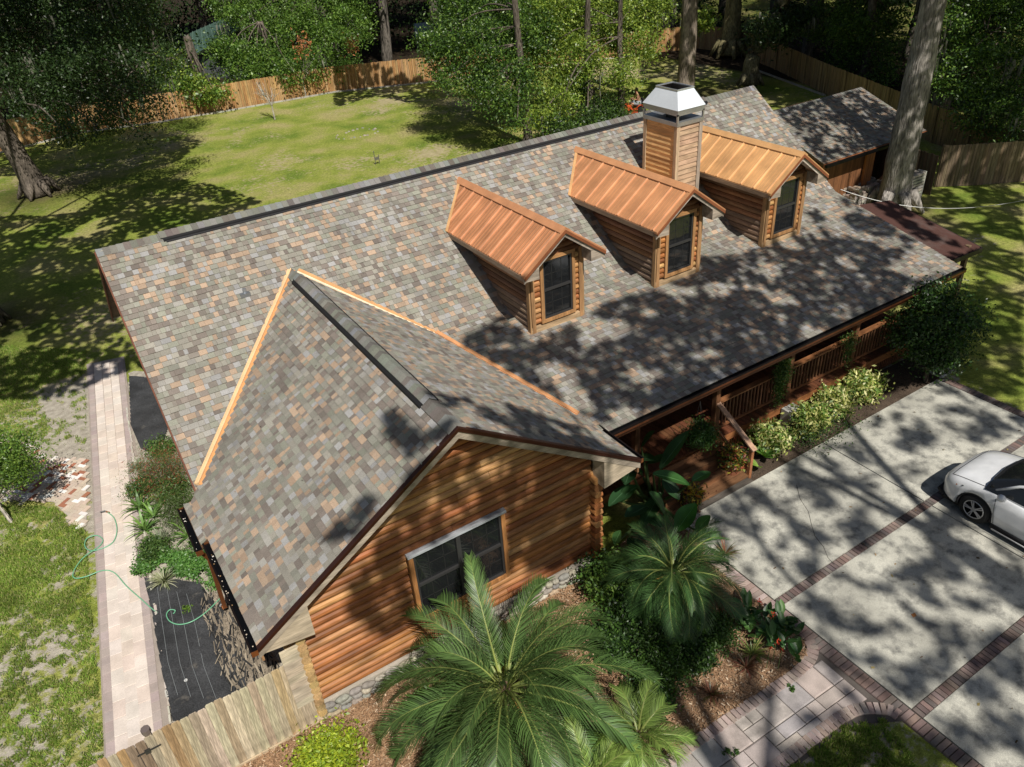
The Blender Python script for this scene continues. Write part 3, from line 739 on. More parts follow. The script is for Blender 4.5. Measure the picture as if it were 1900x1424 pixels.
b = MB(); b.bar((WX-WH-.24, -6.5, WEZ-.2), (WX-WH-.10, -6.45, 2.3), .08, .07, COPP); b.bar((WX-WH-.10, -6.45, 2.3), (-.30, -5.8, .35), .08, .07, COPP); b.bar((-.30, -5.8, .36), (-.32, -5.5, .12), .09, .08, COPP)
b.build('downspout', 'metal', house)
b = MB(); b.tube([(-.32, -5.55, .05), (-.32, -5.55, .24)], .085, 12, (.05, .05, .05), cap=False); b.tube([(-.32, -5.55, .05), (-.32, -5.55, .2)], .065, 12, (.3, .3, .3)); b.build('drain_pipe', 'plastic', house)
# rakes of the main roof
for x in (0, L_):
    b = MB(); sg = -1 if x == 0 else 1
    b.obox((x, 0, H-.24), (0, -YB, ZB-H), (sg*.03, 0, 0), (0, 0, .2), (.16, .06, .035))
    if x: b.obox((x, -YB, ZB-.24), (0, -(YE-YB), ZE-ZB), (.03, 0, 0), (0, 0, .2), (.2, .1, .06))
    else: b.obox((x, -YB, ZB-.24), (0, -(5.26-YB), -(5.26-YB)*S1), (-.03, 0, 0), (0, 0, .2), (.16, .06, .035))
    b.obox((x, 0, H-.02), (0, 5.4, -5.4*S1), (sg*.03, 0, 0), (0, 0, -.2), (.16, .06, .035))
    b.build('rake_board', 'wood_y', house)

# walls --------------------------------------------------------------
WALLY, WXL, WXR, ZST = -9.31, .55, 6.95, .42
LOGC = [(.36, .14, .042), (.40, .175, .058), (.30, .11, .035), (.46, .23, .085), (.36, .155, .058), (.25, .088, .028), (.50, .28, .115)]
b = MB()
b.box(WXL+.06, WXR-.06, WALLY+.05, WALLY+.18, 0, 2.75, (.12, .06, .03))
P = [(WXL-.5, WALLY+.05, 2.75), (WXR+.6, WALLY+.05, 2.75), (WX, WALLY+.05, WZ-.2)]; Q = [(p[0], WALLY+.18, p[2]) for p in P]
b.add(P+Q, [(0, 1, 2), (5, 4, 3), (0, 3, 4, 1), (1, 4, 5, 2), (2, 5, 3, 0)], (.12, .06, .03))
b.box(WXL+.04, WXL+.16, WALLY+.06, -4.9, 0, 2.8, (.20, .10, .045)); b.box(WXR-.16, WXR-.04, WALLY+.06, -4.9, 0, 2.8, (.20, .10, .045))
b.box(.4, 20.9, -4.9, -4.75, 0, 3.1, (.17, .08, .035))                    # front wall behind the porch
b.box(.4, .55, -4.9, 4.9, 0, 3.0, (.20, .10, .045)); b.box(20.75, 20.9, -4.9, 4.9, 0, 3.0, (.20, .10, .045)); b.box(.4, 20.9, 4.75, 4.9, 0, 3.0, (.20, .10, .045))
for x in (.4, 20.8):
    P = [(x, -4.9, 3.0), (x, 4.9, 3.0), (x, 0, H-.25)]; Q = [(x+.1, p[1], p[2]) for p in P]
    b.add(P+Q, [(0, 1, 2), (5, 4, 3), (0, 3, 4, 1), (1, 4, 5, 2), (2, 5, 3, 0)], (.22, .11, .05))
b.build('wall', 'wood_x', house)
# window opening in the gable: x 2.71..4.80, z 1.20..2.95 (from the picture)
WW0, WW1, WZ0, WZ1 = 2.81, 4.71, 1.28, 2.91
def halflog(b, p, q, r, col, ny=(0, -1, 0), seg=7, full=False):
    p, q, nrm = [np.array(x, float) for x in (p, q, ny)]; up = np.array((0, 0, 1.)); rows = []
    N = seg
    for e in (p, q):
        rows.append([e+up*r*math.cos(t)*1.0+nrm*(r*.98*math.sin(t)) for t in np.linspace(0, math.pi, N)])
    V = rows[0]+rows[1]; F = [(i, i+1, N+i+1, N+i) for i in range(N-1)]+[tuple(reversed(range(N))), tuple(range(N, 2*N))]
    if np.dot(np.cross(V[1]-V[0], V[N]-V[0]), nrm) < 0: F = [tuple(reversed(f)) for f in F]
    b.add(V, F, col)
pitch = .168; z = ZST+pitch/2; li = 0
while z < WZ-.35:
    # extent in x under the rakes
    zz = z+pitch*.3
    hw = (WZ-.20-zz)/WS
    x0, x1 = max(WXL, WX-hw), min(WXR, WX+hw)
    segs = [(x0, x1)]
    if WZ0-.1 < z < WZ1+.1: segs = [(x0, WW0-.11), (WW1+.11, x1)]
    for a, c in segs:
        cuts = [a]
        if c-a > 3.2: cuts.append(a+(c-a)*rnd(.3, .7))
        cuts.append(c)
        for s0, s1 in zip(cuts, cuts[1:]):
            b = MB(); halflog(b, (s0+.003, WALLY+.05, z), (s1-.003, WALLY+.05, z+rnd(-.004, .004)), pitch/2*.99, jit(RS.choice(LOGC), .15)); b.build('log', 'wood_x', house, smooth=False)
    z += pitch; li += 1
# corner log ends: crossing logs stick out past both corners
for cx, sg in ((WXR, 1), (WXL, -1)):
    z = ZST+pitch/2-.08 if sg > 0 else ZST-.1
    i = 0
    while z < 2.68:
        c = jit(RS.choice(LOGC), .15) if sg > 0 else jit((.50, .33, .15), .15)
        b = MB()
        b.tube([(cx+sg*.04, WALLY+.16, z), (cx+sg*.04, WALLY-.17-rnd(0, .03), z)], .088, 9, c)
        b.build('log_end', 'wood_y', house)
        b = MB(); b.tube([(cx-sg*.05, WALLY+.06, z+.084), (cx+sg*(.30+rnd(0, .02)), WALLY+.06, z+.084)], .086, 9, jit(c, .1)); b.build('log_end', 'wood_x', house)
        z += pitch; i += 1
# side walls logs (joined, hardly seen)
b = MB()
for x, nx in ((WXR-.04, 1), (WXL+.04, -1)):
    z = ZST+pitch/2
    while z < 2.8:
        halflog(b, (x, WALLY+.1, z), (x, -4.9, z), pitch/2, jit(RS.choice(LOGC), .15), (nx, 0, 0)); z += pitch
z = .8
while z < 3.0:
    halflog(b, (7, -4.9, z), (20.8, -4.9, z), pitch/2, jit(RS.choice(LOGC), .15), (0, -1, 0))
    halflog(b, (20.9, -4.9, z), (20.9, 4.9, z), pitch/2, jit(RS.choice(LOGC), .15), (1, 0, 0))
    halflog(b, (.4, 4.9, z), (.4, -4.9, z), pitch/2, jit(RS.choice(LOGC), .15), (-1, 0, 0)); z += pitch
b.build('side_logs', 'wood_x', house, kind='stuff')
# window ---------------------------------------------------------------
def window(parent, x0, x1, z0, z1, y, cols=2, trim=(.40, .18, .06), head=(.42, .44, .46), depth=.1, prefix=''):
    b = MB(); t = .09
    b.box(x0-t, x0, y-.07, y+.06, z0-t, z1, trim); b.box(x1, x1+t, y-.07, y+.06, z0-t, z1, trim)
    b.box(x0, x1, y-.075, y+.06, z0-t, z0, trim); b.build('window_trim', 'wood_z', parent)
    if head:
        b = MB(); b.box(x0-t-.02, x1+t+.02, y-.10, y+.02, z1, z1+.055, head); b.build('window_head', 'wood_x', parent)
    else:
        b = MB(); b.box(x0-t, x1+t, y-.07, y+.06, z1, z1+.09, trim); b.build('window_head', 'wood_x', parent)
    w = (x1-x0)/cols; fr = (.035, .034, .034)
    for i in range(cols):
        a, c = x0+i*w, x0+(i+1)*w; b = MB(); s = .045
        for u0, u1, v0, v1 in ((a, a+s, z0, z1), (c-s, c, z0, z1), (a+s, c-s, z0, z0+s), (a+s, c-s, z1-s, z1), (a+s, c-s, (z0+z1)/2-.03, (z0+z1)/2+.03)):
            b.box(u0, u1, y-.045, y+.02, v0, v1, fr)
        for k in (1, 2):                                                # muntins
            xm = a+w*k/3; b.box(xm-.008, xm+.008, y-.004, y+.012, z0+s, z1-s, (.02, .02, .02))
        for k in (1, 3):
            zm = z0+(z1-z0)*k/4; b.box(a+s, c-s, y-.004, y+.012, zm-.008, zm+.008, (.02, .02, .02))
        b.build('sash', 'plastic', parent)
        b = MB(); b.poly([(a+s, y, z0+s), (c-s, y, z0+s), (c-s, y, z1-s), (a+s, y, z1-s)], (1, 1, 1)); b.build('pane', 'glass', parent)
win = empty('gable_window', (3.76, WALLY, 2.0), parent=None); win.parent = house; win.matrix_parent_inverse = Matrix.Translation(-Vector(house['_w']))
window(win, WW0, WW1, WZ0, WZ1, WALLY-.02)
b = MB(); b.box(WW0, WW1, WALLY+.0, WALLY+.06, WZ0, WZ1, (.02, .018, .016)); b.build('reveal', 'plain', win)
# stone base ------------------------------------------------------------
stone_base = empty('stone_base', (3.7, WALLY, .2)); stone_base.parent = house; stone_base.matrix_parent_inverse = Matrix.Translation(-Vector(house['_w']))
b = MB(); b.box(WXL-.02, WXR+.02, WALLY-.06, WALLY+.05, -.05, ZST-.01, (.40, .36, .30)); b.build('mortar', 'plain', stone_base)
import bmesh
STN = []
for k in range(5):
    bm = bmesh.new(); bmesh.ops.create_icosphere(bm, subdivisions=2, radius=.5)
    for v in bm.verts:
        d = 1+.22*noise.noise(v.co*2.2+Vector((k*7, 0, 0))); v.co *= d; v.co.y = max(-.42, min(.42, v.co.y))
    me = bpy.data.meshes.new('fieldstone'); bm.to_mesh(me); bm.free(); me.materials.append(MAT['stone']); me.polygons.foreach_set('use_smooth', [True]*len(me.polygons)); STN.append(me)
STC = [(.40, .36, .29), (.33, .31, .27), (.50, .44, .35), (.28, .27, .24), (.42, .34, .24), (.54, .50, .42)]
z = .06; row = 0
while z < ZST-.04:
    x = WXL+(.05 if row % 2 else .0)
    while x < WXR:
        w = rnd(.16, .34); h = rnd(.13, .17)
        o = mobj('stone', RS.choice(STN), stone_base, (x+w/2, WALLY-.10+rnd(-.01, .01), z+rnd(-.012, .012)), 0, (w*1.02, .14, h*1.08), jit(RS.choice(STC), .15)); o.rotation_euler = (0, rnd(-.25, .25), 0)
        x += w*.97
    z += .135; row += 1
for k in range(4):   # side face at the right corner
    for j in range(3): mobj('stone', RS.choice(STN), stone_base, (WXR+.05, WALLY+.05+k*.22, .07+j*.135), 0, (.14, .24, .15), jit(RS.choice(STC), .15))

# dormers ----------------------------------------------------------------
DZ, DEZ, DHW, DR, DY, DW = 6.286, 5.425, 1.18, 5.405, 4.951, .796
DS = (DZ-DEZ)/DHW
def yback(z): return (z-H)/S1
CLAD = [(.24, .12, .055), (.20, .10, .05), (.28, .15, .075), (.19, .105, .06), (.26, .145, .08)]
def dormer(d, label, cu, idx):
    dm = empty('dormer', (d, -4, 5), parent=house, label=label)
    for sg in (-1, 1):
        P = [(d, -DR, DZ), (d+sg*DHW, -DR, DEZ), (d+sg*DHW, yback(DEZ), DEZ), (d, yback(DZ), DZ)]
        if sg < 0: P = P[::-1]
        b = MB(); slope_deck(b, [np.array(p)+(0, 0, .02) for p in P], cu, .035); b.build('roof_panel', 'corrugated', dm)
        # standing ribs
        ny = 10
        for k in range(ny+1):
            y = -DR+.14+k*.47
            if y > yback(DZ)-.12: break
            tmax = 1.0
            if y > yback(DEZ)-.06: tmax = max(.12, (yback(DZ)-.02-y)/(yback(DZ)-yback(DEZ)))
            p = np.array((d+sg*.15, y, DZ-.15*DS+.035)); q = np.array((d+sg*DHW*tmax, y, DZ-DHW*tmax*DS+.035))
            if abs(q[0]-p[0]) < .08: continue
            b = MB(); b.bar(p, q, .028, .035, tuple(min(.9, x*1.3+.05) for x in cu)); b.build('rib', 'corrugated', dm)
        for k in range(44):      # fine pencil ribs between the standing ribs
            if k % 4 == 0: continue
            y = -DR+.14+k*.1175
            if y > yback(DZ)-.15: break
            tmax = 1.0 if y < yback(DEZ)-.06 else max(.12, (yback(DZ)-.02-y)/(yback(DZ)-yback(DEZ)))
            if tmax < .3: continue
            if k == 1: pr_ = MB()
            pr_.bar((d+sg*.15, y, DZ-.15*DS+.022), (d+sg*DHW*tmax, y, DZ-DHW*tmax*DS+.022), .03, .018 if idx == 0 else .008, tuple(x*(.82 if idx == 0 else .95) for x in cu))
        pr_.build('pencil_ribs', 'corrugated', dm, kind='stuff')
        b = MB()   # ridge cap half, rake trim, back flashing, eave trim
        b.obox((d, -DR-.03, DZ+.045), (0, DR+.03+yback(DZ)+.03, 0), (sg*.15, 0, -.15*DS), (0, 0, .022), tuple(x*.9 for x in cu))
        b.build('ridge_trim', 'plain', dm)
        b = MB(); b.obox((d, -DR-.035, DZ-.02), (sg*(DHW+.02), 0, -(DHW+.02)*DS), (0, .10, 0), (0, 0, .06), tuple(x*.8 for x in cu))
        b.obox((d, -DR-.05, DZ-.085), (sg*(DHW+.0), 0, -(DHW+.0)*DS), (0, .03, 0), (0, 0, .085), (.22, .075, .03))
        b.build('rake_trim', 'plain', dm)
        b = MB(); a0_ = np.array((d, yback(DZ)+.0, DZ+.035)); a1_ = np.array((d+sg*(DHW+.03), yback(DEZ)-.0, DEZ+.02))
        b.obox(a0_+(0, -.10, 0), a1_-a0_, (0, .12, .0), (0, 0, .02), tuple(min(1, x*1.1) for x in CU_)); b.build('valley_flashing', 'plain', dm)
        b = MB(); b.obox((d+sg*(DHW-.02), -DR, DEZ-.13), (0, DR+yback(DEZ)-.1, 0), (sg*.03, 0, 0), (0, 0, .12), (.30, .22, .15)); b.build('fascia', 'wood_y', dm)
        b = MB(); b.obox((d, -DR-.0, DZ-.19), (sg*DHW, 0, -DHW*DS), (0, .03, 0), (0, 0, .12), (.42, .36, .30))       # grey rake board
        # boxed return at the eave end
        xe = d+sg*(DHW-.005); xi = d+sg*(DHW-.42)
        Q = [(xe, -DR-.004, DEZ-.14), (xi, -DR-.004, DEZ-.17), (xi, -DR-.004, DEZ+.42*DS-.16), (xe, -DR-.004, DEZ-.10)]; R2 = [(p[0], -DR+.42, p[2]) for p in Q]
        b.add(Q+R2, [(0, 1, 2, 3), (4, 7, 6, 5), (0, 4, 5, 1), (1, 5, 6, 2), (2, 6, 7, 3), (3, 7, 4, 0)], (.40, .33, .26))
        b.build('rake_board', 'wood_x', dm)
        # cheek boards: half logs running back until they meet the roof
        z = zroof(-DY)+.05; k = 0
        while z < DEZ+.05:
            zt = z+.05; ye = yback(zt) if zt > ZB else -YB-(ZB-zt)/S2
            ye = min(ye+.10, -.6); x = d+sg*(DW-.05)
            c = jit(RS.choice(CLAD), .2)
            if k < 5: c = tuple(.6*a+.4*g for a, g in zip(c, (.36, .30, .25)))
            b = MB(); halflog(b, (x, -DY+.02, z), (x, ye, z), .084, c, (sg, 0, 0), seg=6); b.build('board', 'wood_y', dm); z += .158; k += 1
        b = MB(); b.box(d+sg*(DW-.07)-.05, d+sg*(DW-.07)+.055, -DY-.075, -DY+.055, zroof(-DY)-.05, DEZ+.12, (.40, .22, .10)); b.box(d+sg*(DW+.015)-.02, d+sg*(DW+.015)+.02, -DY-.06, -DY+.06, zroof(-DY)-.05, DEZ+.05, (.42, .25, .12)); b.build('corner_post', 'wood_z', dm)
        # short log courses beside the window
        z = zroof(-DY)+.26
        while z < DEZ-.05:
            b = MB(); x_in = d+sg*.44; x_out = d+sg*(DW-.13)
            x_in = d+sg*(.50 if sg < 0 else .54); halflog(b, (min(x_in, x_out), -DY+.01, z), (max(x_in, x_out), -DY+.01, z), .075, jit(RS.choice(LOGC), .15), (0, -1, 0), seg=6); b.build('board', 'wood_x', dm); z += .145
    b = MB(); P = [(d-DW, -DY+.03, zroof(-DY)-.1), (d+DW, -DY+.03, zroof(-DY)-.1), (d+DW, -DY+.03, DEZ+.2), (d, -DY+.03, DZ-.1), (d-DW, -DY+.03, DEZ+.2)]
    b.poly(P, (.16, .08, .04)); 
    for sg in (-1, 1):
        Q = [(d+sg*(DW-.06), -DY+.05, zroof(-DY)-.1), (d+sg*(DW-.06), -DY+.05, DEZ+.2), (d+sg*(DW-.06), yback(DEZ+.2), DEZ+.2), (d+sg*(DW-.06), -YB, ZB-.1)]
        b.poly(Q if sg < 0 else Q[::-1], (.18, .09, .05))
    b.build('dormer_wall', 'wood_x', dm)
    z = DEZ+.13
    while z < DZ-.2:      # gable boards above the window
        hw = min(DW-.13, (DZ-.14-z-.06)/DS)
        if hw > .05:
            b = MB(); halflog(b, (d-hw, -DY+.01, z), (d+hw, -DY+.01, z), .078, jit((.22, .10, .045), .15), (0, -1, 0), seg=6); b.build('board', 'wood_x', dm)
        z += .15
    b = MB(); zb_ = zroof(-DY); b.box(d-DW, d+DW, -DY-.07, -DY+.03, zb_-.03, zb_+.14, (.48, .33, .19)); b.build('skirt_board', 'wood_x', dm)
    window(dm, d-.41, d+.45, zb_+.28, DEZ+.03, -DY-.03, cols=1, trim=(.42, .22, .09), head=None)
    b = MB()
    for sx in (-1, 1): b.box(d+sx*(DW+.08)-.06, d+sx*(DW+.08)+.06, -DY-.22, -DY-.16, zroof(-DY-.2)+.01, zroof(-DY-.2)+.03, (.62, .62, .6))
    b.build('flashing_tab', 'metal', dm)
    return dm
dormer(9.258, 'left dormer with fine striped copper roof and reddish cheeks', (.56, .26, .125), 0)
dormer(13.273, 'middle dormer whose copper roof is half in tree shade', (.58, .28, .13), 1)
dormer(17.384, 'right dormer with copper roof toned golden for reflected light behind the chimney', (.63, .35, .15), 2)  # yellower copper carries a reflection in its base colour

# chimney ------------------------------------------------------------------
ch = empty('chimney', (15.35, -2.36, 6), parent=house, label='tall cedar sided chimney with a big sheet metal cap')
CX0, CX1, CY0, CY1, CT = 14.886, 15.803, -3.037, -1.685, 7.07
b = MB(); b.box(CX0+.04, CX1-.04, CY0+.04, CY1-.04, 4.0, CT-.01, (.2, .11, .05)); b.build('shaft', 'wood_z', ch)
z = 4.1; e = .142
while z < CT-.02:
    zt = min(z+e+.02, CT)
    for face in range(4):
        if face == 0: o_, dv, nv, cc_, mt = (CX0+.02, CY0+.1, z), (0, CY1-CY0-.2, 0), (-1, 0, 0), (.80, .50, .21), 'wood_y'  # cedar tone brightened to stand for light bounced onto this face
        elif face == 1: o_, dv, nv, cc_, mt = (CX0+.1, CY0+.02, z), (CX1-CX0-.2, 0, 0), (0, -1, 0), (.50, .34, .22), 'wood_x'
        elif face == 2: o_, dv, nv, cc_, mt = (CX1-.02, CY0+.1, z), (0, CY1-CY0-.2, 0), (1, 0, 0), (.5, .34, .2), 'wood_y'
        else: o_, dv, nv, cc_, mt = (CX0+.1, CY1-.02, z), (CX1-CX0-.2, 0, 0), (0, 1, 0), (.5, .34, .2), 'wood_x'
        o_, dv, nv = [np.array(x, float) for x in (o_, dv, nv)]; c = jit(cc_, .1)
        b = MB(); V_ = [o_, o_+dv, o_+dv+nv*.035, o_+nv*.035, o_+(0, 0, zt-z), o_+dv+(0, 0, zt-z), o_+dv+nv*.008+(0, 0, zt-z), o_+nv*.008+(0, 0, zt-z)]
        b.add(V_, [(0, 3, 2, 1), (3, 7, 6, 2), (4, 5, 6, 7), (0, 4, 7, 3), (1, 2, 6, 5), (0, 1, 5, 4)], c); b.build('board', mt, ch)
    z += e
for x, sx in ((CX0, -1), (CX1, 1)):
    for y, sy in ((CY0, -1), (CY1, 1)):
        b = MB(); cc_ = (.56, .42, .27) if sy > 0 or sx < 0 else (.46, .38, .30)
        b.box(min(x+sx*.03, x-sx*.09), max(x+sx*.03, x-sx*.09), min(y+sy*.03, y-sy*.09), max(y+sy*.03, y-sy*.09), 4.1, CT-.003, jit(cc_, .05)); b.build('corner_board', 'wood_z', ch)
SIL = (.62, .66, .70)
b = MB(); g = .045
b.box(CX0-g, CX1+g, CY0-g, CY1+g, CT, CT+.11, (.42, .43, .44)); b.build('chase_cover', 'metal', ch)
b = MB()   # legs
for x in (CX0-g, CX1+g-.05):
    for y in (CY0-g, CY1+g-.05): b.box(x, x+.05, y, y+.05, CT+.11, 7.40, (.45, .45, .45))
b.build('cap_leg', 'metal', ch)
b = MB()   # flue
b.tube([(15.3, -2.4, CT+.11), (15.3, -2.4, CT+.3)], .2, 16, (.05, .05, .05)); b.build('flue', 'metal', ch)
zs0, zs1, zt = 7.36, 7.52, 7.96
def frus(b, X0, X1, Y0, Y1, z0, x0, x1, y0, y1, z1, col, th=.012):
    P = [(X0, Y0, z0), (X1, Y0, z0), (X1, Y1, z0), (X0, Y1, z0), (x0, y0, z1), (x1, y0, z1), (x1, y1, z1), (x0, y1, z1)]
    b.add(P, [(0, 1, 5, 4), (1, 2, 6, 5), (2, 3, 7, 6), (3, 0, 4, 7)], col)
    t = .02; Q = [(X0+t, Y0+t, z0), (X1-t, Y0+t, z0), (X1-t, Y1-t, z0), (X0+t, Y1-t, z0), (x0+t, y0+t, z1), (x1-t, y0+t, z1), (x1-t, y1-t, z1), (x0+t, y1-t, z1)]
    b.add(Q, [(4, 5, 1, 0), (5, 6, 2, 1), (6, 7, 3, 2), (7, 4, 0, 3)], (.03, .03, .03)); b.add(P+Q, [(0, 8, 9, 1), (1, 9, 10, 2), (2, 10, 11, 3), (3, 11, 8, 0)], col)
b = MB(); frus(b, CX0-g, CX1+g, CY0-g, CY1+g, zs0, CX0-g, CX1+g, CY0-g, CY1+g, zs1, (.46, .47, .49)); b.build('cap_skirt', 'metal', ch)
b = MB(); frus(b, CX0-g-.015, CX1+g+.015, CY0-g-.015, CY1+g+.015, zs1-.01, 15.07, 15.66, -2.78, -1.93, zt, SIL); b.build('cap_hood', 'plastic', ch)
b = MB()
for (x0, x1, y0, y1) in ((15.05, 15.68, -2.80, -2.77), (15.05, 15.68, -1.94, -1.91), (15.05, 15.08, -2.77, -1.94), (15.65, 15.68, -2.77, -1.94)): b.box(x0, x1, y0, y1, zt-.01, zt+.03, (.66, .68, .7))
b.build('cap_rim', 'metal', ch)
# plumbing vent
b = MB(); q = np.array([4.0, 0, 0]); 
d_ = ray(455, 545); t_ = (H+S1*CP[1]-CP[2])/(d_[2]-S1*d_[1]); q = CP+t_*d_
b.tube([q, q+(0, 0, .13)], .045, 10, (.4, .42, .45)); b.box(q[0]-.13, q[0]+.1, q[1]-.1, q[1]+.1, q[2]-.05, q[2]+.03, (.34, .36, .38)); b.build('vent_pipe', 'metal', mr)

# porch -------------------------------------------------------------------
porch = empty('porch', (14, -7, .7), parent=house)
DK = .68; EY = -8.17
DKB = MB(); a = .5; DKB.box(-a, a, -a, a, -a, a, (1, 1, 1)); DKBm = DKB.mesh('deck_board', 'deckwood', center=False)[0]
x = 7.2; k = 0
while x < 20.8:
    mobj('deck_board', DKBm, porch, (x+.068, (-4.9+EY)/2, DK-.015), 0, (.128, -4.9-EY, .035), jit((.13, .05, .022), .25)); x += .138  # deck colour darkened so that it carries the porch's deep shade
b = MB(); b.box(7.2, 20.8, EY+.01, EY+.05, DK-.26, DK-.035, (.30, .12, .045)); b.build('rim_joist', 'wood_x', porch)
x = 12.2
b = MB()
while x < 20.8: b.obox((x, EY+.12, 0), (0, .02, 0), (.055, 0, 0), (0, 0, DK-.25), jit((.22, .085, .035), .2)); x += .095
b.build('skirting_slats', 'wood_z', porch, kind='stuff')
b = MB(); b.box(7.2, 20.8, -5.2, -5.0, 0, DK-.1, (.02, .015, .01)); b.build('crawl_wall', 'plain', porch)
POSTX = (9.35, 12.0, 14.72, 17.4, 20.2)
for x in POSTX:
    b = MB(); b.box(x-.07, x+.07, -8.02, -7.88, DK, ZE-.22, (.16, .07, .03)); b.build('post', 'wood_z', porch)
b = MB(); b.box(7.6, 20.9, -8.02, -7.88, ZE-.22, ZE-.02, (.14, .06, .03)); b.build('beam', 'wood_x', porch)
for x0, x1 in zip(POSTX[1:], POSTX[2:]):
    rl = MB(); rl.box(x0+.07, x1-.07, -8.03, -7.87, 1.62, 1.66, (.26, .11, .045)); rl.box(x0+.07, x1-.07, -7.98, -7.92, .78, .85, (.2, .08, .035)); ro_ = rl.build('railing', 'wood_x', porch)  # rail colours lowered as well, to deepen the porch shade
    n = int((x1-x0-.2)/.125)
    for i in range(n):
        xx = x0+.13+i*(x1-x0-.26)/(n-1); b = MB(); b.box(xx-.018, xx+.018, -7.968, -7.932, .85, 1.62, jit((.17, .08, .04), .15)); b.build('baluster', 'wood_z', ro_)
# steps and handrail
for i, (yy, zz) in enumerate(((-8.45, .5), (-8.78, .31), (-9.1, .13))):
    b = MB(); b.box(9.5, 12.0, yy-.16, yy+.01, zz-.04, zz, jit((.15, .075, .038), .1)); b.box(9.5, 12.0, yy+.025, yy+.2, zz-.04, zz, jit((.17, .08, .04), .1)); b.box(9.5, 12.0, yy+.17, yy+.2, zz, zz+.16, (.2, .09, .04)); b.build('step', 'wood_x', porch)
b = MB(); b.box(9.5, 12.0, -9.45, -9.1, -.02, .045, (.10, .085, .07)); b.build('landing', 'wood_x', porch)
b = MB(); b.bar((12.02, -7.95, 1.68), (12.02, -9.32, .93), .14, .045, (.52, .32, .21)); b.bar((12.02, -9.22, 0), (12.02, -9.22, .95), .09, .09, (.34, .14, .06)); b.bar((12.02, -8.0, .86), (12.02, -9.25, .2), .05, .09, (.3, .13, .06)); b.build('handrail', 'wood_y', porch)
b = MB(); b.box(14.3, 14.75, -8.5, -8.2, 0, .62, (.34, .33, .30)); b.build('pier', 'plain', porch)

# dry leaves and twigs caught on the shingles
g0 = np.random.default_rng(77); V_ = []; F_ = []; C__ = []
for i in range(330):
    x = g0.uniform(.5, 20.8); y = g0.uniform(-8.3, -.3)
    if x < 7.9 and y < -1.6: z = WZ-WS*abs(x-WX) if (x-.0) < WX+WH and y > -WF else 0
    else: z = zroof(y)
    z = max(z, zroof(y) if y > -YE else 0)+.035; s = g0.uniform(.01, .03); a = g0.uniform(0, 3.1); d = np.array((math.cos(a), math.sin(a), .2))*s; e = np.array((-math.sin(a), math.cos(a), .1))*s*.5; b0 = len(V_)
    q = np.array((x, y, z)); V_ += [q-d, q+e, q+d, q-e]; F_.append((b0, b0+1, b0+2, b0+3)); C__.append([(.30, .20, .10), (.2, .12, .06), (.1, .08, .06), (.42, .34, .2)][i % 4])
mobj('roof_litter', fast_mesh('roof_litter', np.array(V_), np.array(F_), np.array(C__), 'chip'), house, kind='stuff')
# ================================================================== OTHER BUILDINGS
shed = empty('garage', (30, 3, 0), label='low garage with shaded shingle roof and open bay behind the big trunk', cat='garage')
b = MB(); SX0, SX1 = 26.6, 33.4
slope_deck(b, [(SX0, .68, 2.6), (SX1, .68, 2.6), (SX1, 4.25, 3.9), (SX0, 4.25, 3.9)]); slope_deck(b, [(SX0, 4.25, 3.9), (SX1, 4.25, 3.9), (SX1, 7.8, 2.6), (SX0, 7.8, 2.6)])
sro = b.build('roof', 'wood_x', shed)
k0 = len(ALLTABS); ss = 1.3/3.57; ns = math.hypot(1, ss)
shingles(sro, (SX0, .68, 2.6), (1, 0, 0), (0, 1/ns, ss/ns), [(0, 0), (SX1-SX0, 0), (SX1-SX0, 3.57*ns), (0, 3.57*ns)], seed=21)
b = MB()
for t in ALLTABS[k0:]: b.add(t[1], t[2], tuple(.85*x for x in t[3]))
b.build('shingle_field', 'shingle', sro, kind='stuff')
ridge(sro, (SX0, 4.25, 3.9), (SX1, 4.25, 3.9), (0, 1, 0), ss, z=.02, seed=22).build('ridge_cap', 'shingle', sro)
b = MB(); b.box(SX0, SX1, .62, .68, 2.42, 2.58, (.30, .11, .045)); b.box(SX1-.02, SX1+.02, .7, 7.7, 2.35, 2.5, (.08, .04, .03)); b.build('fascia', 'wood_x', shed)
gq = MB(); gq.box(SX0, SX1, .50, .62, 2.46, 2.57, (.012, .012, .012)); gq.build('gutter', 'metal', shed)
b = MB(); b.box(SX0+.3, 30.0, 1.2, 1.3, 0, 2.5, (.20, .085, .035)); b.box(SX0+.3, SX0+.4, 1.2, 7.2, 0, 2.5, (.2, .08, .03)); b.box(SX0+.3, SX1-.3, 7.1, 7.2, 0, 2.5, (.1, .05, .03)); b.box(30.0, 30.1, 1.2, 7.2, 0, 2.5, (.1, .05, .03)); b.box(33.15, 33.25, 1.6, 7.2, 0, 2.45, (.1, .05, .03)); b.box(30.1, 33.2, .2, 7.1, -.02, .03, (.05, .042, .035))  # last box: dark floor sheet added to paint the open bay's shade
b.build('wall', 'wood_z', shed)
b = MB(); b.box(30.05, 30.62, 1.1, 1.22, 0, 2.45, (.52, .20, .07)); b.build('wall_panel', 'wood_z', shed)
b = MB(); b.box(33.1, 33.22, 1.1, 1.25, 0, 2.45, (.2, .1, .05)); b.build('post', 'wood_z', shed)
leanto = empty('lean_to_roof', (22.6, -6, 2.6), label='dark red brown felt roof sticking out beside the right gable end', cat='lean-to roof')
b = MB(); b.add([(21.3, -7.62, 2.50), (23.95, -7.5, 2.36), (24.15, -4.0, 2.92), (21.3, -3.4, 3.1), (21.3, -7.62, 2.40), (23.95, -7.5, 2.26), (24.15, -4.0, 2.82), (21.3, -3.4, 3.0)],
    [(0, 1, 2, 3), (7, 6, 5, 4), (0, 4, 5, 1), (1, 5, 6, 2), (2, 6, 7, 3), (3, 7, 4, 0)], (.085, .042, .034)); b.build('felt', 'shingle', leanto)
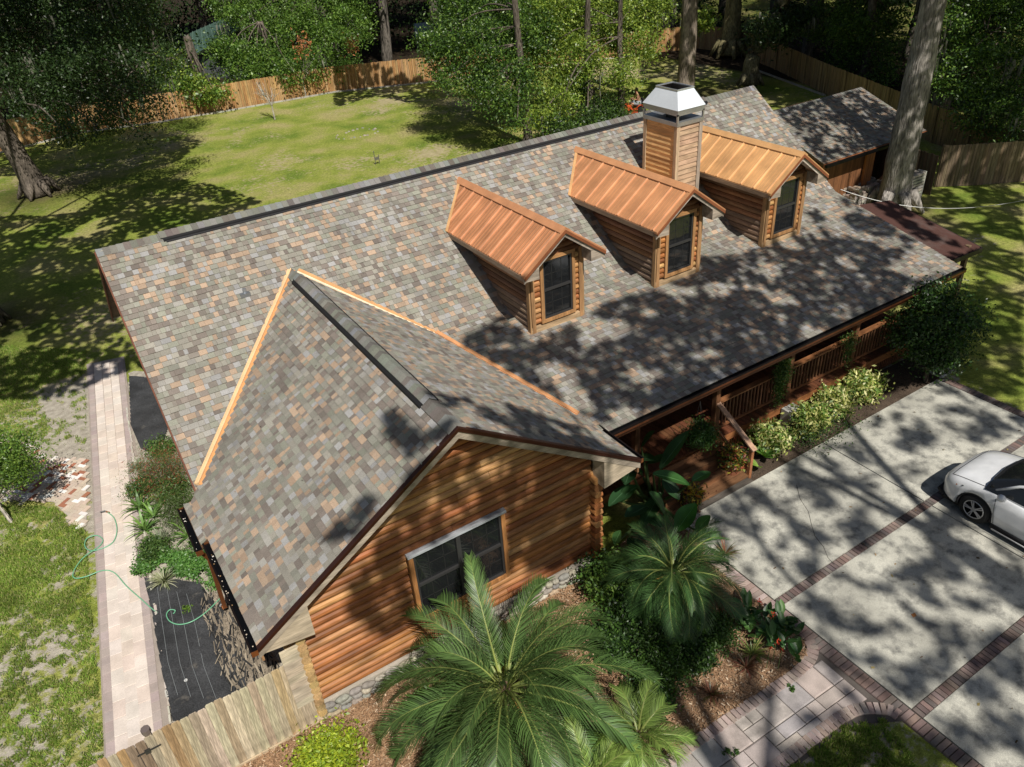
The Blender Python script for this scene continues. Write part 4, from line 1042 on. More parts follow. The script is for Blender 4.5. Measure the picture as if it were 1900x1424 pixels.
b = MB(); b.bar((21.3, -7.66, 2.42), (23.98, -7.56, 2.27), .04, .16, (.02, .015, .015)); b.bar((23.99, -7.55, 2.27), (24.19, -4, 2.83), .04, .14, (.03, .02, .02)); b.build('fascia', 'wood_x', leanto)
b = MB()
for x, y in ((23.6, -7.3), (23.8, -4.4), (22.0, -7.4)): b.box(x-.07, x+.07, y-.07, y+.07, 0, 2.45, (.20, .14, .08))
b.build('post', 'wood_z', leanto)
# neighbour house behind the fence: green metal roof
nb = empty('neighbour_house', (16, 50, 0), label='neighbour house with pale green metal roof glimpsed behind the fence', cat='house')
pA, pB, pC = PD(352, 100, 52), PD(428, 30, 58), PD(350, 72, 60)
b = MB()
r0, r1 = PD(352, 62, 74), PD(425, 30, 70); e0, e1 = PD(350, 108, 69), PD(446, 52, 66); s1_ = PD(480, 62, 69)
nx0 = 13.0
R0, R1 = np.array((14.8, 53.5, 5.0)), np.array((18.8, 50.5, 5.6))
b.poly([e0, e1, r1, r0], (.21, .36, .29)); b.poly([e1, s1_, r1], (.13, .22, .18)); nbr = b.build('roof', 'metal', nb)
b = MB()
for t in np.linspace(.08, .95, 9):
    b.bar(e0+(e1-e0)*t+(0, 0, .03), r0+(r1-r0)*t+(0, 0, .03), .06, .05, (.30, .46, .38))
b.build('rib', 'metal', nbr)
b = MB(); dn = np.array((0, 0, -1.)); q0, q1, q2 = e0+(.3, .5, -.25), e1+(-.2, .5, -.25), s1_+(-.2, .3, -.25)
b.poly([q0, q1, (q1[0], q1[1], -.1), (q0[0], q0[1], -.1)], (.10, .11, .115)); b.poly([q1, q2, (q2[0], q2[1], -.1), (q1[0], q1[1], -.1)], (.07, .08, .085)); b.build('wall', 'plain', nb)
b = MB(); b.bar(e0+(0, 0, -.12), e1+(0, 0, -.12), .05, .2, (.05, .06, .055)); b.bar(e1+(0, 0, -.12), s1_+(0, 0, -.12), .05, .2, (.2, .2, .19)); b.build('fascia', 'metal', nb)
nb2 = empty('neighbour_shed', (38, 56, 0), label='grey roofed outbuilding in the dark woods above the back fence', cat='shed')
c0, c1, c2, c3 = PD(770, 70, 76), PD(830, 66, 78), PD(824, 38, 82), PD(768, 44, 80)
b = MB(); b.poly([c0, c1, c2, c3], (.22, .27, .26)); b.build('roof', 'metal', nb2)
b = MB(); b.poly([c0+(0, 0, -.1), c1+(0, 0, -.1), (c1[0], c1[1], -.1), (c0[0], c0[1], -.1)][::-1], (.12, .13, .13)); b.build('wall', 'plain', nb2)

# ================================================================== FENCES
def picket_mesh(w, h, th=.02, dog=.03):
    b = MB(); P = [(-w/2, 0), (w/2, 0), (w/2, h-dog), (w/2-dog, h), (-w/2+dog, h), (-w/2, h-dog)]
    F = [(x, -th/2, z) for x, z in P]; K = [(x, th/2, z) for x, z in P]; n = len(P)
    b.add(F+K, [tuple(range(n)), tuple(reversed(range(n, 2*n)))]+[(i, i+n, (i+1) % n+n, (i+1) % n) for i in range(n)], (1, 1, 1))
    return b.mesh('picket', 'picket', center=False)[0]
PKM = picket_mesh(.1405, 1.83, dog=.022)
WEATH = [(.46, .38, .26), (.41, .33, .22), (.50, .42, .30), (.45, .33, .19), (.39, .32, .23), (.36, .23, .12), (.54, .46, .34), (.47, .38, .25)]
ff = empty('front_fence', (-1, -9.35, 0), label='weathered grey brown picket fence running from the log corner out of frame', cat='fence')
x = .40
while x > -7.5:
    if x > -2.25 or x < -2.55:
        mobj('picket', PKM, ff, (x, -9.37+rnd(-.004, .004), 0), rnd(-.02, .02), (1.0, 1, 1+rnd(-.012, .012)), jit(RS.choice(WEATH), .12))
    x -= .1425
for zz in (.35, 1.0, 1.6):
    b = MB(); b.box(-7.5, .47, -9.35, -9.31, zz-.045, zz+.045, (.3, .24, .17)); b.build('rail', 'wood_x', ff)
b = MB(); b.box(-1.9, .5, -9.43, -9.39, .0, .07, (.46, .36, .24)); b.build('kickboard', 'wood_x', ff)
for xx in (-2.16, .46, -4.8):
    b = MB(); b.box(xx-.05, xx+.05, -9.35, -9.25, 0, 1.88, (.28, .22, .16)); b.build('fence_post', 'wood_z', ff)
b = MB(); b.tube([(-2.16, -9.31, 1.86), (-2.16, -9.31, 1.95)], .075, 8, (.15, .12, .11)); b.build('post_cap', 'plastic', ff)
for xx in (-2.31, -2.46): mobj('picket', PKM, ff, (xx, -9.38, 0), 0, (1, 1, .985), jit((.25, .19, .13), .1))
b = MB(); b.box(-2.42, -2.05, -9.405, -9.39, 1.52, 1.545, (.07, .07, .075)); b.box(-2.30, -2.22, -9.41, -9.39, 1.48, 1.585, (.08, .08, .085)); b.build('gate_hinge', 'metal', ff)
# pale boards closing the gap between fence and log corner
pb = empty('gap_panel', (.35, -9.2, 1), label='panel of pale horizontal boards between fence and log corner', cat='board panel')
z = .75
while z < 2.2:
    b = MB(); b.box(.12, .52, -9.47, -9.44, z, z+.165, jit((.56, .47, .35), .07)); b.build('board', 'wood_x', pb); z += .17

def far_fence(name, pts, cols, label, h=1.83, pw_=.14, flip=1, **k):
    f = empty(name, (pts[0][0], pts[0][1], 0), label=label, cat='fence', **k); b = MB(); pb_ = MB(); n = 0
    for (x0, y0), (x1, y1) in zip(pts, pts[1:]):
        L = math.hypot(x1-x0, y1-y0); dx, dy = (x1-x0)/L, (y1-y0)/L; s = 0
        while s < L:
            hh = h+rnd(-.02, .02); c = jit(RS.choice(cols), .13); o_ = rnd(-.006, .006)
            b.obox((x0+dx*s-dy*o_, y0+dy*s+dx*o_, 0), (dx*(pw_-.014), dy*(pw_-.014), 0), (-dy*.02, dx*.02, 0), (0, 0, hh), c); s += pw_
        s = 0
        while s < L:
            q = MB(); q.box(x0+dx*s-.05, x0+dx*s+.05, y0+dy*s+.03, y0+dy*s+.13, 0, h, cols[0]); q.build('fence_post', 'wood_z', f); s += 2.44
        for zz in (.3, 1.5):
            q = MB(); q.bar((x0-dy*.05, y0+dx*.05, zz), (x1-dy*.05, y1+dx*.05, zz), .04, .09, cols[0]); q.build('rail', 'wood_x', f)
    b.build('picket_run', 'wood_z', f, kind='stuff'); return f
far_fence('back_fence', FENCE_BACK[1:10], [(.46, .26, .11), (.50, .30, .13), (.42, .22, .085), (.52, .33, .16)], 'orange stained picket fence curving round the back lawn')
far_fence('side_fence', [FENCE_BACK[9]]+FENCE_BACK[10:], [(.27, .19, .10), (.30, .215, .12), (.25, .17, .09)], 'brown picket fence along the dark right side behind the garage')
rf = [G(1716, 258)[:2], G(1760, 300)[:2], G(1810, 325)[:2], (41, -6)]
far_fence('cross_fence', [tuple(G(1738, 347)[:2]), tuple(G(1812, 344)[:2]), tuple(G(1990, 330)[:2])], [(.22, .165, .10), (.25, .19, .12), (.19, .14, .09)], 'dark grey brown board fence with latch at the right edge', h=1.9)
far_fence('bay_fence', [tuple(G(1693, 352)[:2]), tuple(G(1722, 362)[:2])], [(.19, .14, .09)], 'short stub of fence beside the big tree trunk', h=1.8)
# curb of pale stones at the fence foot
b = MB()
for (x0, y0), (x1, y1) in zip(FENCE_BACK[1:8], FENCE_BACK[2:9]):
    L = math.hypot(x1-x0, y1-y0); n = int(L/.7)
    for i in range(n):
        t = i/n; px, py = x0+(x1-x0)*t, y0+(y1-y0)*t-.35; b.bar((px, py, .03), (px+(x1-x0)/n*.95, py+(y1-y0)/n*.95+rnd(-.03, .03), .03), .12, .1, jit((.40, .38, .33), .15))
for (p, q) in ((G(1692, 245)[:2], G(1752, 268)[:2]), (G(1400, 130)[:2], G(1530, 178)[:2])):
    b.bar(tuple(p)+(.03,), tuple(q)+(.03,), .14, .1, (.36, .34, .29))
b.build('fence_curb', 'plain', label='pale concrete strip along the foot of the back fence', cat='kerb')

# ================================================================== STACKS NEAR THE GARAGE
bp = empty('brick_pile', tuple(G(1600, 372)[:2])+(0,), label='pile of old grey bricks stacked by the open bay', cat='brick pile')
base = G(1605, 382)[:2]
for lay in range(7):
    for i in range(9):
        for j in range(3):
            if lay > 4 and rnd(0, 1) < .4: continue
            block('brick', PB, bp, base[0]-.9+i*.24+rnd(-.02, .02), base[1]+j*.3+rnd(-.03, .03), .06+lay*.13, .2, .26, .11, rnd(-.12, .12), jit(RS.choice([(.42, .38, .33), (.30, .27, .24), (.50, .46, .40), (.36, .28, .22)]), .15))
pal = empty('pallet_stack', tuple(G(1682, 372)[:2])+(0,), label='upright stack of pale weathered planks right of the big trunk', cat='plank stack')
pq = G(1682, 374)[:2]
for k in range(9):
    b = MB(); b.box(pq[0]-.55+rnd(-.03, .03), pq[0]+.5, pq[1]-.3, pq[1]+.3, .05+k*.14, .14+k*.14, jit((.42, .40, .33), .15)); b.build('plank', 'wood_x', pal)
b = MB(); b.box(pq[0]+.5, pq[0]+.58, pq[1]-.3, pq[1]+.1, 0, 1.3, (.6, .58, .5)); b.build('upright', 'wood_z', pal)

# wire from the house to the right
b = MB(); w0, w1 = PD(1560, 352, 31.5), PD(1905, 371, 30); pts = [w0+(w1-w0)*t+np.array((0, 0, -.55*4*t*(1-t)+.3*0)) for t in np.linspace(0, 1, 16)]
w1b = w1+(w1-w0)*.8
b.tube(pts+[w1b], .013, 5, (.35, .35, .34)); b.build('service_wire', 'plastic', label='thin grey overhead wire running right from the gable end', cat='wire')

# garden hose on the left path
def smooth_pts(P, n=10):
    P = [np.array(p, float) for p in P]; out = []
    for i in range(len(P)-1):
        p0 = P[max(i-1, 0)]; p1 = P[i]; p2 = P[i+1]; p3 = P[min(i+2, len(P)-1)]
        for t in np.linspace(0, 1, n, endpoint=False): out.append(.5*((2*p1)+(-p0+p2)*t+(2*p0-5*p1+4*p2-p3)*t*t+(-p0+3*p1-3*p2+p3)*t**3))
    out.append(P[-1]); return out
hp = [(200, 951), (212, 962), (217, 985), (208, 1008), (180, 1021), (163, 1020), (157, 1010), (163, 998), (180, 994), (191, 1002), (184, 1014), (165, 1027), (150, 1040), (136, 1062), (139, 1073), (160, 1070), (190, 1059), (212, 1063), (235, 1088), (262, 1112), (285, 1132), (305, 1143), (320, 1140), (325, 1133), (315, 1132), (309, 1141), (315, 1153), (332, 1159), (355, 1154), (380, 1138), (405, 1114), (412, 1105)]
b = MB(); b.tube(smooth_pts([G(u, v, .05 if i < 23 else .125) for i, (u, v) in enumerate(hp)], 8), .013, 6, (.16, .42, .25)); hose = b.build('garden_hose', 'plastic', smooth=True, label='green garden hose looping over the cream path and black cloth', cat='hose')
b = MB(); e_ = G(199, 950, .05); b.tube([e_, e_+(-.05, .03, .03), e_+(-.16, .04, .05)], [.018, .022, .012], 7, (.05, .05, .05)); b.bar(e_+(-.03, 0, .02), e_+(.05, -.07, .0), .02, .03, (.25, .12, .05)); b.build('nozzle', 'plastic', hose)

# ================================================================== PLANTS
def quads(P, A, B_, cols, name, mat='leaf'):
    """rhombic leaves: centre P, half axis A (length), half axis B_ (width)"""
    n = len(P); V = np.stack([P-A, P+B_-A*.1, P+A, P-B_-A*.1], 1).reshape(-1, 3); return fast_mesh(name, V, np.arange(n*4).reshape(-1, 4), cols, mat)
def rand_unit(g, n):
    v = g.normal(size=(n, 3)); return v/np.linalg.norm(v, axis=1)[:, None]
def leaves_at(P, size, cols, name, g, up=.5, asp=.5, mat='leaf'):
    n = len(P); N = rand_unit(g, n)+np.array((0, 0, up)); N /= np.linalg.norm(N, axis=1)[:, None]
    T = np.cross(N, rand_unit(g, n)); T /= np.linalg.norm(T, axis=1)[:, None]; B2 = np.cross(N, T)
    s = size*g.uniform(.6, 1.3, (n, 1))
    c = np.array(cols)[g.integers(0, len(cols), n)]*g.uniform(.7, 1.25, (n, 1))
    return quads(P, T*s/2, B2*s/2*asp, c, name, mat)
def clump_cloud(g, blobs, n, per=55, crad=.45, shell=.55, flat=.7):
    """blobs (x,y,z,rx,ry,rz): leaf clumps mostly near each blob's surface"""
    vol = np.array([b_[3]*b_[4]+b_[3]*b_[5] for b_ in blobs]); pr = vol/vol.sum(); K = max(1, n//per); out = []
    idx = g.choice(len(blobs), K, p=pr)
    for i in idx:
        b_ = blobs[i]; d = rand_unit(g, 1)[0]; r = g.uniform(shell, 1.0)
        c = np.array(b_[:3])+d*np.array(b_[3:6])*r; m_ = g.integers(per//2, per*3//2)
        s = g.uniform(.5, 1.3)*crad
        out.append(c+g.normal(size=(m_, 3))*np.array((s, s, s*flat)))
    return np.concatenate(out)[:n]
GRN = [(.045, .10, .018), (.06, .13, .022), (.035, .08, .016), (.08, .15, .03)]
LGR = [(.12, .22, .035), (.13, .22, .035), (.08, .16, .03), (.16, .25, .05)]
DGR = [(.022, .05, .014), (.03, .065, .018), (.018, .042, .012), (.045, .085, .025)]
YGR = [(.30, .38, .03), (.38, .44, .035), (.22, .32, .03)]
VAR = [(.55, .54, .20), (.68, .64, .32), (.16, .26, .05), (.12, .20, .04), (.46, .48, .14)]
def shrub(name, label, cat, c, r, n, size, cols, seed, stems=6, group=None, per=40, crad=None, up=.5, asp=.5, zlift=None):
    g = np.random.default_rng(seed); c = np.array(c, float); r = np.array(r if hasattr(r, '__len__') else (r, r, r), float)
    t = empty(name, (c[0], c[1], 0), label=label, cat=cat, group=group)
    zc = c[2] if c[2] > 0 else r[2]*.75
    P = clump_cloud(g, [(c[0], c[1], zc, *r)], n, per, crad or r[0]*.28, .45); P = P[P[:, 2] > .03]
    me = leaves_at(P, size, cols, 'foliage', g, up, asp); o = mobj('foliage', me, t)
    b = MB()
    for k in range(stems):
        a = 2*math.pi*k/stems; e = (c[0]+math.cos(a)*r[0]*.6, c[1]+math.sin(a)*r[1]*.6, zc+r[2]*.3)
        b.tube([(c[0]+rnd(-.04, .04), c[1]+rnd(-.04, .04), -.03), ((c[0]*1.2+e[0]*.8)/2, (c[1]*1.2+e[1]*.8)/2, zc*.6), e], [.025*r[0]+.006, .018*r[0]+.005, .004], 5, (.12, .09, .06))
    b.build('stem', 'bark', t); return t
def blades(name, label, cat, c, n, L, w, cols, seed, arch=.6, spread=1.0, group=None, mat='leaf', seg=4, flower=None):
    """tuft of arching strap leaves"""
    g = np.random.default_rng(seed); V = []; F = []; C_ = []; c = np.array(c, float)
    for i in range(n):
        a = g.uniform(0, 2*math.pi); el = g.uniform(.25, 1.35); l = L*g.uniform(.6, 1.15); ww = w*g.uniform(.7, 1.2)
        d = np.array((math.cos(a), math.sin(a), 0)); sd = np.array((-math.sin(a), math.cos(a), 0)); p = c+d*.03*L; th = el; base = len(V); cc_ = np.array(cols[g.integers(0, len(cols))])*g.uniform(.75, 1.25)
        for s in range(seg+1):
            t = s/seg; k = ww*(math.sin(math.pi*min(1, .25+.75*t)) if t > .0 else .55); V += [p-sd*k/2, p+sd*k/2]
            th = el-arch*2*t*t; p = p+(d*math.cos(th)*spread+np.array((0, 0, math.sin(th))))*l/seg
        for s in range(seg): F.append((base+2*s, base+2*s+1, base+2*s+3, base+2*s+2)); C_.append(cc_)
    V = np.array(V); V[:, 2] = np.maximum(V[:, 2], c[2]-.02+.01)
    o = mobj(name, fast_mesh(name, V-c, np.array(F), np.array(C_), mat), None, c); tag(o, label, cat, group)
    return o
def big_leaf(name, base, tip, width, col, parent, up=(0, 0, 1), fold=.25, seg=9, droop=.0, asp_pow=.8):
    """paddle leaf with midrib from base to tip"""
    base, tip = np.array(base, float), np.array(tip, float); d = tip-base; L = np.linalg.norm(d); d /= L; sd = np.cross(d, up); sd /= np.linalg.norm(sd); nn = np.cross(sd, d)
    b = MB(); V = []
    for i in range(seg+1):
        t = i/seg; w = width*max(.02, math.sin(math.pi*min(.98, t*.93+.05))**asp_pow)/2; c = base+d*L*t+nn*(droop*L*(-(t*t)))
        V += [c-sd*w+nn*w*fold, c-sd*w*.5+nn*w*fold*.35, c, c+sd*w*.5+nn*w*fold*.35, c+sd*w+nn*w*fold]
    F = [(i*5+k, i*5+k+1, i*5+k+6, i*5+k+5) for i in range(seg) for k in range(4)]
    b.v = [tuple(v) for v in V]; b.f = F; b.c = [jit(col, .05)]*len(F)
    b.tube([base+nn*.006]+[base+d*L*t+nn*(droop*L*(-(t*t))+.006) for t in (.3, .6, .9)], [.012*width*2, .01*width*2, .006*width*2, .002], 4, tuple(min(1, x*2.2+.05) for x in col))
    return b.build(name, 'leaf', parent, smooth=True)

# ---- palms --------------------------------------------------------------
def frond_mesh(L, wl, droop, seed, npair=70, twist=0., col=(.07, .15, .04), vee=.35, lw=.028):
    g = np.random.default_rng(seed); V = []; F = []; C_ = []; P = []; D_ = []; p = np.zeros(3); th = 0.0; N = 24
    for i in range(N+1):
        P.append(p.copy()); D_.append(np.array((math.cos(th), 0, math.sin(th)))); p = p+D_[-1]*L/N; th -= droop*(.35+1.3*i/N)/N
    P = np.array(P); D_ = np.array(D_)
    def at(t):
        x = t*N; i = min(N-1, int(x)); f = x-i; return P[i]*(1-f)+P[i+1]*f, D_[i]
    # rachis
    for i in range(N):
        r0, r1 = .022*(1-i/N)+.004, .022*(1-(i+1)/N)+.004; b0 = len(V)
        for q, r in ((P[i], r0), (P[i+1], r1)):
            V += [q+(0, -r, 0), q+(0, r, 0), q+(0, 0, r*.9)]
        for a, b2, c2, d2 in ((0, 2, 5, 3), (2, 1, 4, 5)): F.append((b0+a, b0+b2, b0+c2, b0+d2)); C_.append((.21, .27, .075))
    for i in range(npair):
        t = .13+.86*i/npair; q, d = at(t); nn = np.array((-d[2], 0, d[0]))
        prof = math.sin(math.pi*min(1, (t-.05)*.98)**.75)**.6; l = wl*max(.25, prof)
        for sg in (-1, 1):
            fwd = .75+.95*t+g.uniform(-.08, .08); dr = (d*fwd+np.array((0, sg, 0))+nn*(vee+g.uniform(-.22, .22))); dr /= np.linalg.norm(dr)
            sd = np.cross(dr, nn); sd /= np.linalg.norm(sd); ll = l*g.uniform(.88, 1.08); b0 = len(V); w = lw
            m_ = q+dr*ll*.5; e = q+dr*ll*.96+np.array((0, 0, -ll*.22)); w2 = w*.9
            V += [q-sd*w*.5, q+sd*w*.5, m_-sd*w2*.5, m_+sd*w2*.5, e-sd*w*.12, e+sd*w*.12]
            cc_ = np.array(col)*g.uniform(.5, 1.5)*(1+.25*t)
            F += [(b0, b0+1, b0+3, b0+2), (b0+2, b0+3, b0+5, b0+4)]; C_ += [cc_, cc_]
    return fast_mesh('frond', np.array(V), np.array(F), np.array(C_), 'leaf_obj')
def palm(name, label, base, h, L, wl, nf, seed, col, trunk_r=.2, els=(-.25, 1.35), droop=1.5, npair=70, lw=.028, vee=.35, group=None):
    g = np.random.default_rng(seed); t = empty(name, tuple(base[:2])+(0,), label=label, cat='palm', group=group)
    FM = [frond_mesh(L*s, wl*(.9+.2*k/3), droop*(.8+.25*k), seed*10+k, npair, col=col, lw=lw, vee=vee) for k, s in enumerate((1.0, .92, 1.05, .85))]
    ga = 2.39996
    for i in range(nf):
        f = (i+.5)/nf; el = els[0]+(els[1]-els[0])*f**1.3+g.uniform(-.08, .08); az = i*ga+g.uniform(-.15, .15)
        o = mobj('frond', FM[g.integers(0, 4)], t, (base[0]+math.cos(az)*trunk_r*.5, base[1]+math.sin(az)*trunk_r*.5, h+f*.15))
        o.rotation_mode = 'XYZ'; sc = (1.0-.25*max(0, f-.75)*3)*g.uniform(.92, 1.05)
        R_ = Matrix.Rotation(az, 4, 'Z') @ Matrix.Rotation(-el, 4, 'Y') @ Matrix.Rotation(g.uniform(-.35, .35), 4, 'X')
        o.rotation_euler = R_.to_euler(); o.scale = (sc, sc, sc); k = g.uniform(.75, 1.3); o.color = (k*(1+.15*f), k, k, 1)
        if i < 4 and nf > 45: o.color = (3.2, 1.35, 1.3, 1)
    b = MB(); n = 10
    b.tube([(base[0], base[1], h*k/n-.05) for k in range(n+1)]+[(base[0], base[1], h+.15)], [trunk_r*(1.05+.12*(k % 2)) for k in range(n+1)]+[trunk_r*.6], 11, (.16, .11, .07), wob=.12); b.build('trunk', 'bark', t)
    return t
# big palm: crown centre seen at (945,1235)
hp_ = 1.0; pc = G(936, 1275, 1.25)
palm('palm_tree', 'largest palm with long arching fronds in front of the gable window', (pc[0], pc[1], 0), 1.15, 2.75, .44, 58, 5, (.062, .122, .034), trunk_r=.2, els=(-.3, 1.28), droop=1.75, npair=64, lw=.0175, vee=.5)
p2 = G(1250, 1055, 1.2)
palm('palm_tree', 'smaller darker palm beside the driveway corner', (p2[0], p2[1], 0), 1.0, 1.6, .40, 50, 8, (.042, .10, .028), trunk_r=.11, els=(-.5, 1.4), droop=1.7, npair=46, lw=.012, vee=.4)
p3 = G(1185, 1345, .7)
palm('palm_tree', 'young pale yellow green palm in the lower mulch behind the big palm', (p3[0], p3[1], 0), .35, 1.0, .34, 18, 12, (.12, .20, .045), trunk_r=.07, els=(-.05, 1.3), droop=1.4, npair=36, lw=.013)
p4 = G(1095, 1440, .6)
palm('palm_tree', 'yellow green fan of fronds at the bottom edge below the big palm', (p4[0], p4[1], 0), .3, 1.1, .36, 14, 14, (.13, .21, .045), trunk_r=.07, els=(.05, 1.2), droop=1.3, npair=36, lw=.014)

# ---- bird of paradise / banana clump in the shade of the porch -----------
bop = empty('banana_plant', tuple(G(1215, 930)[:2])+(0,), label='tall broad leaved banana clump between gable corner and porch steps', cat='banana plant')
def BL(u0, v0, z0, u1, v1, z1, w, c=(.05, .13, .035), **k):
    a, t_ = G(u0, v0, z0), G(u1, v1, z1); rt = np.array((bop.location.x+rnd(-.2, .2), bop.location.y+rnd(-.2, .2), 0)); s = MB(); s.tube([rt, (rt*.4+a*.6)+(0, 0, -.1), a], [.05, .035, .018], 6, (.10, .16, .05)); s.build('stalk', 'leaf', bop)
    big_leaf('leaf_blade', a, t_, w, c, bop, **k)
BL(1225, 870, 1.3, 1278, 800, 2.2, .42, (.035, .08, .035)); BL(1190, 830, 1.6, 1215, 800, 2.1, .36, (.03, .07, .03))
BL(1212, 880, 1.6, 1285, 892, 1.35, .42, (.055, .15, .035), droop=.15); BL(1285, 893, 1.3, 1318, 876, 1.3, .30, (.05, .13, .035))
BL(1205, 915, 1.4, 1245, 955, .8, .46, (.05, .14, .035), droop=.2); BL(1255, 985, .7, 1292, 935, 1.2, .5, (.05, .16, .035)); BL(1292, 985, .8, 1318, 957, 1.1, .32, (.05, .15, .035))
BL(1140, 1010, .9, 1152, 985, 1.2, .26, (.06, .15, .04)); BL(1170, 900, 1.2, 1130, 940, 1.5, .35, (.03, .08, .03)); BL(1170, 870, 1.4, 1160, 900, 1.9, .38, (.03, .08, .03))
for q in ((1175, 850, 1.2, 1215, 850, 1.5), (1200, 860, 1.0, 1245, 845, 1.4), (1150, 930, 1.2, 1180, 900, 1.6), (1185, 950, .7, 1230, 975, .6), (1230, 890, .9, 1262, 925, .7), (1165, 1000, .5, 1200, 1030, .5), (1150, 880, 1.3, 1190, 872, 1.7)): BL(*q, .36, (.035, .09, .03), droop=.1)
BL(1200, 940, 1.1, 1160, 960, 1.3, .36, (.03, .08, .03)); BL(1225, 915, .9, 1190, 980, 1.0, .36, (.035, .09, .03))
# ---- shrubs in the front bed ----------------------------------------------
shrub('shrub', 'light green loose shrub at the stone corner of the gable', 'shrub', G(1140, 1080, .45), (.62, .55, .5), 5200, .085, GRN+LGR, 31)
shrub('shrub', 'dark fine leaved shrub between the big palm and mulch', 'shrub', G(1230, 1235, .35), (.62, .5, .42), 6000, .06, GRN, 32)
shrub('shrub', 'small round green shrub left of the red canna flowers', 'shrub', G(1325, 1175, .35), (.42, .4, .35), 4200, .06, GRN+[(.09, .17, .04)], 33)
shrub('shrub', 'bright yellow green shrub at the bottom edge by the fence', 'shrub', G(605, 1405, .3), (.6, .42, .32), 6500, .075, YGR, 34)
shrub('shrub', 'low dark shrub under the right palm', 'shrub', G(1160, 1150, .25), (.8, .5, .35), 5000, .08, DGR+GRN, 35)
shrub('shrub', 'light green shoots under the left fronds of the big palm', 'shrub', G(790, 1310, .2), (.45, .35, .25), 2200, .07, LGR, 36)
# variegated scheffleras by the porch
for i, (u, v, r, lab) in enumerate([(1432, 812, .48, 'pale yellow variegated shrub nearest the porch steps'), (1500, 778, .46, 'variegated shrub second from the porch steps'), (1545, 745, .46, 'variegated shrub third from the porch steps, behind the slab edge'), (1600, 715, .48, 'variegated shrub farthest from the steps, near the dark tree')]):
    c = G(u, v, .45); shrub('variegated_shrub', lab, 'shrub', c, (r, r*.9, .42), 3000, .135, VAR if i != 1 else VAR[2:]+VAR[:1], 40+i, group='variegated shrubs along the porch', up=.9, asp=.4)
shrub('shrub', 'low green ground plants on the edge of the driveway below the porch', 'shrub', G(1530, 800, .12), (1.3, .25, .14), 2600, .06, DGR+GRN, 47, per=60, crad=.3)
hb_ = empty('broad_leaf_plant', tuple(G(1415, 850)[:2])+(0,), label='pale green broad leaved plant at the foot of the handrail', cat='plant')
for k in range(9):
    a = k*.72; c = G(1420, 848, .15); e = c+np.array((math.cos(a)*.36, math.sin(a)*.36, .22+.1*(k % 3))); big_leaf('leaf_blade', c, e, .18, (.13, .26, .05), hb_)
for k in range(3):
    c = G(1407, 866, .1); a = 2+k; big_leaf('leaf_blade', c, c+np.array((math.cos(a)*.3, math.sin(a)*.3, .2)), .16, (.22, .34, .06), hb_)
# hanging basket
hbk = empty('hanging_basket', tuple(G(1322, 800, 1.3)), label='hanging basket of small leaved greenery in front of the porch post', cat='hanging basket')
c = G(1300, 806, 1.25); g = np.random.default_rng(51); P = clump_cloud(g, [(c[0], c[1], c[2], .33, .33, .32)], 5000, 40, .12, .4); mobj('foliage', leaves_at(P, .055, GRN+[(.07, .17, .06)], 'foliage', g), hbk)
b = MB(); b.tube([c+(0, 0, -.3), c+(0, 0, -.12)], [.14, .2], 12, (.07, .04, .03)); b.build('pot', 'plain', hbk)
b = MB()
for a in (0, 2.1, 4.2): b.tube([c+(math.cos(a)*.2, math.sin(a)*.2, -.1), c+(0, .1, .95)], .006, 4, (.05, .05, .05))
b.build('hanger', 'metal', hbk)
hk2 = empty('hanging_basket', tuple(G(1450, 660, 2.2)), label='trailing ivy basket hanging by the second porch post', cat='hanging basket')
for (u0, v0, u1, v1) in ((1455, 680, 1445, 735),):
    g = np.random.default_rng(52); c = PY(1452, 690, -8.25); P = np.concatenate([c+g.normal(size=(1500, 3))*(.12, .1, .18), c+(-.02, 0, -.45)+g.normal(size=(1200, 3))*(.08, .07, .28)]); mobj('foliage', leaves_at(P, .06, GRN+[(.22, .30, .08)], 'foliage', g), hk2)
hk3 = empty('hanging_basket', tuple(G(1585, 620, 2.2)), label='second trailing basket farther along the porch eave', cat='hanging basket')
g = np.random.default_rng(53); c = PY(1578, 632, -8.3); P = np.concatenate([c+g.normal(size=(500, 3))*(.12, .1, .1), c+(0, 0, -.3)+g.normal(size=(500, 3))*(.06, .06, .2)]); mobj('foliage', leaves_at(P, .06, GRN+[(.22, .30, .08)], 'foliage', g), hk3)
# potted croton on the steps and yellow croton
pc_ = empty('potted_croton', tuple(G(1372, 875)[:2])+(0,), label='terracotta pot of red and yellow croton beside the steps', cat='potted plant')
c = G(1358, 880, .05); b = MB(); b.tube([c, c+(0, 0, .3), c+(0, 0, .34)], [.15, .21, .22], 14, (.26, .10, .05)); b.build('pot', 'plain', pc_, smooth=False)
g = np.random.default_rng(55); P = clump_cloud(g, [(c[0], c[1], .58, .28, .28, .24)], 2200, 30, .12, .4); mobj('foliage', leaves_at(P, .10, [(.10, .16, .03), (.30, .06, .03), (.35, .30, .04), (.05, .09, .02), (.22, .12, .03)], 'foliage', g, .6, .4), pc_)
yc = empty('yellow_croton', tuple(G(1290, 925)[:2])+(0,), label='small plant with bright yellow leaves at the corner of the slab', cat='plant')
c = G(1288, 918, .45)
for k in range(8):
    a = k*.8; big_leaf('leaf_blade', c, c+np.array((math.cos(a)*.26, math.sin(a)*.26, .05+.08*(k % 3))), .10, (.62, .42, .03) if k % 3 else (.5, .2, .05), yc)
b = MB(); b.tube([(c[0], c[1], 0), c], .012, 5, (.1, .06, .04)); b.build('stem', 'bark', yc)
g = np.random.default_rng(56); P = clump_cloud(g, [(c[0], c[1]+.1, .35, .3, .3, .25)], 900, 30, .1, .4); mobj('foliage', leaves_at(P, .09, [(.08, .12, .03), (.4, .3, .04), (.12, .04, .03)], 'foliage', g, .6, .4), yc)
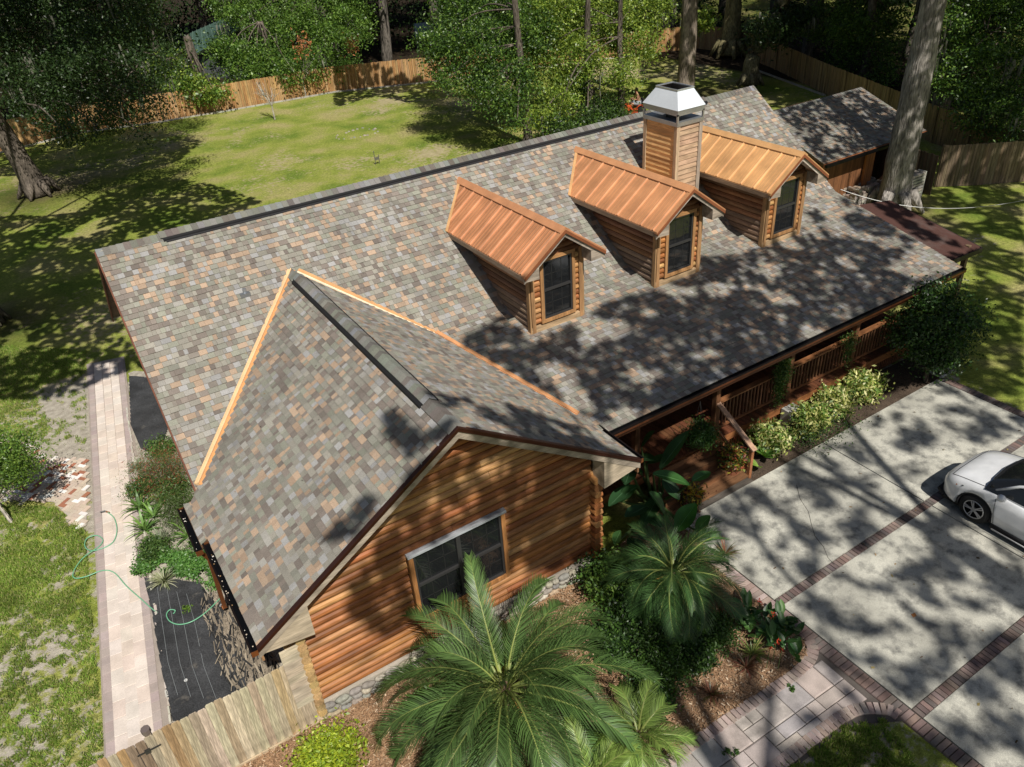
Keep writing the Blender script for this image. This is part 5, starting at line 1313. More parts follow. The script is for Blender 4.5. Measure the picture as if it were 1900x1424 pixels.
for i, (u, v, r, lab) in enumerate(((1110, 1060, .5, 'bright fern like clump by the stone corner, nearest the wall'), (1190, 1170, .45, 'dark clump under the right side of the big palm'), (1140, 1200, .4, 'dark undergrowth clump between the two palms'), (1290, 1215, .35, 'leafy clump at the foot of the smaller palm'), (1210, 1290, .38, 'green clump below the dark fine leaved shrub'))): shrub('shrub', lab, 'shrub', G(u, v, .25), (r, r, r*.7), 3400, .08, DGR+GRN, 190+i)
# cannas
cn = empty('canna_bed', tuple(G(1420, 1190)[:2])+(0,), label='cannas with broad leaves and red flowers at the driveway border', cat='canna plants')
g = np.random.default_rng(57)
for i in range(34):
    u, v = g.uniform(1375, 1480), 0; v = 1150+(u-1375)*.52+g.uniform(-26, 32); p = G(u, v, .0); h = g.uniform(.25, .6)
    for k in range(3):
        a = g.uniform(0, 6.28); s = p+np.array((0, 0, h*(.4+.2*k))); big_leaf('leaf_blade', s, s+np.array((math.cos(a)*.24, math.sin(a)*.24, .16)), .13, [(.06, .15, .04), (.10, .22, .05), (.045, .12, .035)][i % 3], cn, seg=5)
for i, (u, v) in enumerate(((1410, 1118), (1432, 1146), (1440, 1192), (1450, 1207), (1428, 1205), (1437, 1140))):
    p = G(u, v, .62); b = MB()
    for k in range(9):
        q = p+np.array((rnd(-.05, .05), rnd(-.05, .05), rnd(-.06, .06))); a = rnd(0, 6.28); b.poly([q, q+(.04*math.cos(a), .04*math.sin(a), .02), q+(.03*math.cos(a+1), .03*math.sin(a+1), .05)], jit((.62, .07, .03), .2))
    b.tube([(p[0], p[1], 0), p], .008, 4, (.08, .14, .04))
    b.build('flower', 'plain', cn)
# strap-leaved tufts
RED_ = [(.30, .10, .07), (.36, .20, .12), (.22, .10, .06), (.38, .30, .18)]
for i, (u, v, L, cols, lab) in enumerate([(1385, 1240, .34, RED_, 'spiky red bromeliad on the mulch below the cannas'), (1320, 1290, .34, [(.20, .08, .05), (.12, .10, .04), (.28, .14, .08)], 'dark red spiky tuft in the middle of the mulch'), (1345, 1030, .42, [(.34, .26, .16), (.28, .12, .07), (.2, .2, .09)], 'spiky pink tuft at the corner of the driveway slab'), (1395, 1215, .40, [(.36, .38, .12), (.22, .30, .07), (.14, .2, .05)], 'yellow green spiky tuft beside the cannas'), (1115, 1110, .25, RED_, 'small reddish tuft near the stone corner'), (905, 1130, .3, RED_, 'thin red grass tuft behind the big palm')]):
    blades('spiky_plant', lab, 'spiky plant', G(u, v, .04), 46, L, .028, cols, 60+i, .5)
# left bed
blades('tuft_plant', 'striped cream and green tuft on the black cloth', 'tuft plant', G(305, 1080, .06), 90, .42, .028, [(.42, .42, .28), (.28, .33, .16), (.5, .5, .36)], 70, .6)
blades('tuft_plant', 'grey green striped tuft left of the gutter corner', 'tuft plant', G(300, 1005, .06), 70, .42, .024, [(.30, .34, .22), (.24, .28, .18)], 71, .6)
blades('tuft_plant', 'pale grass tuft by the far cloth', 'tuft plant', G(255, 870, .05), 60, .38, .022, [(.34, .38, .28), (.26, .3, .2)], 72, .6)
for i, (u, v, L, lab) in enumerate([(262, 945, .62, 'iris with broad green sword leaves beside the path'), (270, 985, .6, 'iris with sword leaves just above the clover patch'), (350, 995, .62, 'iris next to the gutter corner'), (285, 960, .5, 'small iris in the middle of the left bed')]):
    blades('iris', lab, 'iris', G(u, v, .04), 26, L, .06, [(.14, .26, .06), (.10, .2, .05), (.2, .34, .08)], 75+i, .75, group='irises in the left bed')
shrub('firecracker_plant', 'wispy green plant with orange red sprays by the path', 'shrub', G(300, 880, .35), (.75, 1.1, .5), 9500, .08, [(.12, .19, .05), (.08, .14, .04), (.36, .10, .06), (.16, .2, .06)], 80, asp=.16, up=.2)
shrub('shrub', 'feathery green shrub close under the left eave', 'shrub', G(335, 945, .3), (.6, .8, .4), 6500, .07, [(.08, .14, .03), (.12, .18, .05)], 81, asp=.2)
blades('tuft_plant', 'low mixed leaves between the irises', 'tuft plant', G(300, 930, .04), 80, .3, .04, [(.10, .16, .05), (.16, .24, .07), (.2, .2, .14)], 82, .7)
g = np.random.default_rng(83); gc_poly = [gp(*q) for q in ((248, 1040), (300, 1030), (355, 1035), (400, 1050), (420, 1085), (400, 1100), (370, 1082), (330, 1070), (290, 1068), (250, 1070))]
P0 = np.array(gc_poly); pts = g.uniform(P0.min(0), P0.max(0), (24000, 2)); pts = np.array([p for p in pts if inpoly(p, gc_poly)]); pts = np.array([p for p in pts if fbm(p[0], p[1], 1.6) > -.28]); pts = pts+g.normal(size=pts.shape)*.05; P = np.column_stack([pts, g.uniform(.03, .16, len(pts))+np.array([max(0, .16*fbm(p[0], p[1], 2.2)+.06) for p in pts])])
mobj('ground_cover', leaves_at(P, .05, [(.10, .23, .045), (.07, .18, .035), (.14, .28, .06)], 'ground_cover', g, 1.5, .8), kind='stuff', label='dense low green ground cover in the left bed')
shrub('weed', 'small weed poking through the black cloth', 'weed', G(343, 1133, .06), (.12, .12, .07), 220, .06, LGR, 86, stems=2)
for i, (u, v) in enumerate(((1345, 1394), (1365, 1398), (1468, 1278))):
    shrub('weed', ['weed in the walkway joint, left one of the pair', 'weed in the walkway joint, right one of the pair', 'weed at the upper edge of the walkway'][i], 'weed', G(u, v, .05), (.08, .08, .05), 130, .05, GRN, 87+i, stems=2)
for i, (u, v, lab) in enumerate(((265, 905, 'leafy green clump at the path edge below the red sprayed plant'), (320, 905, 'green clump against the eave in the left bed'), (285, 1020, 'low green clump between iris and ground cover'), (375, 1010, 'green clump at the gutter corner'), (300, 830, 'sparse green clump at the far end of the left bed'))): shrub('shrub', lab, 'shrub', G(u, v, .18), (.38, .42, .24), 2600, .08, [(.07, .14, .03), (.11, .2, .045), (.05, .1, .025), (.15, .22, .06)], 180+i, asp=.35)
# white drain grate on the cloth
b = MB(); q = G(345, 1263, .07); b.tube([q, q+(0, 0, .015)], .035, 12, (.6, .6, .58)); b.build('cloth_washer', 'plastic', label='white round washer lying on the black cloth', cat='washer')
# left shrub with trunk
lt = empty('young_tree', tuple(G(22, 970)[:2])+(0,), label='small bright green tree at the left edge shading the patio', cat='tree')
r0_ = G(22, 970); cc2 = G(28, 822, 2.0); g = np.random.default_rng(90)
P = clump_cloud(g, [(cc2[0]-.1, cc2[1], 1.9, .55, .55, .5), (cc2[0]-.65, cc2[1]+.2, 2.1, .6, .6, .5), (cc2[0]-.1, cc2[1]-.45, 1.6, .5, .45, .4), (cc2[0]-.5, cc2[1]-.3, 1.5, .6, .6, .5)], 12000, 50, .22, .2)
mobj('crown', leaves_at(P, .075, LGR+[(.18, .28, .04)], 'crown', g), lt)
b = MB(); b.tube([r0_, r0_+(-.12, .25, .6), (cc2[0]-.3, cc2[1]-.2, 1.4), (cc2[0]-.2, cc2[1], 1.9)], [.05, .042, .03, .01], 7, (.42, .38, .32)); b.tube([r0_+(-.12, .25, .6), r0_+(-.4, .3, 1.2), (cc2[0]-.7, cc2[1]+.1, 1.9)], [.035, .025, .01], 6, (.42, .38, .32)); b.build('trunk', 'bark', lt)
# dark tree by the porch with white framed planter
dk = empty('round_tree', (20.6, -8.7, 0), label='dark round leafy tree right of the porch, above a white framed box', cat='tree')
cA = G(1738, 600, 1.9); g = np.random.default_rng(91)
P = clump_cloud(g, [(cA[0], cA[1], 1.9, 1.15, 1.1, .95), (cA[0]+.6, cA[1]-.3, 1.8, .7, .6, .7), (cA[0]-.7, cA[1]+.2, 1.6, .7, .6, .6), (cA[0]+.1, cA[1]-.2, 1.0, .9, .8, .5), (cA[0]+.1, cA[1]+.3, 2.6, .7, .6, .4)], 17000, 50, .22, .35)
mobj('crown', leaves_at(P, .10, DGR+GRN[:2], 'crown', g), dk)
b = MB(); b.tube([(cA[0], cA[1]-.1, -.05), (cA[0]+.05, cA[1], .8), (cA[0], cA[1], 1.8)], [.08, .06, .03], 8, (.1, .08, .06)); b.build('trunk', 'bark', dk)
q = G(1745, 692, 0); b = MB()
for (x0, x1, y0, y1) in ((-.3, .3, -.2, -.16), (-.3, .3, .16, .2), (-.3, -.26, -.16, .16), (.26, .3, -.16, .16)): b.box(q[0]+x0, q[0]+x1, q[1]+y0, q[1]+y1, 0, .06, (.55, .54, .5))
for sx in (-.28, .26): b.box(q[0]+sx, q[0]+sx+.04, q[1]-.2, q[1]-.16, 0, .34, (.5, .5, .47))
b.build('planter_frame', 'plain', label='white wooden frame under the dark round tree', cat='frame')
# ================================================================== TREES
def moss(parent, pts, g, L=(.5, 1.4)):
    V = []; F = []; C_ = []
    for p in pts:
        for k in range(g.integers(3, 8)):
            q = np.array(p)+g.normal(size=3)*(.18, .18, .1); l = g.uniform(*L); w = g.uniform(.02, .07); a = g.uniform(0, math.pi); d = np.array((math.cos(a)*w, math.sin(a)*w, 0)); b0 = len(V)
            m_ = q+np.array((g.uniform(-.08, .08), g.uniform(-.08, .08), -l*.5)); e = q+np.array((g.uniform(-.1, .1), g.uniform(-.1, .1), -l))
            V += [q-d, q+d, m_-d*.8, m_+d*.8, e-d*.15, e+d*.15]; F += [(b0, b0+1, b0+3, b0+2), (b0+2, b0+3, b0+5, b0+4)]; c = np.array((.17, .17, .13))*g.uniform(.6, 1.3); C_ += [c, c]
    mobj('moss', fast_mesh('moss', np.array(V), np.array(F), np.array(C_), 'chip'), parent, kind='stuff')
def tree(name, label, trunk_pts, trunk_r, blobs, n, size, cols, seed, crad=.5, per=55, limbs=True, bark=(.15, .125, .10), mossn=0, cat='tree', shell=.4, group=None, up=.5, keep=None, limb_r=.05):
    g = np.random.default_rng(seed); t = empty(name, tuple(trunk_pts[0][:2])+(0,), label=label, cat=cat, group=group)
    b = MB(); tp = smooth_pts(trunk_pts, 5); rr_ = np.interp(np.linspace(0, len(trunk_r)-1, len(tp)), range(len(trunk_r)), trunk_r)
    b.tube(tp, list(rr_), 12, bark, wob=.06)
    # root flare
    p0 = np.array(trunk_pts[0], float)
    for k in range(6):
        a = k*1.05+rnd(-.2, .2); b.tube([p0+(math.cos(a)*trunk_r[0]*.7, math.sin(a)*trunk_r[0]*.7, trunk_r[0]*1.2), p0+(math.cos(a)*trunk_r[0]*1.5, math.sin(a)*trunk_r[0]*1.5, .03)], [trunk_r[0]*.35, trunk_r[0]*.12], 6, bark)
    if limbs:
        for bl in blobs:
            c = np.array(bl[:3])
            j = min(range(len(tp)), key=lambda i: np.linalg.norm(tp[i]-c)+.3*abs(i-len(tp)*.7)); s = tp[j]
            if np.linalg.norm(s-c) > 6.5: s = c+(s-c)*.35
            m_ = (s+c)/2+np.array((0, 0, .12*np.linalg.norm(c-s))); b.tube(smooth_pts([s, m_, c], 4), list(np.linspace(limb_r, .03, 9)), 6, bark)
            for k in range(3):
                d = rand_unit(g, 1)[0]*np.array(bl[3:6])*.7; b.tube([c, c+d*.5+(0, 0, .1), c+d], [.05, .03, .01], 4, bark)
    b.build('trunk', 'bark', t, smooth=True)
    if blobs:
        P = clump_cloud(g, blobs, n, per, crad, shell)
        if keep is not None: P = P[keep(P)]
        mobj('crown', leaves_at(P, size, cols, 'crown', g, up), t)
        if mossn:
            idx = g.integers(0, len(P), mossn); moss(t, P[idx], g)
    return t
D3 = lambda u, v, d, r, ry=None, rz=None: (*PD(u, v, d), r, ry or r, rz or r*.8)
OAK = [(.03, .062, .016), (.042, .085, .02), (.022, .045, .012), (.07, .115, .035)]
MID = [(.075, .15, .024), (.12, .21, .032), (.05, .11, .018), (.17, .27, .045)]
YEL = [(.23, .31, .045), (.15, .23, .035), (.29, .36, .055), (.10, .17, .025)]
# big left oak
tb = G(74, 362)
tree('oak_tree', 'huge dark live oak with thick trunk at the upper left', [tb, tb+(-.3, .2, 2.2), tb+(-.7, .4, 4.5), tb+(-.9, .8, 8), tb+(-.5, 1.2, 12)], [.72, .52, .47, .36, .2],
     [D3(60, 60, 40, 2.6), D3(180, 90, 39, 2.2), D3(150, 20, 41, 2.4), D3(250, 130, 38.5, 1.5), D3(270, 190, 38, 1.1), D3(215, 205, 38, 1.1), D3(90, 180, 39, 1.9), D3(20, 130, 39, 2.1), D3(150, 150, 38, 1.8), D3(250, 40, 42, 1.9), D3(-40, 40, 40, 2.6), D3(180, 235, 37, .9), D3(120, 245, 36, .9), D3(255, 240, 37.5, .6), D3(90, -60, 42, 3.2), D3(220, -60, 43, 3.0), D3(310, 110, 40, .8)],
     85000, .155, [(.024, .05, .013), (.034, .068, .016), (.018, .037, .01), (.06, .10, .03)], 101, .5, per=80, mossn=70, shell=.45)
tl = G(-12, 600)
tree('oak_tree', 'leaning mossy trunk cut by the left picture edge', [tl, tl+(.12, .3, 1.5), tl+(.0, 1.4, 4.0), tl+(-.6, 2.6, 8.0), tl+(-1.2, 3, 12)], [.42, .30, .27, .24, .15], [], 0, .1, OAK, 102, bark=(.17, .15, .10))
# centre trees in the back lawn
t1 = G(980, 268)
tree('oak_tree', 'middle lawn tree with dark straight trunk and spreading crown', [t1, t1+(.0, 0, 1.8), t1+(-.1, .1, 4), t1+(-.2, .3, 8), t1+(0, .5, 11)], [.30, .22, .2, .16, .08],
     [D3(830, 110, 45, 1.5), D3(812, 80, 45, 1.1), D3(862, 40, 46, 1.9), D3(900, 90, 44, 2.0), D3(930, 30, 46, 2.1), D3(940, 150, 43, 1.6), D3(870, 150, 44, 1.1), D3(975, 60, 45, 1.8), D3(940, 192, 42.5, .8), D3(905, 172, 43, .8), D3(828, 150, 44, .6), D3(880, -40, 47, 2.6), D3(960, 225, 41.5, .5)],
     62000, .16, MID+OAK[:2], 103, .45, per=80, shell=.55, mossn=10)
t2 = G(1150, 232)
tree('laurel_tree', 'bright yellow green tree hiding the back fence beside the middle lawn tree', [t2, t2+(.1, 0, 2), t2+(.1, .2, 5), t2+(.2, .2, 9)], [.26, .2, .17, .08],
     [D3(1000, 60, 47, 2.2), D3(1060, 110, 46, 1.9), D3(980, 120, 46, 1.4), D3(1120, 40, 47, 2.2), D3(1180, 90, 47, 1.3), D3(1040, 190, 44, 1.1), D3(1000, 225, 43, .8), D3(1150, 140, 46, 1.0), D3(1060, -20, 48, 2.6), D3(1200, 20, 48, 1.6), D3(1020, 20, 46, 1.8), D3(1150, -30, 48, 2)],
     70000, .16, YEL, 104, .42, per=80, shell=.55, mossn=25)
t2b = G(1095, 240)
tree('oak_tree', 'dark shaded tree trunks low behind the roof ridge at the middle', [t2b, t2b+(.1, .1, 2), t2b+(.0, .2, 5), t2b+(.2, .2, 9)], [.3, .24, .2, .08], [D3(1120, 215, 47, 1.2), D3(1090, 240, 45, 1.0), D3(1160, 225, 49, .8), D3(1030, 240, 43, .7), D3(1060, 160, 47, 1.2)], 22000, .16, OAK+MID[:2], 105, .4, mossn=14)
# right trunks
t3 = G(1268, 205)
tree('pine_tree', 'straight grey pine trunk rising behind the chimney', [t3, t3+(.2, .1, 3), t3+(.3, .3, 7), t3+(.1, .5, 11), t3+(.0, .6, 18)], [.62, .52, .46, .42, .3], [D3(1295, 42, 50, .8, rz=.5), D3(1300, 30, 50, .6)], 1300, .24, YEL, 106, .3, bark=(.27, .22, .175), mossn=6, limb_r=.05)
t4 = G(1352, 105)
tree('oak_tree', 'forked mossy oak trunk at the back corner of the fence', [t4, t4+(.4, .3, 2.2), t4+(.4, .4, 5), t4+(-.6, .6, 10)], [1.0, .7, .55, .4], [D3(1410, 70, 62, 1.2)], 1800, .25, OAK, 107, .4, bark=(.24, .21, .11), mossn=20)
t5 = G(1392, 158)
tree('oak_tree', 'leaning dark trunk in front of the side fence', [t5, t5+(.3, .2, 1.8), t5+(1.8, -.2, 4.2), t5+(3.2, -.8, 8)], [.62, .5, .42, .35], [D3(1430, 60, 53, 1.6), D3(1470, 30, 54, 1.6)], 5000, .22, OAK, 108, .4, bark=(.2, .18, .11), mossn=14)
# big right trunk
t6 = G(1655, 392)
tree('pine_tree', 'massive pale grey trunk beside the garage at the right', [t6, t6+(.02, .05, 1.2), t6+(.05, .1, 4), t6+(.1, .1, 7), t6+(.0, .1, 10.5), t6+(-.5, .2, 15)], [.80, .62, .54, .47, .43, .3], [], 0, .1, OAK, 109, bark=(.34, .31, .275))
moss_t = bpy.data.objects['pine_tree.001'] if 'pine_tree.001' in bpy.data.objects else None
g = np.random.default_rng(5)
if moss_t: moss(moss_t, [PD(1725, 110+k*9, 31.8)+g.normal(size=3)*.05 for k in range(9)]+[PD(1740, 40+k*6, 31.8) for k in range(8)], g, (.3, .8))
# right hand foliage
def rtree(label, blobs, n, cols, seed, base, size=.19, name='oak_tree', mossn=20, top=9):
    b_ = np.array((base[0], base[1], 0.)); tree(name, label, [b_, b_+(.2, .1, 2.5), b_+(.1, .3, 5), b_+(-.1, .2, top)], [.38, .3, .26, .1], blobs, n, size, cols, seed, .5, per=100, shell=.6, mossn=mossn)
rtree('leafy green tree filling the upper right corner', [D3(1830, 60, 38, 2.3), D3(1890, 130, 38, 2.0), D3(1800, 140, 38, 1.6), D3(1860, 200, 37.5, 1.5), D3(1900, 40, 39, 2.4), D3(1770, 60, 39, 1.3), D3(1820, 220, 37, .9), D3(1890, 230, 36.5, 1.0), D3(1755, 140, 38, .9), D3(1850, -30, 39, 2.6)], 46000, MID+OAK[:2], 110, G(1880, 250), .155)
rtree('understory tree left of the massive trunk, over the side fence', [D3(1580, 60, 53.0, 1.61), D3(1620, 90, 53.0, 1.49), D3(1560, 110, 54.0, 1.15), D3(1640, 130, 52.0, 1.03), D3(1600, 20, 54.0, 1.72), D3(1520, 40, 56.0, 1.49), D3(1650, 30, 53.0, 1.38)], 17000, MID, 111, G(1600, 150))
# trees behind the back fence (each with its own crown), then the woods
rtree('rounded bright tree over the green neighbour roof', [D3(470, 30, 64.5, 2.16), D3(500, 55, 64.5, 1.44), D3(430, 5, 65.5, 1.80)], 11000, MID+LGR[:2], 112, (23, 52), .2)
rtree('tall bright green tree with orange dead twigs behind the back fence', [D3(600, 30, 62.5, 2.88), D3(560, 70, 61.5, 2.28), D3(620, 90, 61.5, 2.16), D3(650, 50, 62.5, 1.92), D3(540, 20, 62.5, 1.92), D3(590, 120, 60.5, 1.44), D3(640, -20, 63.5, 2.88)], 29000, MID+LGR[:2], 113, (26, 49), .2)
rtree('low leafy tree between neighbour house and orange fence', [D3(420, 100, 60.5, 1.56), D3(450, 125, 60.5, 1.56), D3(500, 110, 60.5, 1.56), D3(480, 145, 60.0, 1.20), D3(540, 135, 60.0, 1.20)], 15000, MID, 114, (18.5, 47.5), .2, mossn=6, top=4)
rtree('yellow green shrubby tree leaning over the left end of the fence', [D3(370, 165, 57.5, 1.44, rz=.6), D3(340, 150, 57.5, 1.08), D3(400, 175, 57.5, 0.96, rz=.4), D3(310, 130, 58.5, 1.44)], 9000, YEL+MID[:2], 115, (12.5, 46), .24, mossn=3, top=3.4)
def twigs(name, label, base, cols, seed, h=2.6, n=9, r=.06, spread=1.3, **k):
    g = np.random.default_rng(seed); b = MB(); base = np.array(base, float)
    b.tube([base, base+(0, 0, h*.35)], [r, r*.8], 7, cols)
    for i in range(n):
        a = g.uniform(0, 6.28); e = base+np.array((math.cos(a)*spread*g.uniform(.5, 1), math.sin(a)*spread*g.uniform(.5, 1), h*g.uniform(.75, 1.05))); m_ = (base+(0, 0, h*.35))*.5+e*.5+np.array((0, 0, -.15)); s = base+(0, 0, h*.35)
        b.tube([s, m_, e], [r*.55, r*.35, r*.12], 5, cols)
        for q in range(4):
            e2 = m_*.5+e*.5+rand_unit(g, 1)[0]*.45; b.tube([m_, e2], [r*.25, r*.08], 4, cols)
            b.tube([e2, e2+rand_unit(g, 1)[0]*.3], [r*.1, r*.04], 3, cols)
    return b.build(name, 'bark', label=label, cat='tree', **k)
twigs('bare_tree', 'small bare crepe myrtle in front of the orange fence', G(510, 222), (.50, .46, .38), 120)
twigs('bare_tree', 'thin leafless sapling leaning on the left end of the orange fence', G(372, 213), (.30, .24, .18), 121, 2.2, 6, .05, 1.3)
twigs('bare_tree', 'pale dead branches standing over the fence below the bright tree', PD(560, 140, 60)*(1, 1, 0), (.46, .42, .35), 122, 3.2, 7, .05, 1.5)
b = MB(); g = np.random.default_rng(44)
for (u, v) in ((562, 75), (565, 88), (558, 95), (652, 88), (655, 80)):
    p = PD(u, v, 58.3)
    for k in range(60):
        q = p+g.normal(size=3)*(.32, .2, .38); d = rand_unit(g, 1)[0]*.14; e = rand_unit(g, 1)[0]*.04; b.add([q-d, q+e, q+d, q-e], [(0, 1, 2, 3)], jit((.45, .17, .07), .25))
b.build('dead_leaves', 'plain', bpy.data.objects['oak_tree'], label='orange dead leaf sprays').parent = None
bpy.data.objects['dead_leaves'].location = bpy.data.objects['dead_leaves'].location
tag(bpy.data.objects['dead_leaves'], 'two sprays of orange dead leaves in the bright tree behind the fence', 'dead leaves')
# woods: shared crowns and trunks, high canopies that keep the floor dark
g = np.random.default_rng(130)
wp = empty('forest_tree', (0, 0, 0), label='woodland tree in the dark stand beyond the fences', cat='tree', group='trees of the dark woods beyond the fences')
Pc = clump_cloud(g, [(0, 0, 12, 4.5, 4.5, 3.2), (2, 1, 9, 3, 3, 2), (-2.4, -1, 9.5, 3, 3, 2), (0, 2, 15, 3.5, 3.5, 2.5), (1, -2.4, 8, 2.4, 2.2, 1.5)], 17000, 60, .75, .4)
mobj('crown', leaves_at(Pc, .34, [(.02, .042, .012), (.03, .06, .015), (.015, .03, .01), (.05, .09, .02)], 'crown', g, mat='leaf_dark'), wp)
b = MB(); b.tube(smooth_pts([(0, 0, -.1), (.2, .1, 3), (.1, .3, 7), (0, 0, 14)], 4), list(np.interp(np.linspace(0, 3, 13), range(4), [.45, .34, .28, .1])), 9, (.17, .15, .125), wob=.06)
for e in ((2, 1, 9), (-2.4, -1, 9.5), (0, 2, 13), (1, -2.4, 8)): b.tube([(.1, .2, 5.5), (e[0]*.5, e[1]*.5, 7.2), e], [.2, .14, .05], 6, (.17, .15, .125))
b.build('trunk', 'bark', wp, smooth=True); moss(wp, Pc[g.integers(0, len(Pc), 90)], g, (.8, 2.4))
spots = []
for (x, y) in [(2, 50), (-5, 48), (25, 53), (30, 50), (36, 48), (31, 60), (24, 66), (42, 46), (49, 44), (55, 40), (60, 34), (57, 26), (56, 17), (51, 10), (49, 0), (62, 10), (66, 22), (70, 34), (66, 44), (58, 52), (48, 56), (40, 62), (14, 70), (2, 64), (-8, 58), (11, 75), (20, 72), (24, 83), (30, 89), (16, 80), (37, 86), (44, 91), (33, 96), (27, 70), (22, 70), (-2, 74), (27, 78), (18, 84), (10, 90), (34, 72), (50, 68), (64, 58), (76, 48), (80, 30), (78, 14), (72, 0), (60, -8), (22, 78), (6, 78), (42, 80), (60, 74), (78, 64), (92, 44), (90, 20), (54, -6), (47, 7.5), (52, 22), (92, 0), (90, -18), (70, -16)]:
    spots.append((x+g.uniform(-1, 1), y+g.uniform(-1, 1), g.uniform(0, 6.28), g.uniform(.85, 1.3)))
for i, (x, y, a, s) in enumerate(spots):
    o = wp if i == 0 else copy_tree(wp); o.location = (x, y, 0); o.rotation_euler = (0, 0, a); o.scale = (s, s, s*g.uniform(.9, 1.1))
# undergrowth filling the gloom between trunks
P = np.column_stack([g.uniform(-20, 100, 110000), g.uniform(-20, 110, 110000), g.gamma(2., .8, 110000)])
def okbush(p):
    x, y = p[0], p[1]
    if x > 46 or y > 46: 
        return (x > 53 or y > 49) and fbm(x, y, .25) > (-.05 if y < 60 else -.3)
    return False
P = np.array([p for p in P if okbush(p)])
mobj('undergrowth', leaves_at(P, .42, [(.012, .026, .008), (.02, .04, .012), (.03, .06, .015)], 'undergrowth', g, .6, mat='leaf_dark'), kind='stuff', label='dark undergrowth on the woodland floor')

# ---------------------------------------------------------------- shade trees in front, mostly above and beside the picture
def ondir(P, h): return P-SUN*((h-P[2])/(-SUN[2]))
SH = []
def shade(poly, surf_, dens, h, sc=1.0, step=.2, sz=.30, off=0., seed=0):
    """leaf points whose shadows fall inside the picture polygon"""
    g = np.random.default_rng(seed+500); us = [p[0] for p in poly]; vs = [p[1] for p in poly]; W = []
    for (u, v) in poly: W.append(surf_(u, v))
    W = np.array(W); lo, hi = W.min(0)-.3, W.max(0)+.3; n = int((hi[0]-lo[0])*(hi[1]-lo[1])/(step*step))
    pl = [(w[0], w[1]) for w in W]
    for k in range(n*2):
        x, y = g.uniform(lo[0], hi[0]), g.uniform(lo[1], hi[1])
        if not inpoly((x, y), pl): continue
        f = noise.fractal(Vector((x*sc+off, y*sc*.9, 3.1)), 1.0, 2.0, 2)
        if f > (dens-.5)*1.1: continue
        z = surf_(None, None, x, y)
        base = np.array((x, y, z)); hh = h+3.0*noise.noise(Vector((x*.3, y*.3, 8)))+g.uniform(-.5, .5)
        for t in range(12):
            P = ondir(base, hh)
            if not inframe(P, 45) and np.linalg.norm(P-CP) > 2.0: break
            hh += 1.2
        else: continue
        SH.append((P, sz))
def s_ground(u, v, x=None, y=None): return G(u, v) if x is None else 0.
def s_roof(u, v, x=None, y=None):
    if x is not None: return zroof(y)
    d = ray(u, v); t1_ = (H+S1*CP[1]-CP[2])/(d[2]-S1*d[1]); p = CP+t1_*d
    if p[1] < -YB: t2_ = (ZB+S2*(CP[1]+YB)-CP[2])/(d[2]-S2*d[1]); p = CP+t2_*d
    return p
def s_wing(u, v, x=None, y=None):
    if x is not None: return WZ-WS*abs(x-WX)
    d = ray(u, v)
    for sg in (1, -1):
        t_ = (WZ+sg*WS*WX-sg*WS*CP[0]-CP[2])/(d[2]+sg*WS*d[0]); p = CP+t_*d
        if (p[0]-WX)*sg >= 0: return p
    return p
# each: polygon, surface, density
shade([(930, 560), (985, 640), (1085, 590), (1130, 560), (1210, 540), (1300, 500), (1410, 460), (1490, 425), (1560, 470), (1700, 520), (1770, 500), (1500, 640), (1340, 705), (1130, 795), (1000, 720), (850, 640)], s_roof, .72, 20, 1.05, .14, .25, seed=1)
shade([(1290, 480), (1400, 470), (1420, 560), (1330, 640), (1200, 690), (1130, 600)], s_roof, .62, 20, 1.05, .15, .25, off=9, seed=2)
shade([(1500, 395), (1590, 360), (1700, 450), (1640, 500), (1540, 470)], s_roof, .50, 21, .8, .17, off=19, seed=3)
shade([(740, 750), (800, 735), (900, 740), (1100, 800), (1160, 845), (1000, 850), (860, 795)], s_wing, .52, 20, .9, .16, seed=4)
shade([(580, 1010), (660, 985), (700, 940), (680, 920), (610, 990)], s_wing, .75, 21, .8, .16, seed=5)
shade([(700, 740), (830, 770), (850, 790), (760, 850), (720, 800)], s_wing, .5, 20, .9, .16, off=5, seed=6)
# gable wall and front bed (points on the ground strip under the wall stand for the wall)
def s_wall(u, v, x=None, y=None): return PY(u, v, WALLY) if x is None else None
def shade_wall(poly, dens, h, sc, seed, off=0):
    g = np.random.default_rng(seed+700); W = np.array([PY(u, v, WALLY) for u, v in poly]); lo, hi = W.min(0), W.max(0); n = int((hi[0]-lo[0])*(hi[2]-lo[2])/(.15*.15)*1.6); pl = [(w[0], w[2]) for w in W]
    for k in range(n):
        x, z = g.uniform(lo[0], hi[0]), g.uniform(lo[2], hi[2])
        if not inpoly((x, z), pl): continue
        if noise.fractal(Vector((x*sc+off, z*sc, 1.7)), 1.0, 2.0, 2) > (dens-.5)*1.1: continue
        hh = h+g.uniform(-.6, .6); base = np.array((x, WALLY, z))
        for t in range(12):
            P = ondir(base, hh)
            if not inframe(P, 45) and np.linalg.norm(P-CP) > 2.2: break
            hh += 1.2
        else: continue
        SH.append((P, .24))
shade_wall([(760, 880), (900, 830), (1090, 880), (1110, 1010), (1000, 1060), (940, 1080), (940, 950), (760, 1030), (700, 1080), (690, 1180), (640, 1130), (700, 1000)], .78, 20, .95, 1)
shade_wall([(640, 1060), (700, 1000), (760, 1040), (770, 1160), (700, 1180)], .66, 20, .9, 2, 4)
shade_wall([(960, 850), (1095, 875), (1115, 1030), (1000, 1070), (940, 960)], .78, 20, 1.2, 5, 9)
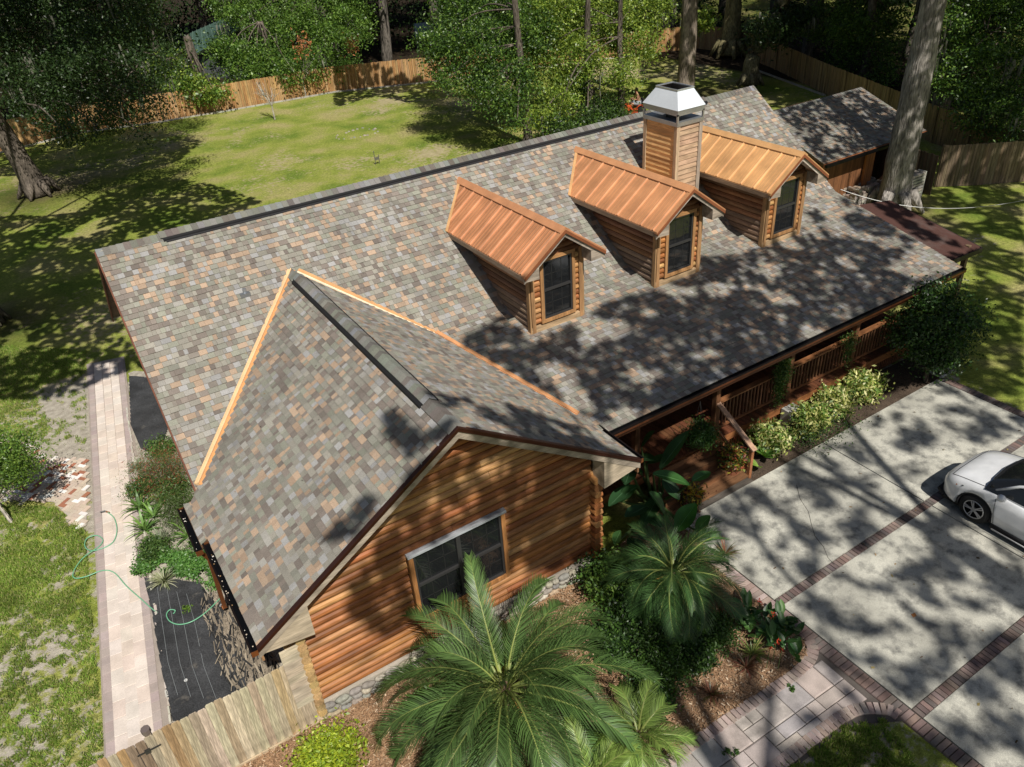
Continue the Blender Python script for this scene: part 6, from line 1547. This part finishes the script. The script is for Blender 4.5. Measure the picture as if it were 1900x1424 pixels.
# driveway, big soft dapples with branch streaks
shade([(1310, 945), (1500, 830), (1620, 900), (1640, 1000), (1440, 1110), (1340, 1020)], s_ground, .50, 22, 1.35, .14, .24, seed=7)
shade([(1520, 830), (1735, 704), (1900, 808), (1900, 850), (1760, 860), (1640, 900)], s_ground, .38, 22, 1.3, .15, .24, seed=8)
shade([(1450, 1128), (1760, 938), (1900, 1050), (1900, 1190), (1690, 1310)], s_ground, .50, 22, 1.35, .14, .24, off=3, seed=9)
shade([(1500, 1180), (1690, 1320), (1900, 1200), (1900, 1424), (1440, 1424), (1400, 1370), (1560, 1290)], s_ground, .54, 22, 1.3, .14, .24, off=7, seed=10)
shade([(1200, 1090), (1340, 1040), (1500, 1180), (1480, 1250), (1400, 1300), (1250, 1290), (1180, 1180)], s_ground, .50, 22, 1.0, .17, off=2, seed=11)
# porch front and palms
shade([(1120, 800), (1180, 800), (1300, 770), (1330, 860), (1290, 930), (1320, 1000), (1120, 1040)], s_ground, .95, 15, .9, .16, seed=12)
shade([(1300, 770), (1500, 690), (1700, 600), (1720, 700), (1620, 740), (1560, 700), (1400, 780), (1340, 850)], s_ground, .80, 15, 1.0, .16, seed=32)
shade([(1640, 560), (1830, 520), (1830, 700), (1640, 720)], s_ground, .9, 16, 1.0, .18, seed=33)
shade([(1430, 1440), (1540, 1350), (1660, 1330), (1760, 1440)], s_ground, .88, 21, 1.1, .16, .26, seed=36)
# right lawn
shade([(1700, 380), (1900, 370), (1900, 800), (1750, 700), (1830, 560), (1800, 460)], s_ground, .74, 18, .9, .19, seed=13)
shade([(1690, 380), (1920, 375), (1920, 250), (1700, 220)], s_ground, .95, 17, .6, .24, .38, seed=14)
def s_shed(u, v, x=None, y=None):
    if x is not None: return 2.6+(y-.68)*ss
    d = ray(u, v); t_ = (2.6+ss*(CP[1]-.68)-CP[2])/(d[2]-ss*d[1]); return CP+t_*d
shade([(1440, 205), (1595, 168), (1710, 240), (1530, 305)], s_shed, .90, 17, .8, .2, seed=15)
shade([(1540, 330), (1600, 290), (1690, 280), (1720, 340), (1640, 400), (1570, 400)], s_ground, .95, 17, .7, .2, seed=16)
def s_lean(u, v, x=None, y=None): return G(u, v, 2.6) if x is None else 2.6
shade([(1653, 374), (1812, 460), (1765, 478), (1600, 390)], s_lean, .55, 17, .9, .17, seed=17)
nF = len(SH)
# back right yard, kept dark
shade([(1190, 60), (1290, 60), (1420, 70), (1600, 160), (1600, 200), (1420, 200), (1330, 210), (1190, 190)], s_ground, .80, 18, .5, .34, .48, seed=18)
shade([(1290, 95), (1440, 130), (1530, 180), (1620, 250), (1760, 330), (1800, 280), (1560, 120), (1380, 60)], s_ground, .9, 18, .5, .34, .48, seed=19)
shade([(620, 160), (830, 150), (850, 178), (760, 190), (700, 178), (620, 200)], s_ground, .95, 12, .5, .3, .45, seed=20)
nB = len(SH)
# back left lawn, broad deep shade
shade([(-60, 240), (200, 240), (300, 245), (375, 262), (330, 300), (250, 320), (180, 330), (150, 320), (-60, 330)], s_ground, .93, 13, .6, .26, .36, seed=21)
shade([(-60, 400), (90, 400), (140, 395), (215, 345), (260, 325), (340, 332), (400, 345), (485, 372), (470, 390), (260, 440), (200, 470), (190, 520), (260, 680), (100, 740), (-60, 740)], s_ground, .90, 13, .5, .24, .36, seed=22)
shade([(-60, 470), (180, 470), (190, 540), (100, 600), (-60, 600)], s_ground, .80, 14, .5, .26, .36, off=6, seed=23)
nL = len(SH)
def shade_tree(name, label, pts, base, seed, cols=OAK):
    g = np.random.default_rng(seed); P = np.array([p[0] for p in pts]); S_ = np.array([p[1] for p in pts])
    t = empty(name, (base[0], base[1], 0), label=label, cat='tree')
    N = rand_unit(g, len(P))*.45-SUN; N /= np.linalg.norm(N, axis=1)[:, None]; T = np.cross(N, rand_unit(g, len(P))); T /= np.linalg.norm(T, axis=1)[:, None]; B2 = np.cross(N, T)
    s = S_[:, None]*g.uniform(.7, 1.3, (len(P), 1)); c = np.array(cols)[g.integers(0, len(cols), len(P))]
    mobj('crown', quads(P, T*s/2, B2*s/2*.75, c, 'crown'), t)
    b = MB(); base = np.array((base[0], base[1], 0.)); cen = P.mean(0); top = cen*.6+base*.4; top[2] = cen[2]*.8
    b.tube(smooth_pts([base, base*.9+top*.1+(0, 0, .5), base*.5+top*.5, top], 4), list(np.linspace(.6, .35, 13)), 10, (.16, .13, .1), wob=.05)
    for i in g.integers(0, len(P), 5):
        e = P[i]; m_ = (top+e)/2+(0, 0, .6)
        if inframe(m_, 30) or inframe(e, 10) or np.linalg.norm(m_-CP) < 2 or np.linalg.norm((m_+e)/2-CP) < 2: continue
        b.tube(smooth_pts([top, m_, e], 4), list(np.linspace(.12, .03, 9)), 6, (.16, .13, .1))
    return t, b, top
FR = SH[:nF]
lf = [p for p in FR if p[0][0] < 8]; md = [p for p in FR if 8 <= p[0][0] < 17]; rt_ = [p for p in FR if p[0][0] >= 17]
for nm, lab, pts, base, sd_ in (('oak_tree', 'street side oak standing left behind the camera, shading the gable', lf, (2, -34), 141), ('oak_tree', 'street side oak beside the driveway whose crown dapples the roof', md, (12.5, -31), 142), ('oak_tree', 'street side oak to the right of the driveway shading the porch', rt_, (23, -25), 143), ('oak_tree', 'tall oak right of the back yard keeping it dark', SH[nF:nB], (57, 3), 144), ('oak_tree', 'wide oak beyond the left edge shading the back lawn', SH[nB:nL], (-11, 12), 145)):
    t, b, top = shade_tree(nm, lab, pts, base, sd_)
    if sd_ == 142:    # bare limbs that draw the curved shadow streaks on the slabs and roof
        for line, rr_, hh in (([(1300, 860), (1370, 930), (1410, 1010), (1450, 1060), (1490, 1100)], .09, 20), ([(1440, 935), (1500, 920), (1560, 900), (1620, 880), (1700, 860)], .05, 20), ([(1520, 1040), (1500, 1110), (1530, 1180), (1560, 1240)], .05, 20)):
            L3 = []
            for (u, v) in line:
                h_ = hh; q = ondir(G(u, v), h_)
                while inframe(q, 45) or np.linalg.norm(q-CP) < 2: h_ += .8; q = ondir(G(u, v), h_)
                L3.append(q)
            b.tube(smooth_pts(L3, 5), rr_, 7, (.16, .13, .1))
    if sd_ == 143:
        for line, rr_ in (([(1240, 600), (1330, 610), (1380, 640), (1400, 690)], .09), ([(1370, 560), (1365, 620), (1380, 670)], .06)):
            L3 = []
            for (u, v) in line:
                h_ = 16; q = ondir(s_roof(u, v), h_)
                while inframe(q, 45): h_ += .8; q = ondir(s_roof(u, v), h_)
                L3.append(q)
            b.tube(smooth_pts(L3, 5), rr_, 7, (.16, .13, .1))
    b.build('trunk', 'bark', t, smooth=True)

# ---------------------------------------------------------------- grass blades near the camera
def grass(poly, n, seed, lab, hmul=1.0):
    g = np.random.default_rng(seed); P0 = np.array([p[:2] for p in poly]); lo, hi = P0.min(0), P0.max(0); pts = []
    k = 0
    cand = g.uniform(lo, hi, (n*3, 2))
    for p in cand:
        if not inpoly(p, P0): continue
        if bare(p[0], p[1])+.5*fbm(p[0], p[1], 4)+.5+g.uniform(-.12, .12) > .96: continue
        pts.append(p)
        if len(pts) >= n: break
    pts = np.array(pts); n = len(pts); h = g.uniform(.025, .075, (n, 1))*hmul; a = g.uniform(0, 6.28, n); w = g.uniform(.006, .014, (n, 1))
    d = np.stack([np.cos(a), np.sin(a), np.zeros(n)], -1); le = rand_unit(g, n)*(1, 1, .0)*h*.8
    B0 = np.column_stack([pts, np.full(n, -.005)]); tip = B0+le+np.concatenate([np.zeros((n, 2)), h], 1)
    V = np.stack([B0-d*w, B0+d*w, tip+d*w*.3, tip-d*w*.3], 1).reshape(-1, 3)
    C_ = np.array([(.18, .29, .045), (.25, .36, .06), (.14, .23, .035), (.31, .35, .09), (.38, .37, .15)])[g.integers(0, 5, n)]*g.uniform(.7, 1.3, (n, 1))
    mobj('grass', fast_mesh('grass', V, np.arange(n*4).reshape(-1, 4), C_, 'grassblade'), kind='stuff', label=lab)
grass([gp(-40, 640), gp(160, 650), gp(160, 840), gp(60, 815), gp(-40, 800)], 26000, 151, 'grass of the left lawn above the patio')
grass([gp(-40, 940), gp(100, 940), gp(158, 985), gp(195, 1424), gp(120, 1460), gp(-60, 1460)], 52000, 152, 'patchy grass of the left lawn below the patio')
grass([gp(1430, 1440), gp(1560, 1345), gp(1640, 1335), gp(1720, 1440)], 16000, 153, 'dark grass patch between walkway and driveway')
# ================================================================== CAR
car = empty('parked_car', (15.68, -14.75, .05), label='white crossover car parked nose toward the house on the driveway', cat='car')
def lerp(a, b, t): return a+(b-a)*t
# body built from cross sections along its length: s = 0 nose .. 4.55 tail ; nose points to +y
YN = -12.42
SEC = [  # y offset from nose, half width at sill, half width at belt, z bottom, z shoulder, z top centre, half width top
 (0.00, .52, .56, .34, .62, .66, .50), (0.05, .66, .70, .26, .66, .76, .60), (.16, .78, .82, .22, .74, .86, .70), (.36, .87, .89, .20, .82, .96, .76), (.70, .91, .92, .20, .90, 1.04, .80), (1.05, .92, .925, .20, .95, 1.10, .82), (1.32, .925, .93, .20, .98, 1.08, .83),
 (1.6, .925, .93, .20, .99, 1.08, .83), (2.2, .925, .93, .20, 1.0, 1.08, .83), (3.0, .925, .93, .20, 1.02, 1.10, .83), (3.7, .92, .92, .22, 1.05, 1.12, .82), (4.2, .88, .88, .28, 1.06, 1.16, .78), (4.45, .80, .82, .34, 1.02, 1.08, .70), (4.55, .62, .66, .40, .9, .95, .55)]
CXC = 15.68
def ring(s):
    y, ws, wb, z0, zs, zt, wt = s; Y = YN-y
    return [(-ws*.92, Y, z0), (-ws, Y, z0+.10), (-ws*1.005, Y, lerp(z0, zs, .45)), (-wb, Y, lerp(z0, zs, .75)), (-wb*.985, Y, zs), (-wt, Y, lerp(zs, zt, .62)), (-wt*.6, Y, lerp(zs, zt, .93)), (0, Y, zt),
            (wt*.6, Y, lerp(zs, zt, .93)), (wt, Y, lerp(zs, zt, .62)), (wb*.985, Y, zs), (wb, Y, lerp(z0, zs, .75)), (ws*1.005, Y, lerp(z0, zs, .45)), (ws, Y, z0+.10), (ws*.92, Y, z0)]
# finer interpolation along the body
def interp_secs(S, n=4):
    out = []
    for i in range(len(S)-1):
        p0 = np.array(S[max(i-1, 0)]); p1 = np.array(S[i]); p2 = np.array(S[i+1]); p3 = np.array(S[min(i+2, len(S)-1)])
        for t in np.linspace(0, 1, n, endpoint=False): out.append(.5*((2*p1)+(-p0+p2)*t+(2*p0-5*p1+4*p2-p3)*t*t+(-p0+3*p1-3*p2+p3)*t**3))
    out.append(np.array(S[-1])); return out
SS = interp_secs(SEC, 6); WB = [(.93, .385), (3.57, .385)]
b = MB(); N = 15
for s in SS:
    r = ring(s)
    for (x, Y, z) in r:
        # wheel arch cut: lift the low side points over the wheel
        yo = YN-Y
        if abs(x) > .7:
            for wy, wr_ in WB:
                d = abs(yo-wy)
                if d < .43:
                    za = .385+math.sqrt(.43**2-d*d)-.02
                    if z < za: z = za
        b.v.append((CXC+x, Y, z+.05))
for i in range(len(SS)-1):
    for k in range(N-1): b.f.append((i*N+k, (i+1)*N+k, (i+1)*N+k+1, i*N+k+1)); b.c.append((.8, .8, .8))
b.f.append(tuple(range(N))); b.c.append((.8,)*3); b.f.append(tuple(reversed(range((len(SS)-1)*N, len(SS)*N)))); b.c.append((.8,)*3)
body = b.build('body', 'carpaint', car, smooth=True)
# greenhouse
GH = [(1.0, .74, 1.15, .73), (1.45, .72, 1.38, .66), (1.95, .70, 1.56, .60), (2.3, .69, 1.62, .59), (3.0, .69, 1.64, .59), (3.6, .68, 1.61, .57), (4.0, .67, 1.52, .54), (4.32, .66, 1.12, .62)]
b = MB(); rows = []
for (y, wb_, zt, wt) in interp_secs(GH, 5):
    rows.append([(-wb_-.14, YN-y, 1.02), (-lerp(wb_+.13, wt, .55), YN-y, lerp(1.02, zt, .62)), (-wt, YN-y, lerp(1.02, zt, .94)), (-wt*.6, YN-y, zt-.005), (0, YN-y, zt+.012), (wt*.6, YN-y, zt-.005), (wt, YN-y, lerp(1.02, zt, .94)), (lerp(wb_+.13, wt, .55), YN-y, lerp(1.02, zt, .62)), (wb_+.14, YN-y, 1.02)])
gl = MB(); rfp = MB()
for r in rows:
    for q in r: gl.v.append((CXC+q[0], q[1], q[2]+.05)); rfp.v.append((CXC+q[0], q[1], q[2]+.062))
for i in range(len(rows)-1):
    yy = (rows[i][0][1]+rows[i+1][0][1])/2; s = YN-yy
    for k in range(8):
        side = k in (0, 1, 6, 7); f = (i*9+k, (i+1)*9+k, (i+1)*9+k+1, i*9+k+1)
        pill = side and (abs(s-2.62) < .05 or abs(s-3.62) < .06 or s < 1.42 and k in (1, 6))
        if side and not pill: gl.f.append(f); gl.c.append((1, 1, 1))
        elif side: gl.f.append(f); gl.c.append((1, 1, 1))
        elif s < 1.93 or s > 4.02: gl.f.append(f); gl.c.append((1, 1, 1))
        else: rfp.f.append(f); rfp.c.append((.8, .8, .8))
gl.build('window_glass', 'glass', car, smooth=True); rfp.build('roof', 'carpaint', car, smooth=True)
for sg in (-1, 1):
    b = MB()
    b.tube([(CXC+sg*.80, YN-1.2, 1.13), (CXC+sg*.70, YN-1.58, 1.42), (CXC+sg*.63, YN-1.98, 1.62)], .035, 6, (.8, .8, .8))
    b.tube([(CXC+sg*.845, YN-1.35, 1.085), (CXC+sg*.845, YN-3.9, 1.11)], .014, 5, (.6, .6, .6))
    b.build('pillar', 'carpaint', car, smooth=True)
def sec_at(y):
    for p, q in zip(SS, SS[1:]):
        if p[0] <= y <= q[0]: t = (y-p[0])/(q[0]-p[0]+1e-9); return p*(1-t)+q*t
b = MB()      # bonnet shut lines
for k in (5, 9): b.tube([np.array(ring(sec_at(y))[k])+(CXC, 0, .054) for y in np.linspace(.22, 1.15, 10)], .007, 5, (.05, .05, .05))
b.tube([np.array(ring(sec_at(.20))[k])+(CXC, 0, .054) for k in (5, 6, 7, 8, 9)], .007, 5, (.05, .05, .05)); b.build('bonnet_seam', 'rubber', car)
b = MB(); b.tube([(CXC-.82, YN-1.12, 1.165), (CXC-.5, YN-1.0, 1.19), (CXC, YN-.96, 1.2), (CXC+.5, YN-1.0, 1.19), (CXC+.82, YN-1.12, 1.165)], .035, 6, (.01, .01, .01))
for a, c in (((-.55, -1.1), (.05, -1.22)), ((.1, -1.1), (.6, -1.25))): b.bar((CXC+a[0], YN+a[1], 1.2), (CXC+c[0], YN+c[1]-.05, 1.27), .02, .015, (.01, .01, .01))
b.build('wiper', 'plastic', car)
# black cladding, bumper, lamps, mirror, handles
b = MB()
for sg in (-1, 1):
    for wy, wr_ in WB:
        pts = [(CXC+sg*.888, YN-wy-math.cos(t)*.405, .435+math.sin(t)*.385) for t in np.linspace(-.25, math.pi+.25, 14)]; b.tube(pts, .03, 6, (.02, .02, .022))
    b.box(CXC+sg*.90-.04, CXC+sg*.90+.04, YN-3.15, YN-1.36, .22, .34, (.02, .02, .022)); b.box(CXC+sg*.975-.01, CXC+sg*.975+.01, YN-3.1, YN-1.42, .225, .25, (.5, .5, .5))
b.tube([(CXC-.80, YN-.28, .30), (CXC-.66, YN+.0, .30), (CXC-.3, YN+.03, .28), (CXC+.3, YN+.03, .28), (CXC+.66, YN+.0, .30), (CXC+.80, YN-.28, .30)], .07, 8, (.02, .02, .022))
b.build('cladding', 'rubber', car, smooth=True)
b = MB(); b.box(CXC-.42, CXC+.42, YN-.06, YN+.012, .52, .64, (.015, .015, .016)); b.build('grille', 'plastic', car)
for sg in (-1, 1):
    b = MB(); P = [(sg*.60, -.12, .66), (sg*.82, -.30, .70), (sg*.905, -.60, .83), (sg*.845, -.54, .875), (sg*.70, -.22, .80)]
    P = [(CXC+x*1.012, YN+y+.03, z+.055) for x, y, z in P]; P2 = [(x-sg*.06, y-.06, z-.03) for x, y, z in P]; n = 5
    b.add(P+P2, [tuple(range(n)), tuple(reversed(range(n, 2*n)))]+[(i, i+n, (i+1) % n+n, (i+1) % n) for i in range(n)], (.02, .02, .022))
    h_ = b.build('headlight', 'glass', car)
    b = MB(); b.add([(CXC+sg*.835, YN-.27, .765), (CXC+sg*.90, YN-.42, .80), (CXC+sg*.905, YN-.44, .84), (CXC+sg*.84, YN-.27, .80)], [(0, 1, 2, 3)], (.7, .2, .02)); b.build('indicator', 'plastic', h_)
    b = MB(); b.tube([(CXC+sg*.93, YN-1.42, 1.12), (CXC+sg*1.0, YN-1.44, 1.14)], .03, 6, (.05, .05, .05)); b.tube([(CXC+sg*.98, YN-1.44, 1.17), (CXC+sg*1.04, YN-1.44, 1.18), (CXC+sg*1.12, YN-1.46, 1.17)], [.06, .10, .05], 10, (.8, .8, .8)); b.build('mirror', 'carpaint', car, smooth=True)
    for yy in (2.35, 3.3):
        b = MB(); b.bar((CXC+sg*.935, YN-yy, .98), (CXC+sg*.935, YN-yy-.2, .985), .02, .03, (.7, .7, .7)); b.build('door_handle', 'metal', car)
    b = MB()   # door shut lines
    for yy, lean in ((1.30, .10), (2.5, 0), (3.45, -.2)): b.tube([(CXC+sg*.935, YN-yy, 1.02), (CXC+sg*.945, YN-yy-lean*.3, .7), (CXC+sg*.935, YN-yy-lean, .36)], .006, 4, (.03, .03, .03))
    b.build('door_seam', 'rubber', car)
b = MB()   # dark floor
b.box(CXC-.84, CXC+.84, YN-4.4, YN-.15, .24, .3, (.01, .01, .01)); b.build('underbody', 'rubber', car)
def wheel(x, y, sg):
    w = empty('wheel', (x, y, .43), parent=car); b = MB(); prof = [(.0, .235), (.02, .335), (.06, .372), (.17, .372), (.21, .335), (.23, .235)]; n = 28
    V = [(x-sg*a, y+math.cos(t)*r, .43+math.sin(t)*r) for t in np.linspace(0, 2*math.pi, n, endpoint=False) for a, r in prof]
    b.v = [tuple(map(float, v)) for v in V]; m_ = len(prof)
    for i in range(n):
        for k in range(m_-1): b.f.append((i*m_+k, i*m_+k+1, ((i+1) % n)*m_+k+1, ((i+1) % n)*m_+k)); b.c.append((.018, .018, .018))
    b.build('tyre', 'rubber', w, smooth=True)
    b = MB(); b.tube([(x-sg*.05, y, .43), (x-sg*.2, y, .43)], .232, 28, (.015, .015, .015)); 
    b.tube([(x-sg*.0, y+math.cos(t)*.222, .43+math.sin(t)*.222) for t in np.linspace(0, 2*math.pi, 25)], .012, 6, (.55, .55, .56), cap=False)
    for k in range(5):
        for o_ in (-.13, .13):
            t = k*2*math.pi/5+o_; b.bar((x+sg*.0, y+math.cos(t)*.05, .43+math.sin(t)*.05), (x-sg*.005, y+math.cos(t)*.222, .43+math.sin(t)*.222), .02, .026, (.62, .62, .64), up=(1, 0, 0))
    b.tube([(x+sg*.008, y, .43), (x-sg*.03, y, .43)], .055, 12, (.5, .5, .5)); b.build('rim', 'metal', w)
for sg in (-1, 1):
    for wy, _ in WB: wheel(CXC+sg*.925, YN-wy, sg)

# ================================================================== PERSON ON RIDING MOWER
mb_ = G(1179, 213); MX, MY = mb_[0], mb_[1]
mower = empty('riding_mower', (MX, MY, 0), label='red orange riding mower with black seat behind the roof ridge', cat='mower')
# heading: towards -x (left in the picture)
hd = np.array((-.94, .34, 0.)); hd /= np.linalg.norm(hd); sd_ = np.array((hd[1], -hd[0], 0)); O3 = np.array((MX, MY, 0.))
def MP(f_, s, z): return O3+hd*f_+sd_*s+np.array((0, 0, z))
RD = (.62, .10, .03)
b = MB(); b.obox(MP(.35, -.3, .35), hd*.75, sd_*.6, (0, 0, .32), RD); b.obox(MP(.45, -.26, .67), hd*.55, sd_*.52, (0, 0, .06), RD); b.obox(MP(-.55, -.34, .32), hd*.9, sd_*.68, (0, 0, .10), RD); b.build('hood', 'plastic', mower)
for s in (-1, 1):
    b = MB(); P = [MP(-.25+math.cos(t)*.34, s*.40, .3+math.sin(t)*.34) for t in np.linspace(.2, math.pi-.2, 9)]; P2 = [p+sd_*s*-.2 for p in P]
    for i in range(8): b.add([P[i], P[i+1], P2[i+1], P2[i]], [(0, 1, 2, 3)], RD)
    b.build('fender', 'plastic', mower)
    for f_, r, w in ((-.25, .27, .2), (.9, .18, .14)):
        b = MB(); b.tube([MP(f_, s*(.42+w/2), r), MP(f_, s*(.42-w/2), r)], r, 16, (.02, .02, .02)); b.build('wheel', 'rubber', mower)
b = MB(); b.obox(MP(-.42, -.24, .52), hd*.45, sd_*.48, (0, 0, .1), (.02, .02, .02)); b.obox(MP(-.50, -.22, .6), hd*.10-np.array((0, 0, 0)), sd_*.44, (0, 0, .38), (.02, .02, .02)); b.build('seat', 'rubber', mower)
b = MB(); b.tube([MP(.45, 0, .7), MP(.28, 0, .95)], .025, 6, (.02, .02, .02)); b.tube([MP(.28, 0, .96)+hd*math.cos(t)*.17*.7+sd_*math.sin(t)*.17+np.array((0, 0, math.cos(t)*.1)) for t in np.linspace(0, 6.283, 15)], .018, 6, (.02, .02, .02), cap=False); b.build('steering_wheel', 'rubber', mower)
b = MB(); b.obox(MP(-.1, -.52, .12), hd*.75, sd_*1.04, (0, 0, .16), (.5, .08, .03)); b.build('mower_deck', 'plastic', mower)
# rider: one skinned body
J = {'pelvis': (-.18, 0, .70), 'belly': (-.17, 0, .90), 'chest': (-.12, 0, 1.12), 'neck': (-.06, 0, 1.32), 'head0': (-.03, 0, 1.40), 'head1': (0.0, 0, 1.54),
     'hipL': (-.14, .11, .68), 'kneeL': (.30, .17, .74), 'ankL': (.42, .18, .40), 'toeL': (.60, .18, .36), 'hipR': (-.14, -.11, .68), 'kneeR': (.30, -.17, .74), 'ankR': (.42, -.18, .40), 'toeR': (.60, -.18, .36),
     'shL': (-.09, .20, 1.22), 'elL': (.02, .28, .98), 'wrL': (.24, .14, 1.0), 'shR': (-.09, -.20, 1.22), 'elR': (.02, -.28, .98), 'wrR': (.24, -.14, 1.0), 'haL': (.31, .12, 1.01), 'haR': (.31, -.12, 1.01)}
Rd = {'pelvis': .145, 'belly': .13, 'chest': .155, 'neck': .055, 'head0': .075, 'head1': .09, 'hipL': .10, 'kneeL': .068, 'ankL': .045, 'toeL': .035, 'shL': .065, 'elL': .046, 'wrL': .032, 'haL': .036}
ED = [('pelvis', 'belly'), ('belly', 'chest'), ('chest', 'neck'), ('neck', 'head0'), ('head0', 'head1')]
for s in 'LR': ED += [('pelvis', 'hip'+s), ('hip'+s, 'knee'+s), ('knee'+s, 'ank'+s), ('ank'+s, 'toe'+s), ('chest', 'sh'+s), ('sh'+s, 'el'+s), ('el'+s, 'wr'+s), ('wr'+s, 'ha'+s)]
names = list(J); vs = [tuple(MP(*J[n])) for n in names]
# five short fingers per hand
for s, sg in (('L', 1), ('R', -1)):
    for k in range(5):
        off = (-.02+.012*k); names.append('f%s%d' % (s, k)); a = J['ha'+s]; l_ = (.05, .075, .08, .072, .055)[k]
        vs.append(tuple(MP(a[0]+l_, a[1]+sg*(-.035+.018*k), a[2]-.02))); ED.append(('ha'+s, 'f%s%d' % (s, k)))
me = bpy.data.meshes.new('person_body'); me.from_pydata(vs, [(names.index(a), names.index(c)) for a, c in ED], [])
person = bpy.data.objects.new('person', me); COL.objects.link(person)
sk = person.modifiers.new('skin', 'SKIN'); su = person.modifiers.new('sub', 'SUBSURF'); su.levels = 2; su.render_levels = 2
for i, n in enumerate(names):
    key = n if n in Rd else (n[:-1]+'L' if n[:-1]+'L' in Rd else None); r = Rd.get(key, .011) if not n.startswith('f') else .010
    me.skin_vertices[0].data[i].radius = (r, r*(1.25 if n in ('chest', 'pelvis', 'belly') else 1)); me.skin_vertices[0].data[i].use_root = n == 'pelvis'
dg = bpy.context.evaluated_depsgraph_get(); me2 = bpy.data.meshes.new_from_object(person.evaluated_get(dg)); person.modifiers.clear(); person.data = me2; me2.name = 'person'
at = me2.color_attributes.new("Col", 'FLOAT_COLOR', 'POINT'); cc_ = np.ones((len(me2.vertices), 4), np.float32); cc_[:, :3] = (.46, .24, .15); at.data.foreach_set('color', cc_.ravel())
me2.materials.clear(); me2.materials.append(MAT['skin']); me2.polygons.foreach_set('use_smooth', [True]*len(me2.polygons))
tag(person, 'shirtless dark haired person in grey shorts seated on the red mower', 'person')
b = MB()
for s in (-1, 1): b.tube([MP(-.16, s*.10, .70), MP(.08, s*.14, .73), MP(.22, s*.16, .745)], [.165, .125, .105], 10, (.30, .33, .35))
b.tube([MP(-.2, 0, .62), MP(-.18, 0, .86)], [.2, .17], 12, (.30, .33, .35)); b.build('shorts', 'plain', person, smooth=True)
b = MB(); hc = MP(-.02, 0, 1.53)
b.tube([hc+np.array((0, 0, -.07))-hd*.05, hc-hd*.03, hc+(0, 0, .07), hc+(0, 0, .11)], [.095, .118, .095, .03], 10, (.02, .015, .012)); b.build('hair', 'rubber', person, smooth=True)
b = MB()
for s in (-1, 1): b.tube([MP(.075, s*.035, 1.50), MP(.09, s*.035, 1.50)], .014, 6, (.03, .02, .02))
b.tube([MP(.08, 0, 1.49), MP(.115, 0, 1.465)], [.01, .016], 5, (.44, .22, .14)); b.bar(MP(.085, -.03, 1.425), MP(.085, .03, 1.425), .012, .012, (.3, .1, .08)); b.build('face', 'skin', person)
# small things on the ground
b = MB(); q = G(1695, 1142, .06)
b.add([q+(-.05, -.03, 0), q+(.03, -.05, .01), q+(.07, .02, .015), q+(-.02, .04, .0)], [(0, 1, 2, 3)], (.35, .15, .05)); b.build('fallen_leaf', 'plain', label='single brown fallen leaf on the lower driveway slab', cat='leaf')
b = MB()  # crack across the upper left slab
cr = [(1478, 900), (1484, 925), (1500, 950), (1506, 975), (1512, 995), (1528, 1015), (1536, 1035), (1548, 1048)]
for (u0, v0), (u1, v1) in zip(cr, cr[1:]): b.bar(G(u0, v0, .0505), G(u1, v1, .0505), .012, .004, (.04, .038, .035))
b.build('crack', 'plain', drive)
b = MB(); q0 = G(697, 305); b.tube([q0, q0+(0, 0, .75)], .02, 5, (.1, .1, .1)); b.tube([q0+(.25, 0, 0), q0+(.25, 0, .5)], .02, 5, (.1, .1, .1)); b.bar(q0+(.0, 0, .3), q0+(.25, 0, .3), .1, .14, (.12, .12, .1)); b.build('garden_stake', 'plastic', label='thin dark garden stake in the lawn just behind the ridge', cat='stake')
rg = empty('stone_ring', tuple(G(662, 248)), label='low ring of pale stones in the middle of the back lawn', cat='stones'); g = np.random.default_rng(9)
for i in range(22):
    a = i*.2856; q = G(662, 248)+np.array((math.cos(a)*1.3, math.sin(a)*.9, 0))+g.normal(size=3)*(.12, .12, 0); s = g.uniform(.05, .12); b = MB(); b.tube([(q[0], q[1], -.02), (q[0], q[1], .035)], [s, s*.7], 6, jit((.30, .28, .22), .15)); b.build('stone', 'plain', rg)
